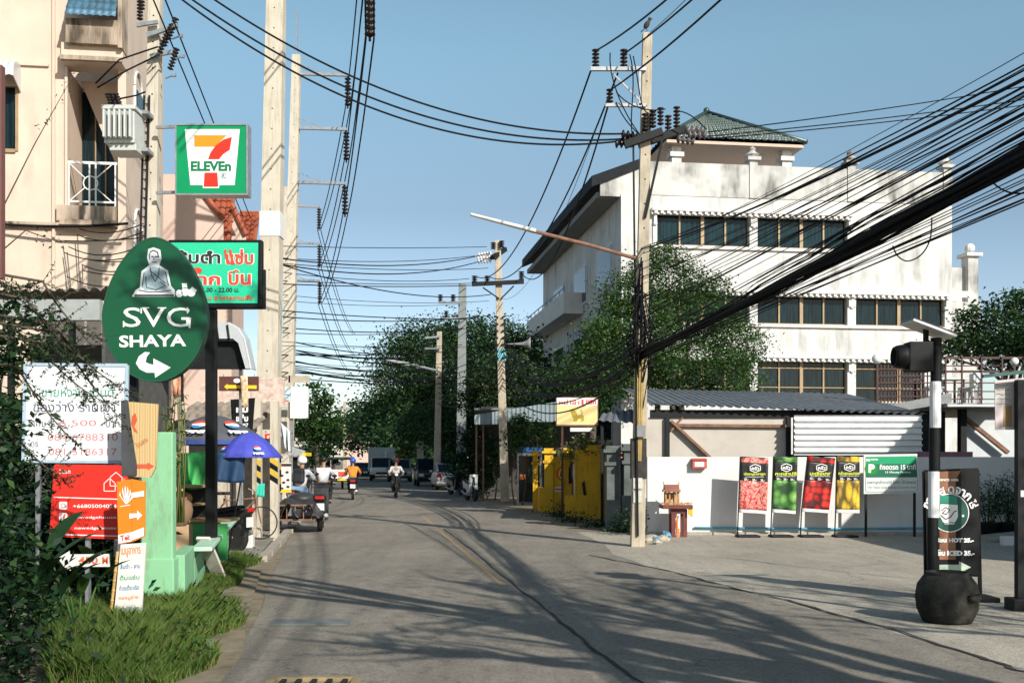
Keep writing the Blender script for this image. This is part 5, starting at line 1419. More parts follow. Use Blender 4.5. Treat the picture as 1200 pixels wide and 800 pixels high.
vs = [(rr_ * math.cos(2 * math.pi * j / n) * q, rr_ * math.sin(2 * math.pi * j / n) * q, z) for z, q in ((Z - h - .06, 1.0), (Z - h + .01, 1.0)) for j in range(n)]
mb.add(vs, [(j, (j + 1) % n, n + (j + 1) % n, n + j) for j in range(n)]); mb.build('valance', mat('navy_valance', (.03, .06, .22), .7, .1), t)
t, Z, r, h = umbrella('smaller violet blue umbrella with round drink emblems on a thin slanted pole', (292, 506), 17.6, 39, 30, [m_ub], 8, 2)
umb_logo(t, Z, r, h, 'PEPSI', (-2.45, -1.05), .055, .80)
mb = MB(); mb.tube([(0, 0, Z), (-.12, 0, Z - .7), (-.42, .3, .05)], .013, 6); mb.build('pole', K['black'], t)

# --- grey curved stall awning, hanging signs
L_ = Loc(275, 20.5)
t = thing('stall_awning', 'grey metal stall awning with a curved front edge under the green Thai sign', 'awning', L_.base)
sec = [(-1.2, 3.98 - .0), (-.9, 3.96), (-.5, 3.85), (-.15, 3.6), (.05, 3.25)]
mb = MB(); mb.prism(L_.q((215, 386), (285, 387), (296, 393), (303, 404), (310, 438), (306, 438), (298, 410), (292, 405), (215, 405)), -1.2, -1.1)
mb.build('side_panel', mat('pale_grey_sheet', (.42, .44, .45), .5, .08), t)
mb = MB()
prof = [(285, 387), (296, 393), (303, 404), (310, 438)]
vs = []
for px, py in prof:
    for yy in (-1.1, -.75): vs.append((L_.x(px), yy, L_.z(py)))
mb.add(vs, [(2 * i, 2 * i + 1, 2 * i + 3, 2 * i + 2) for i in range(3)]); mb.add([(L_.x(215), -1.1, L_.z(386)), (L_.x(285), -1.1, L_.z(387)), (L_.x(285), -.5, L_.z(387)), (L_.x(215), -.5, L_.z(386))], [(0, 1, 2, 3)])
o = mb.build('canopy', K['zinc'], t); s = o.modifiers.new('solid', 'SOLIDIFY'); s.thickness = .02
mb = MB(); mb.add([(L_.x(215), -1.05, L_.z(406)), (L_.x(299), -1.05, L_.z(406)), (L_.x(309), -1.0, L_.z(438)), (L_.x(215), -1.0, L_.z(438))], [(0, 1, 2, 3)]); mb.build('underside_shade', K['dark'], t)  # dark upright sheet stands in for the shade under the awning
mb = MB()
for px in (262, 274, 286): mb.bar(L_.p(px, 390, -1.21), L_.p(px + 2, 405, -1.21), .03)
mb.bar(L_.p(215, 406, -1.15), L_.p(298, 406, -1.15), .05); mb.build('rib', K['dark'], t)
mb = MB()
for px, py0 in ((228, 405), (296, 410)): mb.bar(L_.p(px, py0, -.9), L_.p(px, 634, -.9), .05)
mb.build('post', K['steel'], t)
L_ = Loc(277, 19.4)
t = thing('hanging_sign', 'small brown sign with a yellow arrow under the curved awning', 'sign', L_.p(277, 448) * 0 + Vector(L_.base))
mb = MB(); L_.box(mb, 257, 441, 303, 458, -.02, .02); mb.build('board', mat('dark_brown_board', (.09, .03, .022), .6, .1), t)
mb = MB(); mb.poly(L_.q((263, 453), (267, 449.5), (267, 451), (301, 451.5), (301, 455.5), (267, 455), (267, 456.5)), -.024); mb.build('arrow', mat('sign_yellow', (.8, .52, .02), .5, .05), t)
mb = MB(); mb.disc(L_.x(278), L_.z(446), 4 * L_.k, 2.6 * L_.k, -.024); mb.build('emblem', K['letw'], t)
mb = MB(); mb.bar(L_.p(262, 438), L_.p(262, 441), .012); mb.bar(L_.p(298, 438), L_.p(298, 441), .012); mb.build('hanger', K['steel'], t)
cloth('hanging_packets', 'strip of orange and white snack packets hanging from the awning', [(281, 440, 19.2), (290, 440, 19.2), (291, 476, 19.2), (283, 477, 19.2)], mat('foil_packets', (.62, .42, .26), .3, .6, 14, dirt=(.7, .68, .62), damt=1.0, dscale=8), 3, 8, 4, .02, 'packets')
cloth('hanging_bags', 'pink and orange plastic bags hung beside the reeds under the egg sign', [(200, 443, 13.5), (217, 442, 13.5), (215, 462, 13.5), (203, 464, 13.5)], mat('thin_coloured_plastic', (.66, .30, .18), .35, .5, 9, dirt=(.7, .6, .4), damt=.9, dscale=7), 4, 8, 8, .04, 'bags')
L_ = Loc(286, 20.8)
t = thing('vertical_banner', 'black vertical Thai banner with big white letters behind the umbrellas', 'banner', L_.base)
mb = MB(); mb.prism(L_.q((271, 468), (299, 466), (296, 506), (273, 507)), -.012, .0); mb.build('fabric', K['black'], t)
mb = MB()
for s, py in (('หม่', 479), ('แซ่บ', 489.5), ('รส', 500)): mb.text(s, L_.x(284), L_.z(py), 8.5 * L_.k, 14 * L_.k, -.016, .05)
mb.build('lettering', K['letw'], t)
mb = MB(); mb.bar(L_.p(273, 507, .02), L_.p(271, 632, .02), .03); mb.bar(L_.p(271, 468, .02), L_.p(273, 507, .02), .03); mb.build('pole', K['dark'], t)
# --- post signs and stripes further along the pavement
def panel(name, label, px0, Y, rect, face, cat='sign', extra=None, post=None, th=.05, mf=None):
    L_ = Loc(px0, Y); t = thing(name, label, cat, L_.base)
    mb = MB(); L_.box(mb, *rect, -th, 0); mb.build('board', face, t)
    if extra: extra(L_, t)
    if post:
        for px in post: mb = MB(); L_.box(mb, px - 2, rect[3], px + 2, 540 + F * H / Y, -.0, .08); mb.build('post', K['steel'], t)
    return L_, t
def e1(L_, t):
    mb = MB(); L_.box(mb, 338, 440, 362.5, 448, .001, .06); L_.box(mb, 337, 440, 340, 490, .001, .06); mb.build('frame', K['conc'], t)
panel('billboard', 'blank white billboard box hung on the far transmission pole', 350, 41, (340.5, 453, 361.5, 490), K['white'], 'billboard', e1, (341,), .12)
def e2(L_, t):
    mb = MB(); mb.stroke(L_.q((325, 466), (334, 462), (340, 463)), 1.2 * L_.k, -.055); mb.text('NET', L_.x(330), L_.z(459), 2.6 * L_.k, None, -.055) if False else None; mb.build('print', K['letb'], t)
    mb = MB(); mb.poly(L_.q((334, 469), (339, 468.5), (339, 470), (334, 470.5)), -.055); mb.build('red_mark', K['letr'], t)
panel('small_billboard', 'small pale blue and white board between two pale poles', 331, 36, (322, 453, 341, 471), mat('pale_blue_print', (.45, .55, .58), .5, .12, 6), 'billboard', e2, (325,))
def e3(L_, t):
    mb = MB()
    for i, (px, py) in enumerate(((331, 557), (337, 553), (333, 565), (338, 562), (331, 572), (338, 570))): mb.disc(L_.x(px), L_.z(py), 2.0 * L_.k, 1.4 * L_.k, -.056)
    L_.box(mb, 326, 543, 342, 546, -.058, -.051); mb.build('print', K['maroon'], t)
    mb = MB(); L_.box(mb, 325.5, 573, 341.5, 576.5, -.058, -.051); mb.build('yellow_strip', bpy.data.materials['sign_yellow'], t)
panel('menu_board', 'white picture menu board with a yellow foot strip on the pavement', 334, 26.5, (325.5, 542, 341.5, 577), K['white'], 'sign', e3, (328, 339))
def e4(L_, t):
    mb = MB(); mb.text('อาหาร', L_.x(319), L_.z(512), 4 * L_.k, 11 * L_.k, -.055); mb.build('lettering', K['letw'], t)
panel('red_shop_sign', 'small red sign with white Thai letters above the striped pole foot', 319, 24.4, (311, 508, 326, 516), m_red, 'sign', e4, (313,))
L_ = Loc(299, 22.3)
for nm, px, lab in (('gate_post', 302, 'pale gate post with yellow and black stripes on the umbrella side of the turquoise bag'), ('gate_post', 322, 'pale gate post with yellow and black stripes on the sidecar side of the turquoise bag')):
    Lp = Loc(px, 22.3); t = thing(nm, lab, 'post', Lp.base)
    mb = MB(); Lp.box(mb, px - 4.5, 470, px + 4.5, 633, -.08, .08); mb.build('shaft', K['concl'], t)
    mb = MB()
    for i in range(4): mb.prism([(Lp.x(px - 4.7), Lp.z(534 + i * 7)), (Lp.x(px + 4.7), Lp.z(540 + i * 7)), (Lp.x(px + 4.7), Lp.z(546.5 + i * 7)), (Lp.x(px - 4.7), Lp.z(540.5 + i * 7))], -.083, -.081, i % 2)
    mb.build('stripes', [bpy.data.materials['traffic_yellow'], K['black']], t)
cloth('shopping_bag', 'turquoise bag hanging between the striped gate posts', [(302, 567, 21.9), (310, 566, 21.9), (310, 582, 21.9), (301, 581, 21.9)], mat('turquoise_bag', (.03, .48, .36), .5, .1), 5, 6, 6, .02, 'bag')
cloth('plastic_sheet', 'crumpled pale plastic sheet hanging beside the pale poles', [(324, 490, 27), (340, 505, 27), (341, 530, 27), (333, 520, 27)], mat('milky_plastic', (.55, .58, .60), .3, .2, 6), 6, 10, 10, .12, 'plastic sheet')
cloth('lean_to_awning', 'faded low awning over the pavement stalls before the traffic', [(338, 522, 33), (358, 528, 31), (352, 534, 30), (336, 532, 31)], mat('faded_awning_cloth', (.42, .43, .42), .8, .15), 7, 4, 8, .05, 'awning')
L_ = Loc(350, 33)
t = thing('stall_cart', 'dark stall cart with round speakers beside the backpack rider', 'cart', L_.base)
mb = MB(); L_.box(mb, 343, 535, 356, 596, .0, .6); mb.build('cabinet', K['black'], t, bev=.01)
mb = MB()
for py in (543, 553, 563): mb.disc(L_.x(351), L_.z(py), 2.6 * L_.k, 2.6 * L_.k, -.004)
mb.build('speaker_cone', K['grey'], t)
mb = MB(); L_.box(mb, 341, 530, 360, 534, -.2, .7); mb.build('top_board', bpy.data.materials['sign_yellow'], t)
L_ = Loc(289, 21)
t = thing('jerry_can', 'white plastic jerry can standing on the pavement edge', 'jerry can', G(289, 646))
t.location.z = .0; k = t.location.y / F
mb = MB(); mb.box((0, 0, .16), (17 * k, .16, .28)); mb.box((-.045, 0, .315), (7 * k, .10, .03)); mb.build('body', mat('translucent_white_plastic', (.60, .60, .57), .4, .08, dirt=(.35, .33, .28), damt=.5), t, bev=.025)
mb = MB(); mb.tube([(-.02, 0, .31), (-.01, 0, .36), (.09, 0, .36), (.10, 0, .31)], .014, 6); mb.lathe([(.022, .33), (.022, .365), (.0, .366)], (-.085, 0, 0), 10); mb.build('handle', bpy.data.materials['translucent_white_plastic'], t)
# motorcycle wheel and bike frame behind the black pole handled with the vehicles

# ---------------------------------------------------------------- verge plants
def poly_pts(n, fn, seed):
    rs = random.Random(seed); out = []
    while len(out) < n:
        Y = rs.uniform(7.6, 17.2); lo, hi = fn(Y)
        if rs.random() < (hi - lo) / 3.5: out.append((rs.uniform(lo, hi), Y))
    return out
def verge_rng(Y):
    right = -1.22 - .138 * Y + .12 * math.sin(Y * 3.1) if Y < 12 else -1.62 - .138 * Y + .1 * math.sin(Y * 2.3)
    left = (60 - 600) * Y / F if Y < 11.2 else -2.05 - .135 * Y + .06
    return min(left, right - .15), right
def grass(name, n, hmin, hmax, seed, m):
    pts = poly_pts(n, verge_rng, seed); rs = np.random.RandomState(seed)
    v = np.empty((n, 3 + 2, 3), dtype=np.float32)
    for i, (x, y) in enumerate(pts):
        lo, hi = verge_rng(y); e = min(1, max(.2, (hi - x) / .55))
        h = rs.uniform(hmin, hmax) * (.35 + .65 * e); a = rs.uniform(0, 6.28); b = rs.uniform(0, 6.28)
        l = h * rs.uniform(.25, .8); wv = rs.uniform(.0022, .0045)
        dx, dy = math.cos(b) * l, math.sin(b) * l; wx, wy = math.cos(a) * wv, math.sin(a) * wv
        v[i] = [(x - wx, y - wy, .03), (x + wx, y + wy, .03), (x + dx * .4 + wx * .8, y + dy * .4 + wy * .8, .03 + h * .62), (x + dx, y + dy, .03 + h * .95), (x + dx * .4 - wx * .8, y + dy * .4 - wy * .8, .03 + h * .62)]
    me = bpy.data.meshes.new(name); me.vertices.add(n * 5); me.loops.add(n * 5); me.polygons.add(n)
    me.vertices.foreach_set('co', v.reshape(-1)); me.loops.foreach_set('vertex_index', np.arange(n * 5, dtype=np.int32)); me.polygons.foreach_set('loop_start', np.arange(0, n * 5, 5, dtype=np.int32))
    me.materials.append(m); me.update(calc_edges=True)
    o = bpy.data.objects.new(name, me); COL.objects.link(o)
    return o
tag(grass('grass', 80000, .08, .32, 3, LF['grass']), 'tall green grass growing along the mint wall and under the signs', 'grass', None, 'stuff')
tag(grass('dry_grass', 16000, .05, .22, 5, leafmat('dry_grass_blades', [(.22, .17, .07), (.34, .27, .12), (.42, .34, .17), (.18, .20, .06)], .3)), 'dry straw coloured grass along the edge of the verge', 'grass', None, 'stuff')
_wp = poly_pts(70, verge_rng, 31); _wr = random.Random(31)
_wpts = [(x + _wr.gauss(0, .06), y + _wr.gauss(0, .06), _wr.uniform(.05, .26)) for x, y in _wp for _ in range(14)]
tag(leaf_mesh('weeds', _wpts, .055, [LF['fresh'], LF['mid'], LF['olive']], None, 33, .55, .8), 'low broad leaved weeds mixed into the verge grass', 'weeds', None, 'stuff')
def broad_plant(label, px, py, Y, n, hpx, lw, seed, mk='fresh'):
    b = P(px, 540, Y); b.z = 0; rs = random.Random(seed)
    t = thing('broad_leaf_plant', label, 'plant', b)
    mbs = MB(); mbl = MB()
    for i in range(n):
        h = hpx * Y / F * rs.uniform(.6, 1.05); a = rs.uniform(0, 6.28); l = h * rs.uniform(.1, .3)
        tip = Vector((math.cos(a) * l, math.sin(a) * l, h * .7)); mbs.tube([(0, 0, 0), tip * .5 + Vector((0, 0, .05)), tip], [.014, .012, .007], 5)
        ln = h * .5; d = Vector((math.cos(a) * .5, math.sin(a) * .5, .8)).normalized(); s = Vector((-math.sin(a), math.cos(a), 0)) * lw * .5
        vs = []
        for k in range(7):
            u = k / 6; c = tip + d * ln * u + Vector((0, 0, -.25 * ln * u * u)) + Vector((math.cos(a), math.sin(a), 0)) * ln * .25 * u * u; q = math.sin(math.pi * min(1, u * .93 + .05)) ** .8
            vs += [c - s * q + Vector((0, 0, .02 * q)), c, c + s * q + Vector((0, 0, .02 * q))]
        mbl.add(vs, [f for k in range(6) for f in ((3 * k, 3 * k + 1, 3 * k + 4, 3 * k + 3), (3 * k + 1, 3 * k + 2, 3 * k + 5, 3 * k + 4))])
    mbs.build('stem', LF[mk], t, True); mbl.build('foliage', LF[mk], t, True)
broad_plant('yellow stemmed broad leaf plant in front of the red sign', 92, 740, 9.4, 5, 150, .10, 3)
broad_plant('broad bright leaves by the foot of the leaning board', 122, 735, 10.9, 5, 95, .13, 5, 'mid')
broad_plant('drooping broad leaves in deep shade in front of the notice boards', 28, 740, 8.6, 8, 170, .15, 8, 'mid')
broad_plant('cluster of large leaves low behind the front bush', 55, 745, 9.2, 7, 120, .14, 9, 'mid')
bush('dense dark bush crowding in front of the notice boards', [(-12, 650, 8.2, 40, 1.0), (-25, 720, 7.8, 48, 1.0), (-8, 775, 7.6, 40, .8), (30, 700, 8.2, 16, .9), (-40, 570, 8.4, 42, 1.0), (-20, 490, 8.6, 28, 1.2)], 3900, .085, ['dark', 'dark', 'mid'], 51)
bush('dark hedge of shrubs behind the row of notice boards', [(40, 620, 11.6, 60, 1.0), (100, 640, 11.8, 60, 1.0), (20, 520, 12, 60, 1.1), (130, 690, 11.5, 45, .9), (10, 400, 12.2, 40, 1.2)], 6500, .12, ['dark', 'dark', 'mid'], 53)
# overhanging feathery branches from the left
b = Vector((-5.2, 7.4, 0))
t = thing('overhanging_tree', 'feathery branches reaching in over the handwritten whiteboard', 'tree', b)
mb = MB(); limb(mb, b, b + Vector((.3, .3, 3.0)), .09, .06, 3)
fork = b + Vector((.3, .3, 2.6)); pts = []
rs = random.Random(77)
for (ex, ey, Y, mx, my) in ((150, 500, 9.1, 60, 380), (120, 470, 8.9, 40, 400), (90, 520, 9.0, 20, 430), (145, 455, 9.0, 70, 390), (60, 400, 8.6, 10, 380), (110, 430, 8.8, 30, 350), (75, 560, 8.8, 10, 500), (40, 330, 8.7, 0, 330), (100, 390, 8.7, 50, 330)):
    e = P(ex, ey, Y); m_ = P(mx, my, Y - .2); st_ = Vector((fork.x, fork.y, m_.z + .15))
    q = [st_.lerp(m_, k / 5) for k in range(5)] + [m_.lerp(e, k / 7) - Vector((0, 0, .05 * math.sin(k / 7 * 3.1))) for k in range(8)]
    mb.tube(q, [.016 * (1 - .8 * k / 12) for k in range(13)], 5)
    for p in q[4:]:
        for k in range(4):       # pinnate sprays
            d = Vector((rs.uniform(-1, 1), rs.uniform(-.6, .6), rs.uniform(-1, .25))).normalized() * rs.uniform(.10, .22)
            mb.tube([p, p + d], .0025, 3)
            for j in range(9): pts.append(p + d * (j + 1) / 9 + Vector((rs.uniform(-.014, .014), rs.uniform(-.014, .014), rs.uniform(-.014, .014))))
for (ex, ey, Y, mx, my) in ((86, 88, 8.6, 40, 170), (72, 285, 8.6, 30, 270)):
    e = P(ex, ey, Y); m_ = P(mx, my, Y); s0 = P(-40, 330, Y)
    q = [s0.lerp(m_, k / 5) for k in range(5)] + [m_.lerp(e, k / 5) for k in range(6)]
    mb.tube(q, [.008 * (1 - .8 * k / 10) for k in range(11)], 4)
    for p in q[6:]:
        for k in range(5): pts.append(p + Vector((rs.uniform(-.05, .05), 0, rs.uniform(-.06, .06))))
mb.build('trunk', K['bark'], t, True, True)
leaf_mesh('crown', pts, .036, [LF['dark'], LF['mid']], t, 7, .4)
# ================================================================ right side: wall, banners, sheds, terrace
m_wall = streaky('whitewashed_wall', (0.64, 0.635, 0.62), (0.40, 0.38, 0.34), .4, 2.0, .6, .58, .85)
XW0, YW = 2.93, 24.0
t = thing('boundary_wall', 'long whitewashed boundary wall with a blue pipe along its foot', 'wall', (XW0, YW, 0))
mb = MB(); mb.b2((0, 0, 0), (14, .2, 1.69)); mb.build('wall_panel', m_wall, t)
mb = MB(); mb.tube([(1.0, -.04, .16), (4.0, -.05, .14), (9.0, -.05, .19), (13.8, -.05, .2)], .024, 8); mb.build('pipe', mat('blue_pvc_pipe', (.08, .36, .52), .4, .1), t, True)
mb = MB(); mb.b2((0, -.06, 0), (14, -.002, .07)); mb.build('plinth', mat('grubby_plinth', (.33, .31, .27), .9, .25, 6), t)
# red box on the wall
L_ = Loc(819, 23.96)
t = thing('letter_box', 'small red wall box with a pale front panel', 'letter box', (L_.base[0], L_.base[1], L_.z(543)))
zc = L_.z(543)
mb = MB(); mb.b2((-8.5 * L_.k, -.12, -5.5 * L_.k), (8.5 * L_.k, .02, 4.5 * L_.k)); mb.prismx([(-.15, 3.8 * L_.k), (.02, 6.5 * L_.k), (.02, 4 * L_.k)], -9 * L_.k, 9 * L_.k); mb.build('box', mat('faded_red_enamel', (.42, .09, .07), .5, .12), t, bev=.01)
mb = MB(); mb.b2((-6 * L_.k, -.128, -3.5 * L_.k), (5 * L_.k, -.121, 2 * L_.k)); mb.build('front_panel', K['white'], t)
# spirit house
L_ = Loc(794, 23.35)
t = thing('spirit_house', 'small brown wooden spirit house on a stand against the white wall', 'shrine', L_.base)
m_sh = mat('dark_red_wood', (.13, .035, .03), .5, .25, 6); m_gold = mat('gilded_wood', (.42, .23, .09), .45, .45, 12)
mb = MB()
for a, c in ((786, 791), (799.5, 804.5)): L_.box(mb, a, 597, c, 634, -.10, -.02); L_.box(mb, a, 597, c, 634, .20, .28)
L_.box(mb, 785.5, 596, 804.5, 601.5, -.11, .29); L_.box(mb, 787, 631, 803, 634, -.09, .27); mb.build('stand', m_sh, t, bev=.008)
mb = MB(); L_.box(mb, 775, 591, 810, 595.5, -.22, .34); mb.build('platform', m_sh, t, bev=.006)
mb = MB()
for i in range(14): L_.box(mb, 776 + i * 2.4, 588.5, 777.2 + i * 2.4, 591, -.21, -.19)
L_.box(mb, 775, 588, 810, 588.7, -.215, -.185); mb.build('railing', m_gold, t)
mb = MB()
for a in (779, 783.5, 789.5, 794): L_.box(mb, a, 575, a + 1.6, 591, -.08, -.04); L_.box(mb, a, 575, a + 1.6, 591, .1, .14)
L_.box(mb, 781, 577, 793, 591, .06, .08); L_.box(mb, 777, 573.5, 797, 576, -.12, .2); mb.build('house', m_gold, t)
mb = MB(); mb.prismx([(-.16, L_.z(576)), (.24, L_.z(576)), (.10, L_.z(567.5)), (-.02, L_.z(567.5))], L_.x(778.5), L_.x(795.5)); mb.build('roof', mat('reddish_roof_wood', (.22, .09, .06), .6, .25), t)
mb = MB()
for a, s in ((778.5, -1), (795.5, 1)): mb.tube([L_.p(a, 568, .04), L_.p(a + s * .7, 565.5, .04), L_.p(a - s * .2, 563, .04)], [.016, .012, .004], 5)
mb.build('finial', m_gold, t)
mb = MB()
for px, h, r in ((799, 3.5, .03), (803, 2.6, .025), (806.5, 3.2, .028), (776.5, 3.5, .03), (787, 6, .04)): mb.lathe([(r, 0), (r * .7, h * L_.k * .5), (r * 1.1, h * L_.k * .7), (0, h * L_.k)], L_.p(px, 591, -.02), 8)
mb.build('figurines', mat('cream_ceramic', (.55, .48, .36), .4, .25, 20), t)
mb = MB()
for k in range(3): mb.tube([L_.p(806 + k * 1.6, 595.5, -.18), L_.p(806 + k * 1.6, 602 + k * 1.4, -.18)], .02, 6)
mb.build('garland', mat('marigold_yellow', (.75, .45, .02), .7, .2, 40), t)
mb = MB(); mb.tube([L_.p(795, 633, .05), L_.p(793, 612, .02), L_.p(795, 604, .02)], [.02, .03, .012], 6); L_.box(mb, 793, 619, 796, 629, -.03, -.0); mb.build('offerings', K['leto'], t)
# rubble
rs = random.Random(12)
for i in range(16):
    p = G(rs.uniform(756, 784), rs.uniform(630, 638)); s = rs.uniform(.06, .15)
    mb = MB(); mb.ball((0, 0, 0), (s, s * rs.uniform(.6, 1), s * rs.uniform(.5, .8)), 7)
    for k in range(len(mb.v)): v = Vector(mb.v[k]); mb.v[k] = tuple(v * rs.uniform(.75, 1.2))
    o = mb.build('stone', [mat('pale_rubble', (.36, .32, .25), .9, .3, 12), mat('blue_litter', (.10, .22, .33), .7, .3)][0 if i % 4 else 1] if i < 2 else bpy.data.materials['pale_rubble' if i % 4 else 'blue_litter'], None, False); o.location = p + Vector((0, 0, s * .4))
    if i % 4: tag(o, 'pale lump of rubble at the foot of the cable wrapped pole', 'stone', 'rubble by the big pole')
    else: o.name = 'litter_bundle'; tag(o, 'crumpled blue litter among the rubble by the big pole', 'litter', 'blue litter by the big pole')

# --- produce banners
def printed(name, kind):
    m, nt, B, N, L = _nt(name)
    co = _co(N, L)
    if kind == 'meat':
        w = _noise(N, L, 5.5, co, 2, .5, 3.5)
        c = _ramp(N, L, w.outputs[0], [(.28, (.30, .015, .015)), (.46, (.50, .05, .04)), (.52, (.66, .40, .34)), (.60, (.52, .07, .05)), (.72, (.7, .55, .48))]).outputs[0]
    else:
        sc, stops = {'tomato': (6.5, [(0, (.85, .35, .22)), (.12, (.75, .04, .015)), (.55, (.45, .012, .008)), (.8, (.08, .004, .004))]),
                     'cabbage': (4.4, [(0, (.34, .52, .16)), (.45, (.16, .36, .07)), (.7, (.05, .18, .03)), (.9, (.01, .05, .01))]),
                     'banana': (5.0, [(0, (.80, .60, .06)), (.5, (.72, .48, .03)), (.72, (.42, .26, .02)), (.9, (.10, .07, .01))])}[kind]
        v = N.new('ShaderNodeTexVoronoi'); v.inputs['Scale'].default_value = sc; v.inputs['Randomness'].default_value = .8
        L.new(_co(N, L, (1.7, 1, .55) if kind == 'banana' else (1, 1, 1)), v.inputs['Vector'])
        c = _ramp(N, L, v.outputs['Distance'], [(p * .75, q) for p, q in stops]).outputs[0]
        n = _noise(N, L, 26, co, 3); c = _mix(N, L, .5, c, _ramp(N, L, n.outputs[0], [(.3, .55), (.7, 1.25)]).outputs[0], 'MULTIPLY')
    L.new(c, B.inputs['Base Color']); B.inputs['Roughness'].default_value = .45
    return m
m_bk = mat('black_banner_print', (.018, .018, .02), .45, .15)
def banner(label, pts, top, kind, title, tcol, Y=23.3, rz=0, seed=0):
    (x0, y0), (x1, y1), (x2, y2), (x3, y3) = pts     # tl, tr, br, bl
    L_ = Loc(x3 - 1, Y); t = thing('produce_banner', label, 'banner', L_.base, rz, 'produce banners along the white wall')
    lp = lambda u, v: (L_.x((x0 * (1 - u) + x1 * u) * (1 - v) + (x3 * (1 - u) + x2 * u) * v), L_.z((y0 * (1 - u) + y1 * u) * (1 - v) + (y3 * (1 - u) + y2 * u) * v))
    def grid(name, v0, v1, m, dy, n=10):
        mb = MB(); vs = []
        for i in range(n + 1):
            for j in range(n + 1):
                u, v = j / n, v0 + (v1 - v0) * i / n; x, z = lp(u, v)
                vs.append((x, dy + .018 * math.sin(u * 9 + v * 2 + seed) * (.3 + u) - .03 * u, z))
        mb.add(vs, [(i * (n + 1) + j, (i + 1) * (n + 1) + j, (i + 1) * (n + 1) + j + 1, i * (n + 1) + j + 1) for i in range(n) for j in range(n)])
        o = mb.build(name, m, t, True); s = o.modifiers.new('solid', 'SOLIDIFY'); s.thickness = .004; s.offset = 1
    m_pr = printed(kind + '_print', kind)
    grid('fabric', 0, .10, m_pr, 0, 6); grid('fabric', .10, .42, m_bk, 0); grid('fabric', .42, .94, m_pr, 0, 12); grid('fabric', .94, 1, K['white'], 0, 6)
    y = -.075
    mb = MB(); cx, cz = lp(.52, .19); k = L_.k
    hexa = [(cx + 6 * k * a, cz + 4.6 * k * b) for a, b in ((0, 1), (1, .5), (1, -.5), (0, -1), (-1, -.5), (-1, .5), (0, 1))]
    mb.stroke(hexa, .8 * k, y); mb.text('ครัว', cx, cz, 4.4 * k, 9 * k, y, .03)
    x, z = lp(.5, .345); mb.text('สดใหม่ทุกวัน', x, z, 1.8 * k, 22 * k, y, .01)
    for q in (.2, .5, .8): x, z = lp(q, .395); mb.text('25.-', x, z, 2.4 * k, 5 * k, y, .03)
    mb.build('lettering', K['letw'], t)
    mb = MB(); x, z = lp(.5, .295); mb.text(title, x, z, 4.2 * k, 25 * k, y, .03); mb.build('title_lettering', tcol, t)
    mb = MB(); mb.tube([L_.p(x0 - .5, y0, .0), L_.p(x3 - .8, y3, .0), L_.p(x3 - 2, 629, .0)], .014, 6); mb.tube([L_.p(x0, y0, 0), L_.p(x1, y1, -.02)], .01, 5); mb.build('pole', K['dark'], t)
    mb = MB(); mb.box((.20, 0, .025), (.46, .40, .05)); mb.build('base', K['dark'], t, bev=.012)
ty = mat('yellow_green_lettering', (.62, .66, .04), .5, .05)
banner('banner with raw red meat print beside the spirit house', [(868, 535), (900, 537), (898, 602), (866, 600)], 0, 'meat', 'เนื้อหมูราคาถูก', ty, seed=1)
banner('banner with green cabbage print second along the wall', [(907, 534.5), (934, 535.5), (932, 602), (905, 600)], 0, 'cabbage', 'กะหล่ำปลี', ty, seed=2)
banner('tilted banner with red tomato print', [(947, 534), (978, 537), (971, 601), (940, 599)], 0, 'tomato', 'มะเขือเทศ', ty, seed=3)
banner('banner with yellow banana print next to the parking sign', [(981, 534), (1007, 535), (1007, 601), (980, 600.5)], 0, 'banana', 'กล้วยหอมทอง', ty, seed=4)

# --- parking sign
L_ = Loc(1043, 23.4)
t = thing('parking_sign', 'green and white 15 minute parking sign on two posts by the wall', 'sign', L_.base)
mb = MB(); mb.prism(L_.q((1012, 532.5), (1074.5, 531.5), (1076.5, 577), (1012, 578.5)), -.02, .02); mb.build('board', K['white'], t)
y = -.023
m_pk = mat('parking_green', (.01, .30, .13), .4, .05)
mb = MB(); mb.poly(L_.q((1014, 535), (1073, 534), (1074.5, 558.8), (1014, 559)), y); mb.build('green_field', m_pk, t)
mb = MB(); mb.poly(L_.q((1014, 543.5), (1073.5, 543), (1074.5, 558.9), (1014, 559.1)), y - .002); mb.build('lower_field', mat('deep_parking_green', (.008, .13, .075), .4, .05), t)
mb = MB(); mb.text('ที่จอดรถ 15 นาที', L_.x(1051.5), L_.z(546.5), 7 * L_.k, 42 * L_.k, y - .006, .03); mb.text('15 Minute Parking', L_.x(1052), L_.z(553.3), 3.0 * L_.k, 30 * L_.k, y - .006, .02); mb.text('P', L_.x(1021), L_.z(548.5), 10 * L_.k, 7.5 * L_.k, y - .006, .06)
mb.poly(L_.q((1014.5, 537.5), (1019, 537.5), (1019.3, 540), (1014.5, 540)), y - .006); mb.text('โลตัส Express', L_.x(1024), L_.z(538.3), 2.4 * L_.k, 9 * L_.k, y - .006, .04) if False else mb.text('express', L_.x(1024), L_.z(538.4), 2.2 * L_.k, 8.5 * L_.k, y - .006, .05)
mb.build('lettering', K['letw'], t)
mb = MB(); mb.disc(L_.x(1020.5), L_.z(549), 7.6 * L_.k, 7.2 * L_.k, y - .004); mb.build('roundel', mat('roundel_green', (.01, .22, .03), .4, .05), t)
mb = MB(); mb.text('เฉพาะลูกค้าเทสโก้ โลตัส เอ็กซ์เพรส', L_.x(1044.5), L_.z(565), 5 * L_.k, 57 * L_.k, y, .01); mb.text('For Tesco Lotus Express Customer Only', L_.x(1045), L_.z(571), 2.8 * L_.k, 55 * L_.k, y, .01)
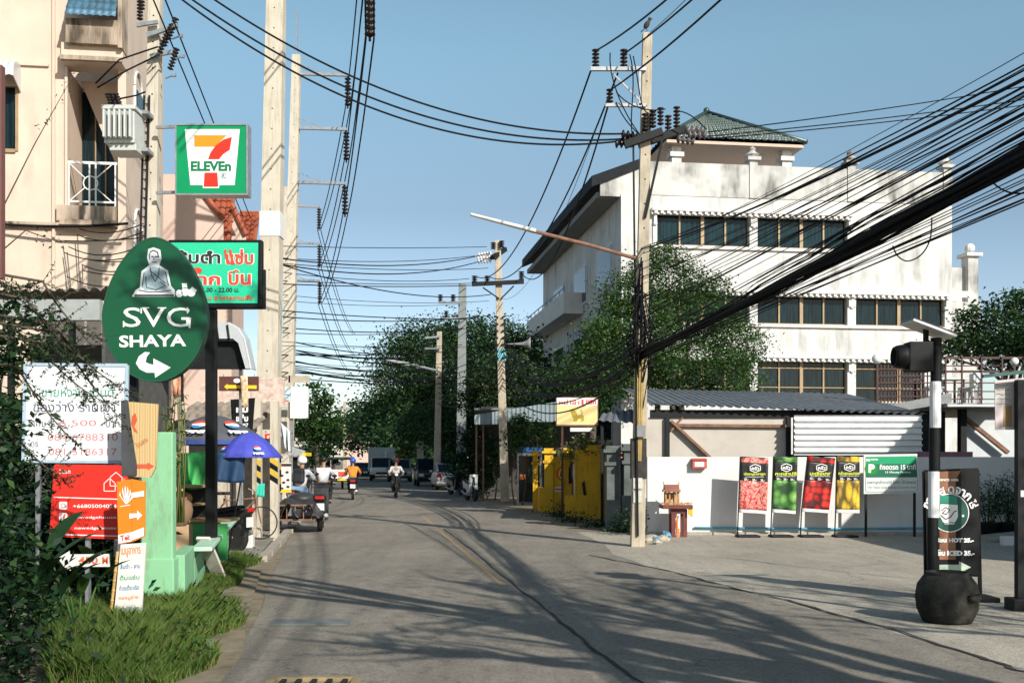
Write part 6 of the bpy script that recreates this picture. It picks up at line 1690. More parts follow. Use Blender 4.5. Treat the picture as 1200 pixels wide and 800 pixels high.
mb.stroke(L_.q((1014, 560), (1014, 575), (1016, 576.5), (1072, 575.5), (1074.5, 573.5), (1074.5, 560)), .5 * L_.k, y); mb.build('small_lettering', mat('teal_ink', (.03, .15, .14), .5, .05), t)
for px in (1015, 1072): mb = MB(); L_.box(mb, px - 1.3, 577, px + 1.3, 629, .0, .04); mb.build('post', K['dark'], t)

# --- coffee sign on a leaning frame
L_ = Loc(1150, 12.6)
t = thing('coffee_sign', 'dark standing coffee sign with round emblem, prices and a pale arrow', 'sign', L_.base)
mb = MB(); mb.prism(L_.q((1083, 553), (1145, 550.5), (1147, 673), (1086, 671)), -.02, -.005); mb.build('fabric', K['black'], t)
y = -.023
mb = MB(); mb.poly(L_.q((1100, 552.3), (1125, 551.3), (1119, 562), (1119, 655), (1100, 655)), y); mb.build('brown_print', mat('brown_wood_print', (.24, .10, .05), .5, .35, 9), t)
mb = MB(); mb.disc(L_.x(1112), L_.z(600.5), 22 * L_.k, 22 * L_.k, y - .002, 0, 36); mb.build('roundel', mat('roundel_teal', (.012, .085, .065), .45, .1), t)
mb = MB(); mb.ring(L_.x(1112), L_.z(600.5), 21.6 * L_.k, 22.6 * L_.k, y - .004, 0, 40)
mb.poly(L_.q((1101, 590), (1121, 591), (1121.5, 605), (1117, 614), (1106, 614), (1100, 604)), y - .004)
mb.text('SINCE 2002', L_.x(1111), L_.z(562), 2.6 * L_.k, 22 * L_.k, y - .004, .04)
for i, ch in enumerate('กาแฟสดจากไร่'):
    pass
for i, s in enumerate(('กา', 'แฟ', 'ส', 'ด', 'จา', 'ก', 'ไร่')):
    a = R(152 - i * 21); mb.text(s, L_.x(1113) + 29.5 * L_.k * math.cos(a), L_.z(603) + 29.5 * L_.k * math.sin(a), (8.5 if s != 'ไร่' else 10) * L_.k, None, y - .004, .03, 0, a - math.pi / 2)
for k in range(1): mb.poly([(L_.x(1127.5) + (2.0 if i % 2 == 0 else .85) * L_.k * math.sin(math.pi * i / 5), L_.z(604) + (2.0 if i % 2 == 0 else .85) * L_.k * math.cos(math.pi * i / 5)) for i in range(10)], y - .004)
mb.text('ร้อน HOT 25.-', L_.x(1118), L_.z(632), 6 * L_.k, 44 * L_.k, y - .004, .06); mb.text('เย็น ICED 35.-', L_.x(1118), L_.z(647), 7 * L_.k, 46 * L_.k, y - .004, .06)
mb.build('lettering', K['letw'], t)
mb = MB(); mb.poly(L_.q((1100, 580), (1120, 581), (1120.5, 590), (1100, 589)), y - .0055); mb.build('green_cap', mat('emblem_green', (.02, .26, .17), .5, .1), t)
mb = MB()
for w_, p in ((1.0, ((1102, 598), (1107, 594), (1112, 597), (1108, 602), (1103, 601), (1107, 597))), (1.2, ((1101, 603), (1107, 608), (1113, 605), (1117, 599), (1120, 598)))): mb.stroke(L_.q(*p), w_ * L_.k, y - .007)
mb.text('by Pan', L_.x(1112), L_.z(612.5), 3.6 * L_.k, 14 * L_.k, y - .007, .0, 0, .1); mb.build('emblem_lines', K['maroon'], t)
mb = MB(); mb.poly(L_.q((1100, 661), (1123, 661), (1123, 657), (1137, 664), (1123, 671), (1123, 669.5), (1100, 669)), y); mb.build('arrow', mat('pale_green_arrow', (.46, .56, .44), .5, .1), t)
mb = MB(); mb.bar(L_.p(1145, 550, .0), L_.p(1151, 706, .05), .035); mb.bar(L_.p(1083, 552, .01), L_.p(1146, 549.5, .01), .03); mb.bar(L_.p(1086, 672, .01), L_.p(1148, 674, .01), .03); mb.bar(L_.p(1083, 552, .01), L_.p(1087, 706, .05), .03); mb.build('frame', K['black'], t)
mb = MB(); mb.box((.05, .1, .03), (.26, .4, .06)); mb.build('base', K['black'], t, bev=.015)

# --- clay jar planter with the striped warning post
c = G(1110, 729)
t = thing('stone_jar', 'big dark weathered jar holding the striped post', 'jar', c)
mb = MB(); r = .305; h = .50
mb.lathe([(.20, 0), (.23, .01), (.245, .04), (.29, .14), (.305, .26), (.285, .38), (.225, .465), (.20, .485), (.215, .505), (.19, .505), (.17, .47), (.16, .44), (.0, .435)], (0, 0, 0), 28)
o = mb.build('body', mat('blackened_clay', (.016, .017, .015), .8, .4, 4, .9, 14, dirt=(.075, .065, .05), damt=.9, dscale=3.5, spec=.2), t, True)
mb = MB(); mb.tube([(.10, -.275, .27), (.13, -.325, .275), (.18, -.32, .285), (.21, -.25, .29)], [.03, .028, .028, .03], 8); mb.build('lug', bpy.data.materials['blackened_clay'], t, True)
L_ = Loc(1093, 11.35)
t = thing('warning_light_post', 'black and white striped post with a solar panel and a hooded warning lamp', 'warning post', (L_.base[0], L_.base[1], .08))
mb = MB(); w_ = 6.3
for a, b, mi in ((396, 447, 0), (447, 501, 1), (501, 552, 0), (552, 606, 1), (606, 700, 0)):
    f = lambda py: 1097.5 - (py - 396) * .018
    mb.lathe([(w_ * L_.k, L_.z(b) - .08), (w_ * L_.k, L_.z(a) - .08)], (L_.x(f((a + b) / 2)), 0, 0), 16, mi)
mb.build('shaft', [K['black'], mat('white_reflective_band', (.72, .72, .72), .35, .05)], t)
off = Vector((0, 0, -.08))
mb = MB(); mb.b2((L_.x(1062), -.10, L_.z(436) - .08), (L_.x(1090), .10, L_.z(401) - .08)); lh = mb.build('lamp_box', K['dark'], t, bev=.012)
mb = MB(); M = Matrix.Rotation(R(-90), 4, 'Y'); mb.lathe([(.125, 0), (.125, .04), (.115, .10), (.10, .13), (.09, .13), (.11, .02)], L_.p(1062, 418) + off, 18, 0, M); mb.build('hood', K['black'], lh, True)
mb = MB(); mb.lathe([(.03, 0), (.03, .16)], L_.p(1085, 401) + off, 8); mb.build('panel_mast', K['black'], t)
mb = MB(); mb.bar(L_.p(1063, 375.5, -.0) + off, L_.p(1113, 394, 0) + off, .36, .03, up=(0, 0, 1)); pn = mb.build('solar_panel', mat('solar_cell_blue', (.02, .03, .06), .2, .2), t)
mb = MB(); mb.bar(L_.p(1062.5, 377, 0) + off, L_.p(1112.5, 395.8, 0) + off, .39, .022, up=(0, 0, 1)); mb.build('panel_frame', K['white'], pn)

# --- right edge post with hung poster and green roof edge
L_ = Loc(1195, 11.9)
t = thing('roof_post', 'dark post carrying a green roof edge', 'post', L_.base)
mb = MB(); L_.box(mb, 1191, 445, 1201, 715, -.04, .05); mb.build('post', K['dark'], t)
mb = MB(); L_.box(mb, 1182, 700, 1215, 716, -.12, .12); mb.build('foot', K['dark'], t, bev=.01)
mb = MB(); mb.bar(L_.p(1147, 441.5, -.1), L_.p(1260, 430, -.1), .05, .035); mb.build('roof_edge', mat('dark_green_beam', (.03, .10, .085), .5, .15), t)
mb = MB(); mb.box(L_.p(1196, 578, -.045), (.04, .005, .07)); mb.build('sticker', K['white'], t)
L_ = Loc(1185, 12.0)
t = thing('drawn_poster', 'pale poster with coloured scribbles hanging from the green roof edge', 'poster', (L_.base[0], L_.base[1], L_.z(504)))
zz = L_.z(504)
f = lambda *p: [(a, b - zz) for a, b in L_.q(*p)]
mb = MB(); mb.prism(f((1165, 446), (1205, 442), (1205, 503), (1166, 503.5)), -.012, .0); mb.build('sheet', mat('pale_pinkish_sheet', (.55, .47, .47), .6, .08), t)
mb = MB()
rs = random.Random(5)
for i in range(5): y_ = 451 + i * 5.5; mb.stroke(f(*[(1167 + k * 2.2, y_ + rs.uniform(-.9, .9)) for k in range(8)]), .6 * L_.k, -.016)
mb.build('teal_scribble', K['letg'], t)
mb = MB()
for i in range(4): x = 1187 + i * 4; mb.stroke(f((x, 452), (x + 3, 448), (x + 5, 453), (x + 2, 456)), .7 * L_.k, -.016)
mb.build('dark_scribble', K['letk'], t)
mb = MB(); mb.poly(f((1176, 475), (1185, 475), (1185, 500), (1175, 500)), -.016); mb.poly(f((1192, 480), (1201, 479), (1201, 489), (1193, 490)), -.016); mb.build('brown_patch', K['wood'], t)

# --- potted bamboo in the shade of the wall
for px, lab in ((1158, 'potted dark bamboo in a pot beside the coffee sign frame'), (1181, 'potted dark bamboo in a pot beside the dark roof post')):
    b = P(px, 540, 23.2); b.z = 0
    t = thing('potted_plant', lab, 'potted plant', b); mb = MB()
    mb.lathe([(.16, 0), (.22, .3), (.24, .32), (.2, .32), (.18, .26), (0, .25)], (0, 0, 0), 14); mb.build('pot', K['dark'], t, True)
    rs = random.Random(px); mb = MB(); pts = []
    for i in range(10):
        e = Vector((rs.uniform(-.4, .4), rs.uniform(-.25, .25), rs.uniform(.9, 1.35))); mb.tube([(e.x * .2, e.y * .2, .25), e * .6, e], [.012, .009, .004], 5)
        for k in range(70): q = e * rs.uniform(.4, 1.0); pts.append(b + q + Vector((rs.gauss(0, .09), rs.gauss(0, .09), rs.gauss(0, .07))))
    mb.build('stem', LF['mid'], t, True); leaf_mesh('foliage', pts, .12, LF['mid'], t, px, .2)
mb = MB(); a = G(1140, 625); mb.bar((9.3, 22.3, .03), (11.5, 22.6, .22), .9, .05); tag(mb.build('ramp', m_fore, None, loc=(10, 22.4, 0)), 'low concrete ramp before the potted bamboo', 'ramp')
mb = MB(); mb.box((0, 0, .09), (1.0, .22, .18)); o = mb.build('kerb_block', K['white'], None, bev=.02); o.location = G(1205, 639); tag(o, 'white kerb block on the shaded forecourt near the ramp', 'kerb block')

# --- metal shed behind the wall
t = thing('metal_shed', 'low shed behind the white wall with a grey ribbed roof and beige boards', 'shed', (XW0, 26.0, 0))
LX = Loc(600, 26); t.location = (0, 26, 0); ROOTM[t] = Matrix.Translation((0, 26, 0))
def ribbed(mb, e0, e1, r0, r1, n, amp=.04):
    e0, e1, r0, r1 = map(Vector, (e0, e1, r0, r1)); vs = []
    for i in range(n + 1):
        u = i / n; o_ = Vector((0, 0, amp if (i % 4) in (0, 1) else 0)); vs += [e0.lerp(e1, u) + o_, r0.lerp(r1, u) + o_]
    mb.add(vs, [(2 * i, 2 * i + 2, 2 * i + 3, 2 * i + 1) for i in range(n)])
mb = MB(); ribbed(mb, LX.p(757, 474.5, -.22), LX.p(1084, 487, -.22), LX.p(757, 474, 6) + Vector((0, 0, .75)), LX.p(1084, 482, 6) + Vector((0, 0, .75)), 130); mb.build('roof', K['zincd'], t)
mb = MB(); LX.box(mb, 762, 480, 1080, 489, .0, .08); mb.build('beam', K['dark'], t)
mb = MB(); LX.box(mb, 757, 489, 926, 545, .06, .1); mb.build('board_wall', mat('beige_fibre_board', (.46, .42, .37), .8, .06, 2, dirt=(.35, .3, .25), damt=.5), t)
for px in (782, 924): mb = MB(); LX.box(mb, px - 2.5, 489, px + 2.5, 560, -.05, .08); mb.build('post', K['dark'], t)
mb = MB(); mb.bar(LX.p(786, 493, -.03), LX.p(832, 536, -.03), .12, .06); mb.bar(LX.p(790, 498, .0), LX.p(922, 499, .0), .07); mb.bar(LX.p(800, 489, -.02), LX.p(786, 505, -.02), .04); mb.build('brace', K['rust'], t)
mb = MB(); LX.box(mb, 930, 532, 1078, 640, .2, .25); LX.box(mb, 1080, 489, 1090, 640, .1, 5); mb.build('dark_panel', K['dark'], t)
t = thing('corrugated_screen', 'shiny corrugated metal screen above the banners', 'screen', (0, 25.6, 0))
LX2 = Loc(600, 25.6); n = 64; vs = []
z0_, z1_ = LX2.z(533), LX2.z(486.5)
for i in range(n + 1):
    z = z0_ + (z1_ - z0_) * i / n; yy = -.05 * (1 if (i % 10) in (4, 5, 6, 7) else 0) - (.03 if (i % 10) in (5, 6) else 0)
    vs += [(LX2.x(930.5), yy, z), (LX2.x(1080), yy, z)]
mb = MB(); mb.add(vs, [(2 * i, 2 * i + 1, 2 * i + 3, 2 * i + 2) for i in range(n)]); mb.build('sheet', mat('bright_zinc', (.72, .73, .73), .45, .08, 2, metal=.15), t)
mb = MB()
for px in (932, 1078): LX2.box(mb, px - 1.5, 486, px + 1.5, 640, .02, .1)
mb.build('post', K['dark'], t)
t = thing('wall_cap', 'short dull purple coping block beside the striped post', 'coping', (0, 24.9, 0)); L3 = Loc(600, 24.9)
mb = MB(); L3.box(mb, 1080, 529, 1140, 537.5, 0, .3); mb.build('coping', mat('dull_purple_paint', (.25, .12, .15), .7, .1), t); mb = MB(); L3.box(mb, 1081, 537.5, 1139, 640, .02, .28); mb.build('pier', m_wall, t)

# --- restaurant terrace
t = thing('terrace', 'raised restaurant terrace with brown railings above the shaded wall', 'terrace', (0, 29, 0)); LT = Loc(600, 29)
mb = MB(); mb.prism(LT.q((1022, 478), (1100, 463), (1100, 474), (1022, 486)), -.2, 4) if False else LT.box(mb, 1020, 472, 1300, 479, 0, 6); mb.prism(LT.q((1018, 479), (1110, 461), (1110, 472), (1018, 488)), -.3, -.05); mb.build('deck', mat('grey_deck_edge', (.22, .23, .23), .8, .2, 5), t)
mb = MB(); LT.box(mb, 1100, 475, 1175, 477.5, -.6, -.0); mb.build('deck_edge', K['zinc'], t)
mb = MB(); LT.box(mb, 1135, 482, 1300, 545, .4, .5); mb.build('lower_wall', mat('pale_lower_wall', (.52, .55, .56), .8, .06), t)
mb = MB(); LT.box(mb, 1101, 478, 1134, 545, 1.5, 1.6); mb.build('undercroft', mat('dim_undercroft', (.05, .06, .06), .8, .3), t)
mb = MB(); LT.box(mb, 1128, 478, 1135, 545, .1, .35); mb.build('post', K['dark'], t)
mb = MB(); mb.bar(LT.p(1133, 488, .2), LT.p(1185, 530, .2), .14, .1); mb.build('brace', K['rust'], t)
mb = MB()
for i in range(18): LT.box(mb, 1027 + i * 4.2, 427 if i % 6 else 424, 1028.2 + i * 4.2, 472, -.05, -.01)
for py in (432, 440, 448, 456, 464): LT.box(mb, 1026, py, 1100, py + 1.3, -.09, -.052)
mb.build('trellis', K['maroon'], t)
mb = MB()
for py in (418, 428, 434, 448, 458, 467): LT.box(mb, 1104, py, 1300, py + (2.6 if py in (418, 434) else 1.2), -.05, -.0)
for px in (1106, 1125, 1148, 1172, 1198): LT.box(mb, px, 418, px + 1.6, 475, -.1, -.052)
mb.build('railing', K['maroon'], t)
m_globe = mat('opal_glass', (.72, .72, .68), .3, .03)
for px, py, r in ((1026, 421, 6.5), (1186, 424, 5)):
    mb = MB(); LT.box(mb, px - 1, py + 5, px + 1, 474, -.16, -.12); lp_ = mb.build('lamp_post', K['maroon'], t)
    mb = MB(); mb.ball(LT.p(px, py, -.14), r * LT.k * .95, 16); mb.build('globe', m_globe, lp_, True)
def chair0():
    t = thing('plastic_chair', 'white plastic chair on the terrace behind the brown railing', 'chair', (0, 0, 0), 0, 'white chairs on the terrace')
    mb = MB(); mb.box((0, 0, .44), (.44, .42, .04)); mb.build('seat', K['white'], t, bev=.01)
    mb = MB(); mb.box((0, .22, .68), (.42, .035, .44)); mb.build('backrest', K['white'], t, bev=.01)
    for sx in (-.19, .19):
        for sy in (-.18, .19): mb = MB(); mb.bar((sx, sy, .42), (sx * 1.15, sy * 1.15, 0), .045, .045); mb.build('leg', K['white'], t)
    return t
ch = chair0(); zd = LT.z(472)
for i, px in enumerate((1108, 1120, 1139, 1150, 1165)):
    o = ch if i == 0 else copy_tree(ch)
    put(o, (LT.x(px), 29.8 + (i % 3) * .7, zd), i * 1.3)
tt = thing('terrace_table', 'white topped table among the terrace chairs', 'table', (LT.x(1128), 30.6, zd))
mb = MB(); mb.box((0, 0, .73), (1.3, .8, .04)); mb.build('tabletop', K['white'], tt)
for sx in (-.55, .55):
    for sy in (-.3, .3): mb = MB(); mb.bar((sx, sy, .71), (sx, sy, 0), .05); mb.build('leg', K['dark'], tt)
# off-frame shop on the right whose shade lies on the forecourt and the wall
t = thing('corner_shop', 'plain shop building whose shade falls on the forecourt', 'building', (11.9, 11.6, 0))
mb = MB(); mb.b2((0, 0, 0), (9, 11.6, 4.7)); mb.build('wall', mat('cream_shop_render', (.6, .56, .48), .8, .06), t); mb = MB(); mb.b2((-.25, -.2, 4.7), (9.2, 11.7, 5.0)); mb.build('roof', K['zincd'], t)
mb = MB(); mb.b2((-.02, 2, .9), (-.003, 5, 2.4)); mb.build('window', K['glass'], t)

# --- yellow gateway walls, grey columns and the yellow sign
m_yel = mat('yellow_paint', (.62, .36, .012), .7, .10, 2.0, .2, 30, dirt=(.20, .12, .03), damt=.75, dscale=2.2, stretch=(2.5, 2.5, .7))
def column(mb, x0, x1, y0, y1, z):
    mb.b2((x0, y0, 0), (x1, y1, z)); mb.b2((x0 - .05, y0 - .05, z - .30), (x1 + .05, y1 + .05, z - .22)); mb.b2((x0 - .08, y0 - .08, z), (x1 + .08, y1 + .08, z + .08)); mb.b2((x0 - .02, y0 - .02, z + .08), (x1 + .02, y1 + .02, z + .16))
def gate(label, px0, Y, col, panels, extra=None, m=m_yel):
    L_ = Loc(px0, Y); t = thing('gate_wall', label, 'wall', L_.base)
    for a, c, py, y0, y1 in col:
        mb = MB(); column(mb, L_.x(a), L_.x(c), y0, y1, L_.z(py)); mb.build('column', m, t)
    for a, b, c, y0, y1 in panels:
        mb = MB(); L_.box(mb, a, b, c, 640, y0, y1); mb.build('wall_panel', m, t)
    return L_, t
L_, t = gate('yellow gate wall with a round emblem farther from the viewer', 642, 34.6, [(638, 648, 531, -.15, .15), (626, 632, 533, 2.0, 2.4)], [(648, 535, 663, .0, .15)])
mb = MB(); L_.box(mb, 632, 572, 638, 640, .1, 2.0); L_.box(mb, 630, 538, 636, 540, .2, 2.0); mb.build('side_rail', m_yel, t)
mb = MB(); mb.disc(L_.x(658.5), L_.z(554.5), 6.5 * L_.k, 8.5 * L_.k, -.006); mb.build('emblem', K['letr'], t)
mb = MB(); mb.disc(L_.x(659), L_.z(555), 4.6 * L_.k, 6.2 * L_.k, -.010); mb.build('emblem_field', bpy.data.materials['sign_yellow'], t); mb = MB(); mb.poly(L_.q((656, 558), (657, 551), (661, 550), (662, 558)), -.014); mb.build('emblem_mark', K['letk'], t)
mb = MB(); mb.poly(L_.q((650, 570), (662, 570), (662, 576), (650, 576)), -.006); mb.build('plate', K['white'], t); mb = MB(); mb.poly(L_.q((651, 572), (662, 572), (662, 574), (651, 574)), -.010); mb.build('plate_stripe', K['letr'], t)
L_, t = gate('yellow gate wall nearer to the viewer with lattice cut-outs', 688, 30.8, [(689, 703, 528, -.15, .25), (661, 673, 531, .8, 1.1)], [(674, 527, 689, .0, .16)])
mb = MB(); L_.box(mb, 662, 580, 690, 640, -.12, -.02); L_.box(mb, 673.5, 530, 675, 580, -.04, -.003); mb.build('low_panel', m_yel, t)
mb = MB(); mb.prism(L_.q((668, 548), (672, 541), (673, 566), (668, 567)), .7, .78); mb.prism(L_.q((682, 566), (685, 563), (687, 580), (684, 582)), -.03, -.004); mb.build('cut_out', K['dark'], t)
L_, t = gate('second yellow wing wall lit between the gate columns and the grey column', 708, 29.8, [], [(704, 527, 714, 1.2, 1.35)])
m_gc = mat('mossy_grey_render', (.10, .115, .11), .9, .25, 4, .3, 30, dirt=(.035, .04, .035), damt=.7)
gate('dark grey mossy gate columns beside the big concrete pole', 722, 25.6, [(712, 726, 530, .2, .7), (731, 744, 528, -.1, .35)], [(709, 585, 724, -.35, -.2), (728, 580, 746, -.3, -.15), (731, 536, 737, .35, 1.6)], None, m_gc)
mb = MB(); p = P(723, 533, 25.9); mb.box(p, (.25, .15, .09)); tag(mb.build('red_tray', K['letr'], None, loc=tuple(p)), 'small red tray between the dark grey gate columns', 'tray')
L_ = Loc(676, 31.4)
t = thing('yellow_sign', 'pale yellow sign box with a golden lion emblem above the yellow walls', 'sign', L_.base)
mb = MB(); L_.box(mb, 651.5, 465, 701, 499, -.04, .1); mb.build('frame', K['rust'], t)
mb = MB(); mb.poly(L_.q((652.5, 466), (700, 466.5), (700, 497.5), (652.5, 497.5)), -.044); mb.build('face', mat('pale_yellow_face', (.74, .58, .26), .5, .05), t)
mb = MB(); mb.poly(L_.q((652.5, 466), (700, 466.5), (700, 475), (684, 475.5), (652.5, 474.5)), -.048); mb.build('white_strip', K['letw'], t)
mb = MB(); mb.text('หม่าล่า', L_.x(667), L_.z(471), 6 * L_.k, 24 * L_.k, -.052, .03); mb.text('1', L_.x(682.5), L_.z(471.2), 6.5 * L_.k, 2.6 * L_.k, -.052, .12); mb.text('แยก', L_.x(692.5), L_.z(471), 5.5 * L_.k, 12 * L_.k, -.052, .05); mb.build('lettering', K['letr'], t)
mb = MB(); mb.poly(L_.q((668, 482), (670.5, 478.5), (673, 479.5), (675.5, 483), (677, 486.5), (681, 485.5), (684, 487), (684.5, 491), (683.5, 493.5), (680.5, 493.5), (681, 490.5), (677.5, 490.5), (676, 493.5), (671.5, 493.5), (672.5, 490), (669.5, 487), (670, 484.5)), -.048); mb.stroke(L_.q((681, 486), (682.5, 483), (680, 481), (682, 480)), .8 * L_.k, -.048); mb.build('emblem', mat('golden_emblem', (.40, .28, .03), .5, .2, 20), t)
for px in (659, 690): mb = MB(); L_.box(mb, px - 1.2, 499, px + 1.2, 610, .0, .08); mb.build('post', K['maroon'], t)
mb = MB(); L_.box(mb, 668, 501, 694, 505.5, -.12, .0); mb.build('tube_light', K['white'], t)

# --- street-side shop roofs behind the poles
t = thing('open_shop', 'dark open fronted shop under a blue grey metal fascia beside the second pole', 'shop', (0, 44, 0)); L_ = Loc(600, 44)
mb = MB(); vs = []; n = 60
for i in range(n + 1):
    px = 556 + (655 - 556) * i / n; zt = 486 - (px - 556) * .16; zb = 497 if px < 590 else 494
    o_ = -.04 if i % 3 == 0 else 0
    vs += [(L_.x(px), o_, L_.z(zb)), (L_.x(px), o_, L_.z(max(zt, 470.5)))]
mb.add(vs, [(2 * i, 2 * i + 2, 2 * i + 3, 2 * i + 1) for i in range(n)]); mb.build('fascia', mat('blue_grey_sheet', (.20, .25, .27), .6, .12, 3), t)
mb = MB(); mb.b2((L_.x(556), .02, L_.z(480)), (L_.x(660), 9, L_.z(478))); mb.build('roof', K['zincd'], t)
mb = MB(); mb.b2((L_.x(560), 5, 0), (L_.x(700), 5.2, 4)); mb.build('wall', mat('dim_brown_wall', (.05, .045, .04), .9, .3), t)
for px in (558, 566, 630): mb = MB(); L_.box(mb, px - 1, 494, px + 1, 600, .3, .4); mb.build('post', K['rust'], t)
t = thing('lean_to_roof', 'small slanting zinc lean-to roof beside the big pole', 'roof', (0, 27.5, 0)); L_ = Loc(600, 27.5)
mb = MB(); ribbed(mb, L_.p(700, 494, -.4), L_.p(757, 498, -.4), L_.p(716, 480, 2.5), L_.p(770, 472, 2.5), 26, .03); mb.build('sheet', K['zincd'], t)
for px in (705, 752): mb = MB(); L_.box(mb, px - 1.5, 498, px + 1.5, 640, -.2, -.1); mb.build('post', K['dark'], t)
# phone booth
L_ = Loc(613, 41)
t = thing('phone_booth', 'old phone booth with a blue roof between the shrubs and the yellow wall', 'phone booth', L_.base)
mb = MB(); L_.box(mb, 604, 524, 636, 530, -.1, 1.0); mb.build('roof', mat('phone_booth_blue', (.03, .12, .32), .4, .15), t, bev=.03)
mb = MB()
for px in (607, 634):
    L_.box(mb, px - 1, 530, px + 1, 591, -.05, .03); L_.box(mb, px - 1, 530, px + 1, 591, .85, .93)
L_.box(mb, 606, 530, 635, 534, -.04, .02); mb.build('frame', K['steel'], t)
mb = MB(); L_.box(mb, 608, 534, 633, 589, .80, .84); mb.build('back_panel', K['glass'], t)
mb = MB(); L_.box(mb, 609, 556, 616, 562, .55, .79); mb.build('telephone', K['leto'], t, bev=.02)
mb = MB(); L_.box(mb, 608, 566, 633, 568, .4, .8); mb.build('shelf', K['dark'], t)
# ================================================================ vehicles and people
def skin_mesh(name, J, edges, m, parent, root='pelvis', sub=2):
    names = list(J); idx = {n: i for i, n in enumerate(names)}
    used = sorted({idx[a] for e in edges for a in e}); remap = {u: i for i, u in enumerate(used)}
    me = bpy.data.meshes.new(name)
    me.from_pydata([J[names[u]][0] for u in used], [(remap[idx[a]], remap[idx[b]]) for a, b in edges], [])
    me.materials.append(m)
    o = bpy.data.objects.new(name, me); COL.objects.link(o); o.parent = parent
    sk = o.modifiers.new('skin', 'SKIN'); sk.use_smooth_shade = True
    for u in used:
        r = J[names[u]][1]; d = me.skin_vertices[0].data[remap[u]]
        d.radius = r if isinstance(r, tuple) else (r, r); d.use_root = (names[u] == root)
    if root not in J or idx.get(root) not in used: me.skin_vertices[0].data[0].use_root = True
    s = o.modifiers.new('sub', 'SUBSURF'); s.levels = sub; s.render_levels = sub
    return o
def person(label, loc, rz, shirt, trousers, lean=.12, seat=.80, hat=None, group=None, head_turn=0, hands=None, feet=None):
    """rider sitting astride, facing +y"""
    t = thing('person', label, 'person', loc, rz, group)
    s = seat; hn = hands or ((-.28, .52, s + .22), (.28, .52, s + .22)); ft = feet or ((-.16, .30, .30), (.16, .30, .30))
    J = {'pelvis': ((0, 0, s + .07), (.15, .11)), 'waist': ((0, lean * .3, s + .24), (.14, .10)), 'chest': ((0, lean * .8, s + .42), (.165, .11)), 'neckb': ((0, lean, s + .55), (.08, .07)), 'neck': ((0, lean + .02, s + .62), .05), 'jaw': ((0, lean + .05, s + .69), (.062, .07)), 'head': ((0, lean + .05, s + .77), (.075, .092)), 'crown': ((0, lean + .04, s + .84), (.06, .07))}
    E = [('pelvis', 'waist'), ('waist', 'chest'), ('chest', 'neckb'), ('neckb', 'neck'), ('neck', 'jaw'), ('jaw', 'head'), ('head', 'crown')]
    arms = []; legs = []
    for k, (h, f) in enumerate(zip(hn, ft)):
        sg = -1 if k == 0 else 1; q = 'lr'[k]
        h = Vector(h); sh = Vector((sg * .185, lean * .85, s + .50)); el = (sh + h) / 2 + Vector((sg * .09, -.03, -.09))
        f = Vector(f); hp = Vector((sg * .09, .02, s + .03)); kn = Vector((sg * .17, .40, (s + f.z) / 2 + .12)) 
        J.update({'sh' + q: (tuple(sh), .062), 'el' + q: (tuple(el), .043), 'wr' + q: (tuple(el.lerp(h, .85)), .029), 'pa' + q: (tuple(h), (.036, .024)), 'hp' + q: (tuple(hp), .088), 'kn' + q: (tuple(kn), .062), 'an' + q: (tuple(f + Vector((0, -.05, .06))), .038), 'to' + q: (tuple(f + Vector((0, .12, .0))), (.035, .03))})
        arms += [('chest', 'sh' + q), ('sh' + q, 'el' + q), ('el' + q, 'wr' + q), ('wr' + q, 'pa' + q)]
        legs += [('pelvis', 'hp' + q), ('hp' + q, 'kn' + q), ('kn' + q, 'an' + q), ('an' + q, 'to' + q)]
        d = (h - el).normalized()
        for n_, o_ in enumerate((-.027, -.009, .009, .027)):      # fingers curled round the grip
            b = h + Vector((o_, 0, 0)); ln = (.034, .04, .038, .03)[n_]
            J.update({'f%d%s' % (n_, q): (tuple(b + d * .03 + Vector((0, 0, .012))), .0085), 'g%d%s' % (n_, q): (tuple(b + d * (.03 + ln) - Vector((0, 0, .012))), .0075), 'i%d%s' % (n_, q): (tuple(b + d * (.02 + ln * .6) - Vector((0, 0, .035))), .0065)})
            arms += [('pa' + q, 'f%d%s' % (n_, q)), ('f%d%s' % (n_, q), 'g%d%s' % (n_, q)), ('g%d%s' % (n_, q), 'i%d%s' % (n_, q))]
        J.update({'th' + q: (tuple(h + Vector((-sg * .035, .005, -.01))), .01), 'tt' + q: (tuple(h + Vector((-sg * .045, .035, -.035))), .008)}); arms += [('pa' + q, 'th' + q), ('th' + q, 'tt' + q)]
    b = skin_mesh('body', J, E + arms + legs, K['skin'], t)
    grow = lambda names, g: {n: (J[n][0], tuple(x + g for x in J[n][1]) if isinstance(J[n][1], tuple) else J[n][1] + g) for n in names}
    ns = ['pelvis', 'waist', 'chest', 'neckb', 'shl', 'shr', 'ell', 'elr']
    JS = grow(ns, .02); JS['neckb'] = (JS['neckb'][0], (.085, .075))
    skin_mesh('shirt', JS, [('pelvis', 'waist'), ('waist', 'chest'), ('chest', 'neckb'), ('chest', 'shl'), ('chest', 'shr'), ('shl', 'ell'), ('shr', 'elr')], shirt, t)
    JT = grow(['pelvis', 'hpl', 'hpr', 'knl', 'knr', 'anl', 'anr'], .017)
    skin_mesh('trousers', JT, [('pelvis', 'hpl'), ('hpl', 'knl'), ('knl', 'anl'), ('pelvis', 'hpr'), ('hpr', 'knr'), ('knr', 'anr')], trousers, t)
    hc = Vector((0, lean + .045, s + .79))
    mb = MB()
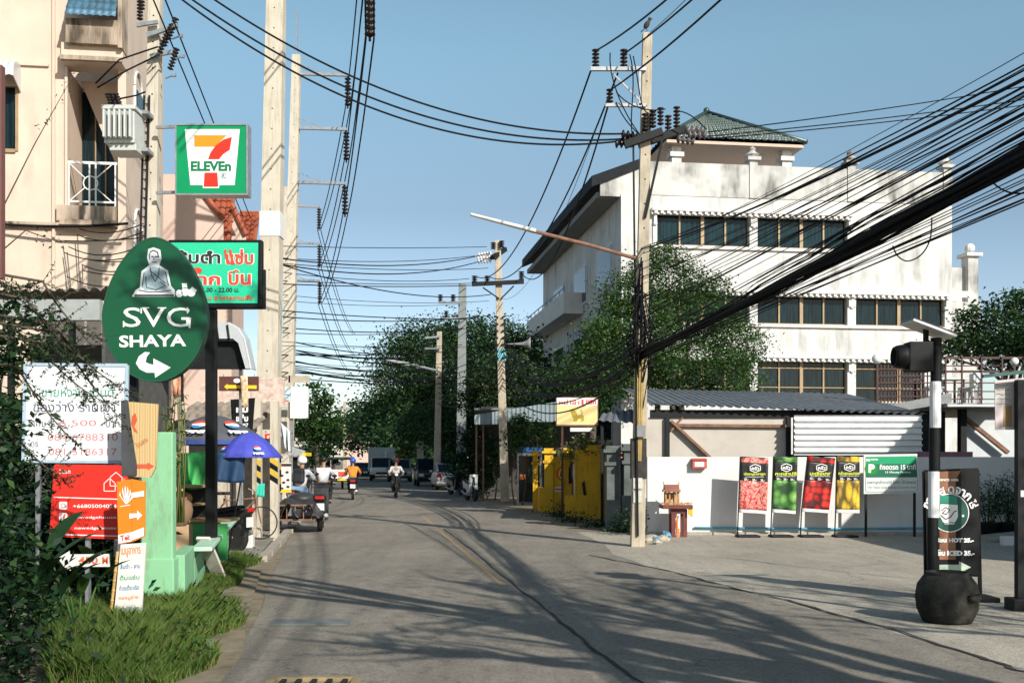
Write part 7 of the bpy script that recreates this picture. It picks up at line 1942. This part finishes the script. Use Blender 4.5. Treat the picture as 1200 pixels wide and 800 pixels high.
    if hat: mb.lathe([(.0, .115), (.07, .10), (.115, .055), (.13, 0), (.128, -.05), (.115, -.085), (.105, -.085)][::-1], hc + Vector((0, -.005, .03)), 14); mb.build('helmet', hat, t, True); mb2 = MB(); mb2.b2((hc.x - .08, hc.y + .10, hc.z + .0), (hc.x + .08, hc.y + .135, hc.z + .07)); mb2.build('visor', K['glass'], t)
    else: mb.ball(hc + Vector((0, -.02, .03)), (.088, .105, .095), 12); mb.build('hair', K['hair'], t, True)
    mb = MB()
    for sx in (-.031, .031): mb.ball(hc + Vector((sx, .092, -.012)), .010, 6)
    mb.build('eyes', K['letk'], t)
    mb = MB(); mb.ball(hc + Vector((0, .105, -.04)), (.013, .018, .02), 6); mb.ball(hc + Vector((-.085, 0, -.03)), (.012, .022, .03), 6); mb.ball(hc + Vector((.085, 0, -.03)), (.012, .022, .03), 6); mb.ball(hc + Vector((0, .088, -.075)), (.024, .008, .007), 6); mb.build('face_features', K['skin'], t, True)
    mb = MB()
    for f in ft: mb.ball(Vector(f) + Vector((0, .04, -.0)), (.05, .13, .045), 8)
    mb.build('shoes', K['letk'], t, True)
    return t
def wheel(t, c, r, w, name='wheel', rim=None):
    M = Matrix.Rotation(R(90), 4, 'Y')
    mb = MB(); mb.lathe([(r - .07, -w / 2), (r - .015, -w / 2), (r, -w / 4), (r, w / 4), (r - .015, w / 2), (r - .07, w / 2)], (0, 0, 0), 18, 0, M)
    o = mb.build(name, K['rubber'], t, True); o.location = c
    mb = MB(); mb.lathe([(r - .09, -w * .3), (r - .068, -w * .3), (r - .068, w * .3), (r - .09, w * .3)], (0, 0, 0), 18, 0, M)
    for a in range(5): mb.bar((0, math.cos(a * 1.257) * .03, math.sin(a * 1.257) * .03), (0, math.cos(a * 1.257) * (r - .08), math.sin(a * 1.257) * (r - .08)), .03, .025)
    mb.lathe([(.04, -w * .5), (.04, w * .5)], (0, 0, 0), 10, 0, M)
    q = mb.build('rim', rim or K['steel'], o, True)
    return o
def scooter(label, loc, rz, body, seatz=.78, group=None, rim=None):
    t = thing('motorbike', label, 'motorbike', loc, rz, group)
    wheel(t, (0, .62, .29), .29, .09, rim=rim); wheel(t, (0, -.60, .29), .29, .11, rim=rim)
    mb = MB(); mb.prismx([(-.95, .72), (-.72, .50), (-.30, .42), (-.15, .30), (.18, .30), (.30, .40), (.26, .46), (-.02, .40), (-.12, .66), (-.55, .73), (-.95, .80)], -.12, .12); mb.build('body', body, t, bev=.03)
    mb = MB(); mb.prismx([(.24, .34), (.34, .36), (.44, .98), (.50, 1.02), (.40, 1.06), (.32, .95), (.22, .45)], -.17, .17); mb.build('leg_shield', body, t, bev=.03)
    mb = MB(); mb.prismx([(.36, .58), (.62, .63), (.93, .50), (.93, .47), (.62, .60), (.36, .52)], -.07, .07); mb.build('mudguard', body, t, bev=.01)
    mb = MB(); mb.prismx([(-.78, .79), (-.55, .735), (-.13, .67), (-.06, .70), (-.12, .75), (-.4, .80), (-.75, .85)], -.13, .13); mb.build('seat', K['rubber'], t, bev=.03)
    mb = MB(); mb.tube([(-.33, .36, 1.04), (-.15, .44, 1.06), (.15, .44, 1.06), (.33, .36, 1.04)], .017, 7); mb.tube([(0, .42, 1.04), (0, .60, .42)], .035, 8)
    for s in (-.075, .075): mb.tube([(s, .50, .70), (s, .62, .29)], .02, 6)
    hb = mb.build('handlebar', K['dark'], t)
    for s in (-1, 1):
        mb = MB(); mb.tube([(s * .24, .40, 1.06), (s * .30, .42, 1.20)], .008, 5); mb.ball((s * .31, .42, 1.24), (.055, .015, .04), 8); mb.build('mirror', K['dark'], hb, True)
    mb = MB(); mb.ball((0, .50, 1.0), (.085, .05, .07), 10); mb.build('headlight', K['lens'], t, True)
    mb = MB(); mb.box((0, -.955, .77), (.20, .03, .07)); mb.build('tail_light', K['tail'], t, bev=.01)
    mb = MB(); mb.box((0, -.93, .56), (.21, .012, .17)); mb.build('number_plate', K['white'], t)
    mb = MB(); mb.prismx([(-.93, .66), (-.86, .70), (-.80, .34), (-.86, .36)], -.07, .07); mb.build('rear_mudguard', K['dark'], t)
    mb = MB(); mb.tube([(.14, -.05, .26), (.15, -.5, .28), (.15, -.88, .38)], [.03, .04, .045], 8); mb.box((0, -.15, .30), (.22, .40, .18)); mb.build('engine', K['steel'], t)
    mb = MB()
    for s in (-1, 1): mb.bar((0, -.6 + 0, .29), (s * .11, -.62, .70), .035)
    mb.build('shock_absorber', K['dark'], t)
    return t
def shirtm(n, c): return mat(n, c, .85, .12, 5)
m_dk = mat('black_motorbike_plastic', (.02, .02, .022), .3, .2); m_sil = mat('silver_motorbike_plastic', (.42, .43, .44), .3, .1); m_redb = mat('red_motorbike_plastic', (.10, .012, .01), .4, .2)
def at(px, py, rz=0): p = G(px, py); return (p.x, p.y, .012)
# riders on the move
o = scooter('black motorbike carrying the rider in the orange jacket', at(413.5, 585), TH, m_dk)
person('rider from behind in an orange jacket and blue helmet', at(413.5, 585.0), TH, shirtm('orange_jacket', (.62, .21, .025)), K['trou'], .10, .80, mat('blue_helmet', (.03, .09, .42), .25, .1))
scooter('dark motorbike ridden towards the viewer in the road shade', at(464, 583), TH + math.pi, m_dk)
person('rider facing the viewer in a grey and white top in the shade', at(464, 583), TH + math.pi, shirtm('pale_grey_top', (.45, .45, .47)), K['trou'], .06, .80, mat('maroon_helmet', (.10, .02, .03), .3, .1))
scooter('silver motorbike under the rider in the white shirt near the sidecar', at(377, 600), TH, m_sil)
person('rider in a white shirt with dark hair waiting beyond the sidecar', at(379, 600.5), TH - .1, shirtm('white_shirt', (.5, .51, .54)), K['trou'], .05, .82)
t = person('rider in a white shirt with a black backpack and blue jeans by the stall cart', at(352, 610), TH - .25, bpy.data.materials['white_shirt'], K['denim'], .14, .80, mat('white_helmet', (.65, .65, .64), .3, .05))
mb = MB(); mb.box((0, -.12, 1.20), (.30, .18, .40)); mb.build('backpack', mat('black_nylon', (.02, .021, .025), .7, .2), t, bev=.06)
scooter('black motorbike under the rider with the black backpack', at(353, 610.5), TH - .25, m_dk)
# sidecar with a tarp, near left kerb
c = at(376, 621)
scooter('black motorbike with a white number plate harnessed to the tarp covered sidecar', c, TH, m_dk)
p = Vector(at(349, 623))
t = thing('sidecar', 'motorbike sidecar cart covered with a loose black tarp by the kerb', 'sidecar', p, TH)
mb = MB()
for z in (.30, .62): mb.bar((-.38, -.7, z), (.34, -.7, z), .035); mb.bar((-.38, .7, z), (.34, .7, z), .035); mb.bar((-.38, -.7, z), (-.38, .7, z), .035); mb.bar((.34, -.7, z), (.34, .7, z), .035)
for x in (-.38, -.2, -.02, .16, .34): mb.bar((x, -.7, .30), (x, -.7, .62), .022)
mb.bar((.34, .2, .32), (.62, .2, .34), .04); mb.bar((.34, -.4, .32), (.62, -.4, .34), .04); mb.b2((-.37, -.69, .28), (.33, .69, .31)); mb.build('frame', K['rust'], t)
wheel(t, (-.45, 0, .27), .27, .09)
def drape(name, label, P4, m, seed, nx=16, ny=10, amp=.05, sag=.1):
    a, b, c, d = map(Vector, P4); rs = random.Random(seed); mb = MB(); vs = []; ph = [rs.uniform(0, 6) for _ in range(4)]
    for i in range(ny + 1):
        for j in range(nx + 1):
            u, v = j / nx, i / ny; q = a.lerp(b, u).lerp(d.lerp(c, u), v)
            edge = max(abs(u - .5), abs(v - .5)) * 2
            q.z += amp * math.sin(u * 9 + ph[0] + v * 5) + amp * .7 * math.sin(v * 11 + ph[1]) - sag * edge ** 3 * (1 + .6 * math.sin(u * 17 + ph[2]) + .5 * math.sin(v * 13 + ph[3]))
            vs.append(q)
    mb.add(vs, [(i * (nx + 1) + j, i * (nx + 1) + j + 1, (i + 1) * (nx + 1) + j + 1, (i + 1) * (nx + 1) + j) for i in range(ny) for j in range(nx)])
    o = mb.build(name, m, None, True); s = o.modifiers.new('solid', 'SOLIDIFY'); s.thickness = .01
    return o
o = drape('tarp', '', [(-.62, -.88, .70), (.60, -.86, .78), (.55, .8, .76), (-.55, .8, .70)], mat('black_tarp', (.030, .032, .034), .5, .25), 5, 22, 16, .035, .30)
o.location = p; o.rotation_euler = (0, 0, TH); tag(o, 'loose black tarp thrown over the sidecar cart', 'tarp')
mb = MB(); mb.lathe([(.10, -.42), (.16, -.3), (.17, 0), (.15, .2), (.10, .3), (.04, .34)], (-.62, -.72, .55), 12); k = len(mb.v)
for i in range(k): v = Vector(mb.v[i]); mb.v[i] = (v.x + .03 * math.sin(v.z * 13 + v.y * 9), v.y + .04 * math.sin(v.x * 15 + v.z * 7), v.z)
o = mb.build('sack', bpy.data.materials['black_tarp'], None, True); o.location = p; o.rotation_euler = (0, 0, TH); tag(o, 'slumped black sack hanging off the pavement side of the sidecar', 'sack')
mb = MB(); mb.ball((0, 0, 0), (.34, .4, .15), 12); o = mb.build('load_bundle', bpy.data.materials['black_tarp'], None, True); o.location = p + Vector((.1, .1, .74)); tag(o, 'rounded bundle bulging on top of the sidecar tarp', 'bundle')
# parked two wheelers
scooter('pale silver scooter parked in the shade before the second pole', at(552, 587), TH + math.pi + .15, m_sil)
scooter('black scooter parked beside the tall grey pole', at(534, 580), TH + math.pi + .3, m_dk)
scooter('black motorbike parked behind the black sign pole at the stalls', (-5.35, 19.2, .0), 1.25, m_dk)
# bicycle by the gate posts
t = thing('bicycle', 'old bicycle leaning among the stall things beside the striped posts', 'bicycle', (-5.35, 21.4, .08), -1.2)
for y_ in (-.5, .5):
    mb = MB(); mb.tube([(0, y_ + .31 * math.cos(a * .2618), .32 + .31 * math.sin(a * .2618)) for a in range(25)], .014, 5); w_ = mb.build('wheel', K['rubber'], t)
    mb = MB()
    for a in range(10): mb.tube([(0, y_, .32), (0, y_ + .30 * math.cos(a * .628), .32 + .30 * math.sin(a * .628))], .0025, 3)
    mb.build('spokes', K['chrome'], w_)
mb = MB()
for a, b in (((-.5, .32), (-.08, .32)), ((-.5, .32), (-.15, .78)), ((-.08, .32), (-.18, .86)), ((-.08, .32), (.38, .75)), ((-.15, .76), (.38, .80)), ((.38, .90), (.5, .32))): mb.tube([(0, *a), (0, *b)], .015, 6)
mb.build('frame', K['rust'], t)
mb = MB(); mb.box((0, -.2, .90), (.14, .24, .06)); mb.build('saddle', K['rubber'], t, bev=.02)
mb = MB(); mb.tube([(-.27, .30, .98), (0, .40, .92), (.27, .30, .98)], .012, 6); mb.build('handlebar', K['chrome'], t)
# cars
def car(name, label, loc, rz, col, prof, cabin, half, wheels, cat, bed=None, glasscol=None, r=.32, front=1):
    """facing +y; prof = lower body (y,z), cabin = glasshouse (y,z)"""
    t = thing(name, label, cat, loc, rz)
    mb = MB(); mb.prismx(prof, -half, half); mb.build('body', col, t, bev=.07)
    if cabin:
        mb = MB(); mb.prismx(cabin, -half * .88, half * .88); g = mb.build('cabin_glass', K['glass'], t, bev=.05)
        ys = [p[0] for p in cabin]; zt = max(p[1] for p in cabin); top = [p for p in cabin if p[1] > zt - .06]
        mb = MB(); mb.b2((-half * .86, min(p[0] for p in top), zt - .02), (half * .86, max(p[0] for p in top), zt + .04)); mb.build('roof', col, t, bev=.03)
        mb = MB()
        for s in (-1, 1):
            for (ya, za), (yb, zb) in ((cabin[0], cabin[1]), (cabin[-1], cabin[-2])): mb.bar((s * half * .87, ya, za), (s * half * .87, yb, zb), .08, .09)
            mb.bar((s * half * .885, (ys[0] + ys[-1]) / 2, min(p[1] for p in cabin)), (s * half * .885, (ys[0] + ys[-1]) / 2, zt), .03, .1)
        mb.build('pillars', col, t)
    for y_ in wheels:
        for s in (-1, 1): wheel(t, (s * (half - .10), y_, r), r, .2)
    y1 = max(p[0] for p in prof); y0 = min(p[0] for p in prof)
    for s in (-1, 1):
        mb = MB(); mb.box((s * half * .72, y1 - .03, .72), (.32, .14, .18)); mb.build('headlight', K['lens'], t, bev=.03)
        mb = MB(); mb.box((s * half * .80, y0 + .02, .82), (.24, .10, .22)); mb.build('tail_light', K['tail'], t, bev=.03)
        mb = MB(); mb.box((s * (half + .08), y1 * .42, 1.02), (.16, .10, .13)); mb.build('wing_mirror', col, t, bev=.02)
    mb = MB(); mb.box((0, y1 + .005, .50), (.36, .02, .12)); mb.box((0, y0 - .005, .62), (.36, .02, .13)); mb.build('number_plate', K['white'], t)
    mb = MB(); mb.box((0, y1 - .0, .64), (half * 1.0, .05, .14)); mb.box((0, y1 - .02, .36), (half * 1.8, .1, .14)); mb.build('grille', K['dark'], t)
    return t
SED = [(-2.15, .35), (-2.2, .75), (-2.05, .98), (-1.2, 1.0), (.9, .98), (1.95, .80), (2.2, .62), (2.2, .35), (1.9, .25), (-1.9, .25)]
SEDC = [(-1.75, .97), (-1.05, 1.40), (.25, 1.42), (1.15, .96)]
PCK = [(-2.5, .45), (-2.5, 1.02), (.95, 1.05), (2.2, 1.0), (2.45, .85), (2.45, .45), (2.2, .38), (-2.3, .38)]
PCKC = [(-.75, 1.03), (-.6, 1.70), (.5, 1.70), (1.25, 1.03)]
VAN = [(-2.3, .4), (-2.35, 1.1), (1.6, 1.1), (2.3, .95), (2.4, .6), (2.35, .35), (-2.2, .35)]
m_cs = mat('silver_car_paint', (.42, .43, .44), .3, .06, metal=.3); m_cd = mat('dark_car_paint', (.03, .035, .04), .25, .1); m_cw = mat('white_car_paint', (.66, .66, .64), .3, .05)
def rd(px, py): p = G(px, py); return (p.x, p.y, .012)
car('parked_car', 'silver hatchback parked behind the striped pole showing a red tail light', rd(526, 573.5), TH, m_cs, SED, SEDC, .86, (-1.35, 1.35), 'car')
car('parked_car', 'dark pickup truck parked just beyond the silver hatchback', rd(503, 569), TH + math.pi, m_cd, PCK, PCKC, .9, (-1.5, 1.5), 'pickup', r=.37)
car('oncoming_car', 'pale green pickup with a bright roof behind the shaded rider', rd(468, 564), TH + math.pi, mat('dull_green_car_paint', (.22, .26, .24), .35, .1), PCK, PCKC, .9, (-1.5, 1.5), 'pickup', r=.37)
t = car('delivery_truck', 'white box truck coming down the street under the trees', rd(447, 563), TH + math.pi, m_cw, [(.9, .5), (.9, 1.1), (2.5, 1.1), (2.7, .9), (2.7, .5)], [(.95, 1.08), (1.0, 1.85), (1.95, 1.85), (2.5, 1.08)], .95, (-1.7, 1.7), 'truck', r=.4)
mb = MB(); mb.b2((-1.05, -3.0, .75), (1.05, .85, 2.7)); mb.build('cargo_box', mat('pale_cargo_box', (.36, .40, .39), .5, .06), t, bev=.03); mb = MB(); mb.b2((-.5, -2.9, .5), (.5, 1.2, .74)); mb.build('chassis', K['dark'], t)
car('distant_car', 'dark sedan following ahead of the orange rider', rd(428, 561), TH, m_cd, SED, SEDC, .86, (-1.35, 1.35), 'car')
car('distant_car', 'small silver car far down the street beyond the dark sedan', rd(418, 556), TH, m_cs, SED, SEDC, .86, (-1.35, 1.35), 'car')
car('distant_van', 'dark van far off by the shop rows', rd(385, 553), TH, m_cd, VAN, [(-2.2, 1.08), (-2.1, 1.95), (1.0, 1.95), (1.9, 1.08)], .9, (-1.5, 1.5), 'van')
p = rd(401, 573)
t = thing('three_wheeler', 'dark roofed three wheeled taxi with a white rear panel ahead of the orange rider', 'three wheeler', p, TH)
mb = MB(); mb.prismx([(-1.2, .45), (-1.25, 1.05), (-1.1, 1.1), (.3, .75), (1.0, .9), (1.15, .5), (.9, .4)], -.62, .62); mb.build('body', m_cd, t, bev=.05)
mb = MB(); mb.prismx([(-1.35, 1.72), (-1.3, 1.82), (.9, 1.80), (1.0, 1.68), (.9, 1.66), (-1.2, 1.68)], -.68, .68); mb.build('roof', mat('dark_canvas_roof', (.03, .05, .05), .8, .2), t)
mb = MB()
for s in (-1, 1): mb.bar((s * .6, -1.2, 1.0), (s * .62, -1.2, 1.7), .05); mb.bar((s * .58, .8, .85), (s * .6, .7, 1.7), .05)
mb.build('roof_posts', K['steel'], t)
mb = MB(); mb.b2((-.58, -1.30, .62), (.58, -1.26, 1.12)); mb.build('rear_panel', K['white'], t)
mb = MB(); mb.b2((-.2, -1.315, .74), (.25, -1.301, 1.0)); mb.build('red_emblem', K['letr'], t); mb = MB(); mb.b2((-.25, -1.29, .50), (.25, -1.262, .60)); mb.build('number_plate', bpy.data.materials['sign_yellow'], t)
for c in ((-.58, -.8, .25), (.58, -.8, .25), (0, .85, .25)): wheel(t, c, .25, .13)

# ================================================================ far street: shops on the left, greenery closing the view
m_sh1 = mat('faded_shop_front', (.46, .42, .37), .85, .12, 1.5, dirt=(.2, .18, .15), damt=.6)
for k, (u0, Y, w_, dp, h_, lab) in enumerate(((-11.2, 46, 6.0, 9, 4.2, 'faded low shop row beyond the stall cart'), (-11.4, 70, 6.4, 14, 5.0, 'cream shop row behind the roadside tree'), (-11.6, 105, 6.6, 25, 4.4, 'most distant low shop along the street past the cream shop row'))):
    t = thing('shop_row', lab, 'shop', (*U(u0, Y), 0), TH)
    mb = MB(); mb.b2((0, 0, 0), (w_, dp, h_)); mb.build('wall', m_sh1, t)
    mb = MB(); mb.b2((-.2, -.3, h_), (w_ + .5, dp + .3, h_ + .25)); mb.build('roof', K['zincd'], t)
    n = int(dp // 4)
    for i in range(n): mb = MB(); mb.b2((w_ + .002, .8 + i * 4, .1), (w_ + .05, 3.4 + i * 4, 2.6)); mb.build('shutter', K['grey'], t)
    mb = MB(); mb.prismx([(0, 2.9), (0, 3.0), (0, 3.05)], 0, 1) if False else mb.add([(w_, 0, 3.1), (w_ + 1.2, 0, 2.7), (w_ + 1.2, dp, 2.7), (w_, dp, 3.1)], [(0, 1, 2, 3)]); mb.build('awning', mat('awning_%d' % k, ((.35, .12, .06), (.10, .2, .3), (.3, .3, .28))[k], .7, .2), t)
bush('leafy bush filling the verge past the shops', [(372, 530, 85, 16, 1), (360, 535, 75, 14, 1), (386, 535, 90, 12, 1)], 2500, .3, ['mid', 'dark'], 61)
bush('dense dark shrubs between the parked cars and the open shop', [(545, 555, 62, 22, .9), (575, 560, 58, 24, .9), (520, 550, 72, 18, .9), (560, 540, 66, 24, .9)], 5000, .25, ['dark', 'dark', 'mid'], 63)
# far wood: nobody could count it
pts = []
rs = np.random.RandomState(9)
bl = []
for i in range(150):
    x = -420 + i * 6.4 + rs.uniform(-2, 2); Y = 330 + rs.uniform(-25, 40)
    if abs(x + .138 * Y) < 7: continue
    h = rs.uniform(4.5, 10); bl.append((x, Y, h * .5, rs.uniform(5, 8), 5, h * .55))
for i in range(46):
    Y = 130 + i * 4.4; u = 10 + rs.uniform(-1.5, 4); x, y_ = U(u, Y); h = rs.uniform(5, 11); bl.append((x, y_, h * .5, rs.uniform(3, 5), 4, h * .55))
    u = -14 + rs.uniform(-4, 1); x, y_ = U(u, Y + 30); h = rs.uniform(4, 9); bl.append((x, y_, h * .5, rs.uniform(3, 5), 4, h * .55))
o = leaf_mesh('distant_wood', clump_points(bl, 42000, 5, .9, 22), 1.3, [LF['dark'], LF['dark'], LF['mid']], None, 5)
tag(o, 'far belt of dark trees closing the horizon', 'wood', None, 'stuff')
for i, (px, Y) in enumerate(((424, 165),)):
    p = P(px, 540, Y); p.z = 0
    t = thing('house', ('pinkish gabled house half hidden at the end of the street', 'pale low house far off on the left')[i], 'house', p, TH)
    mb = MB(); mb.b2((-2.6, 0, 0), (2.6, 6, 5.0)); mb.build('wall', m_pink if i == 0 else m_trim, t); mb = MB(); mb.prism([(-3, 5.0), (3, 5.0), (0, 6.8)], -.4, 6.4); mb.build('roof', m_rt if i == 0 else K['zincd'], t)
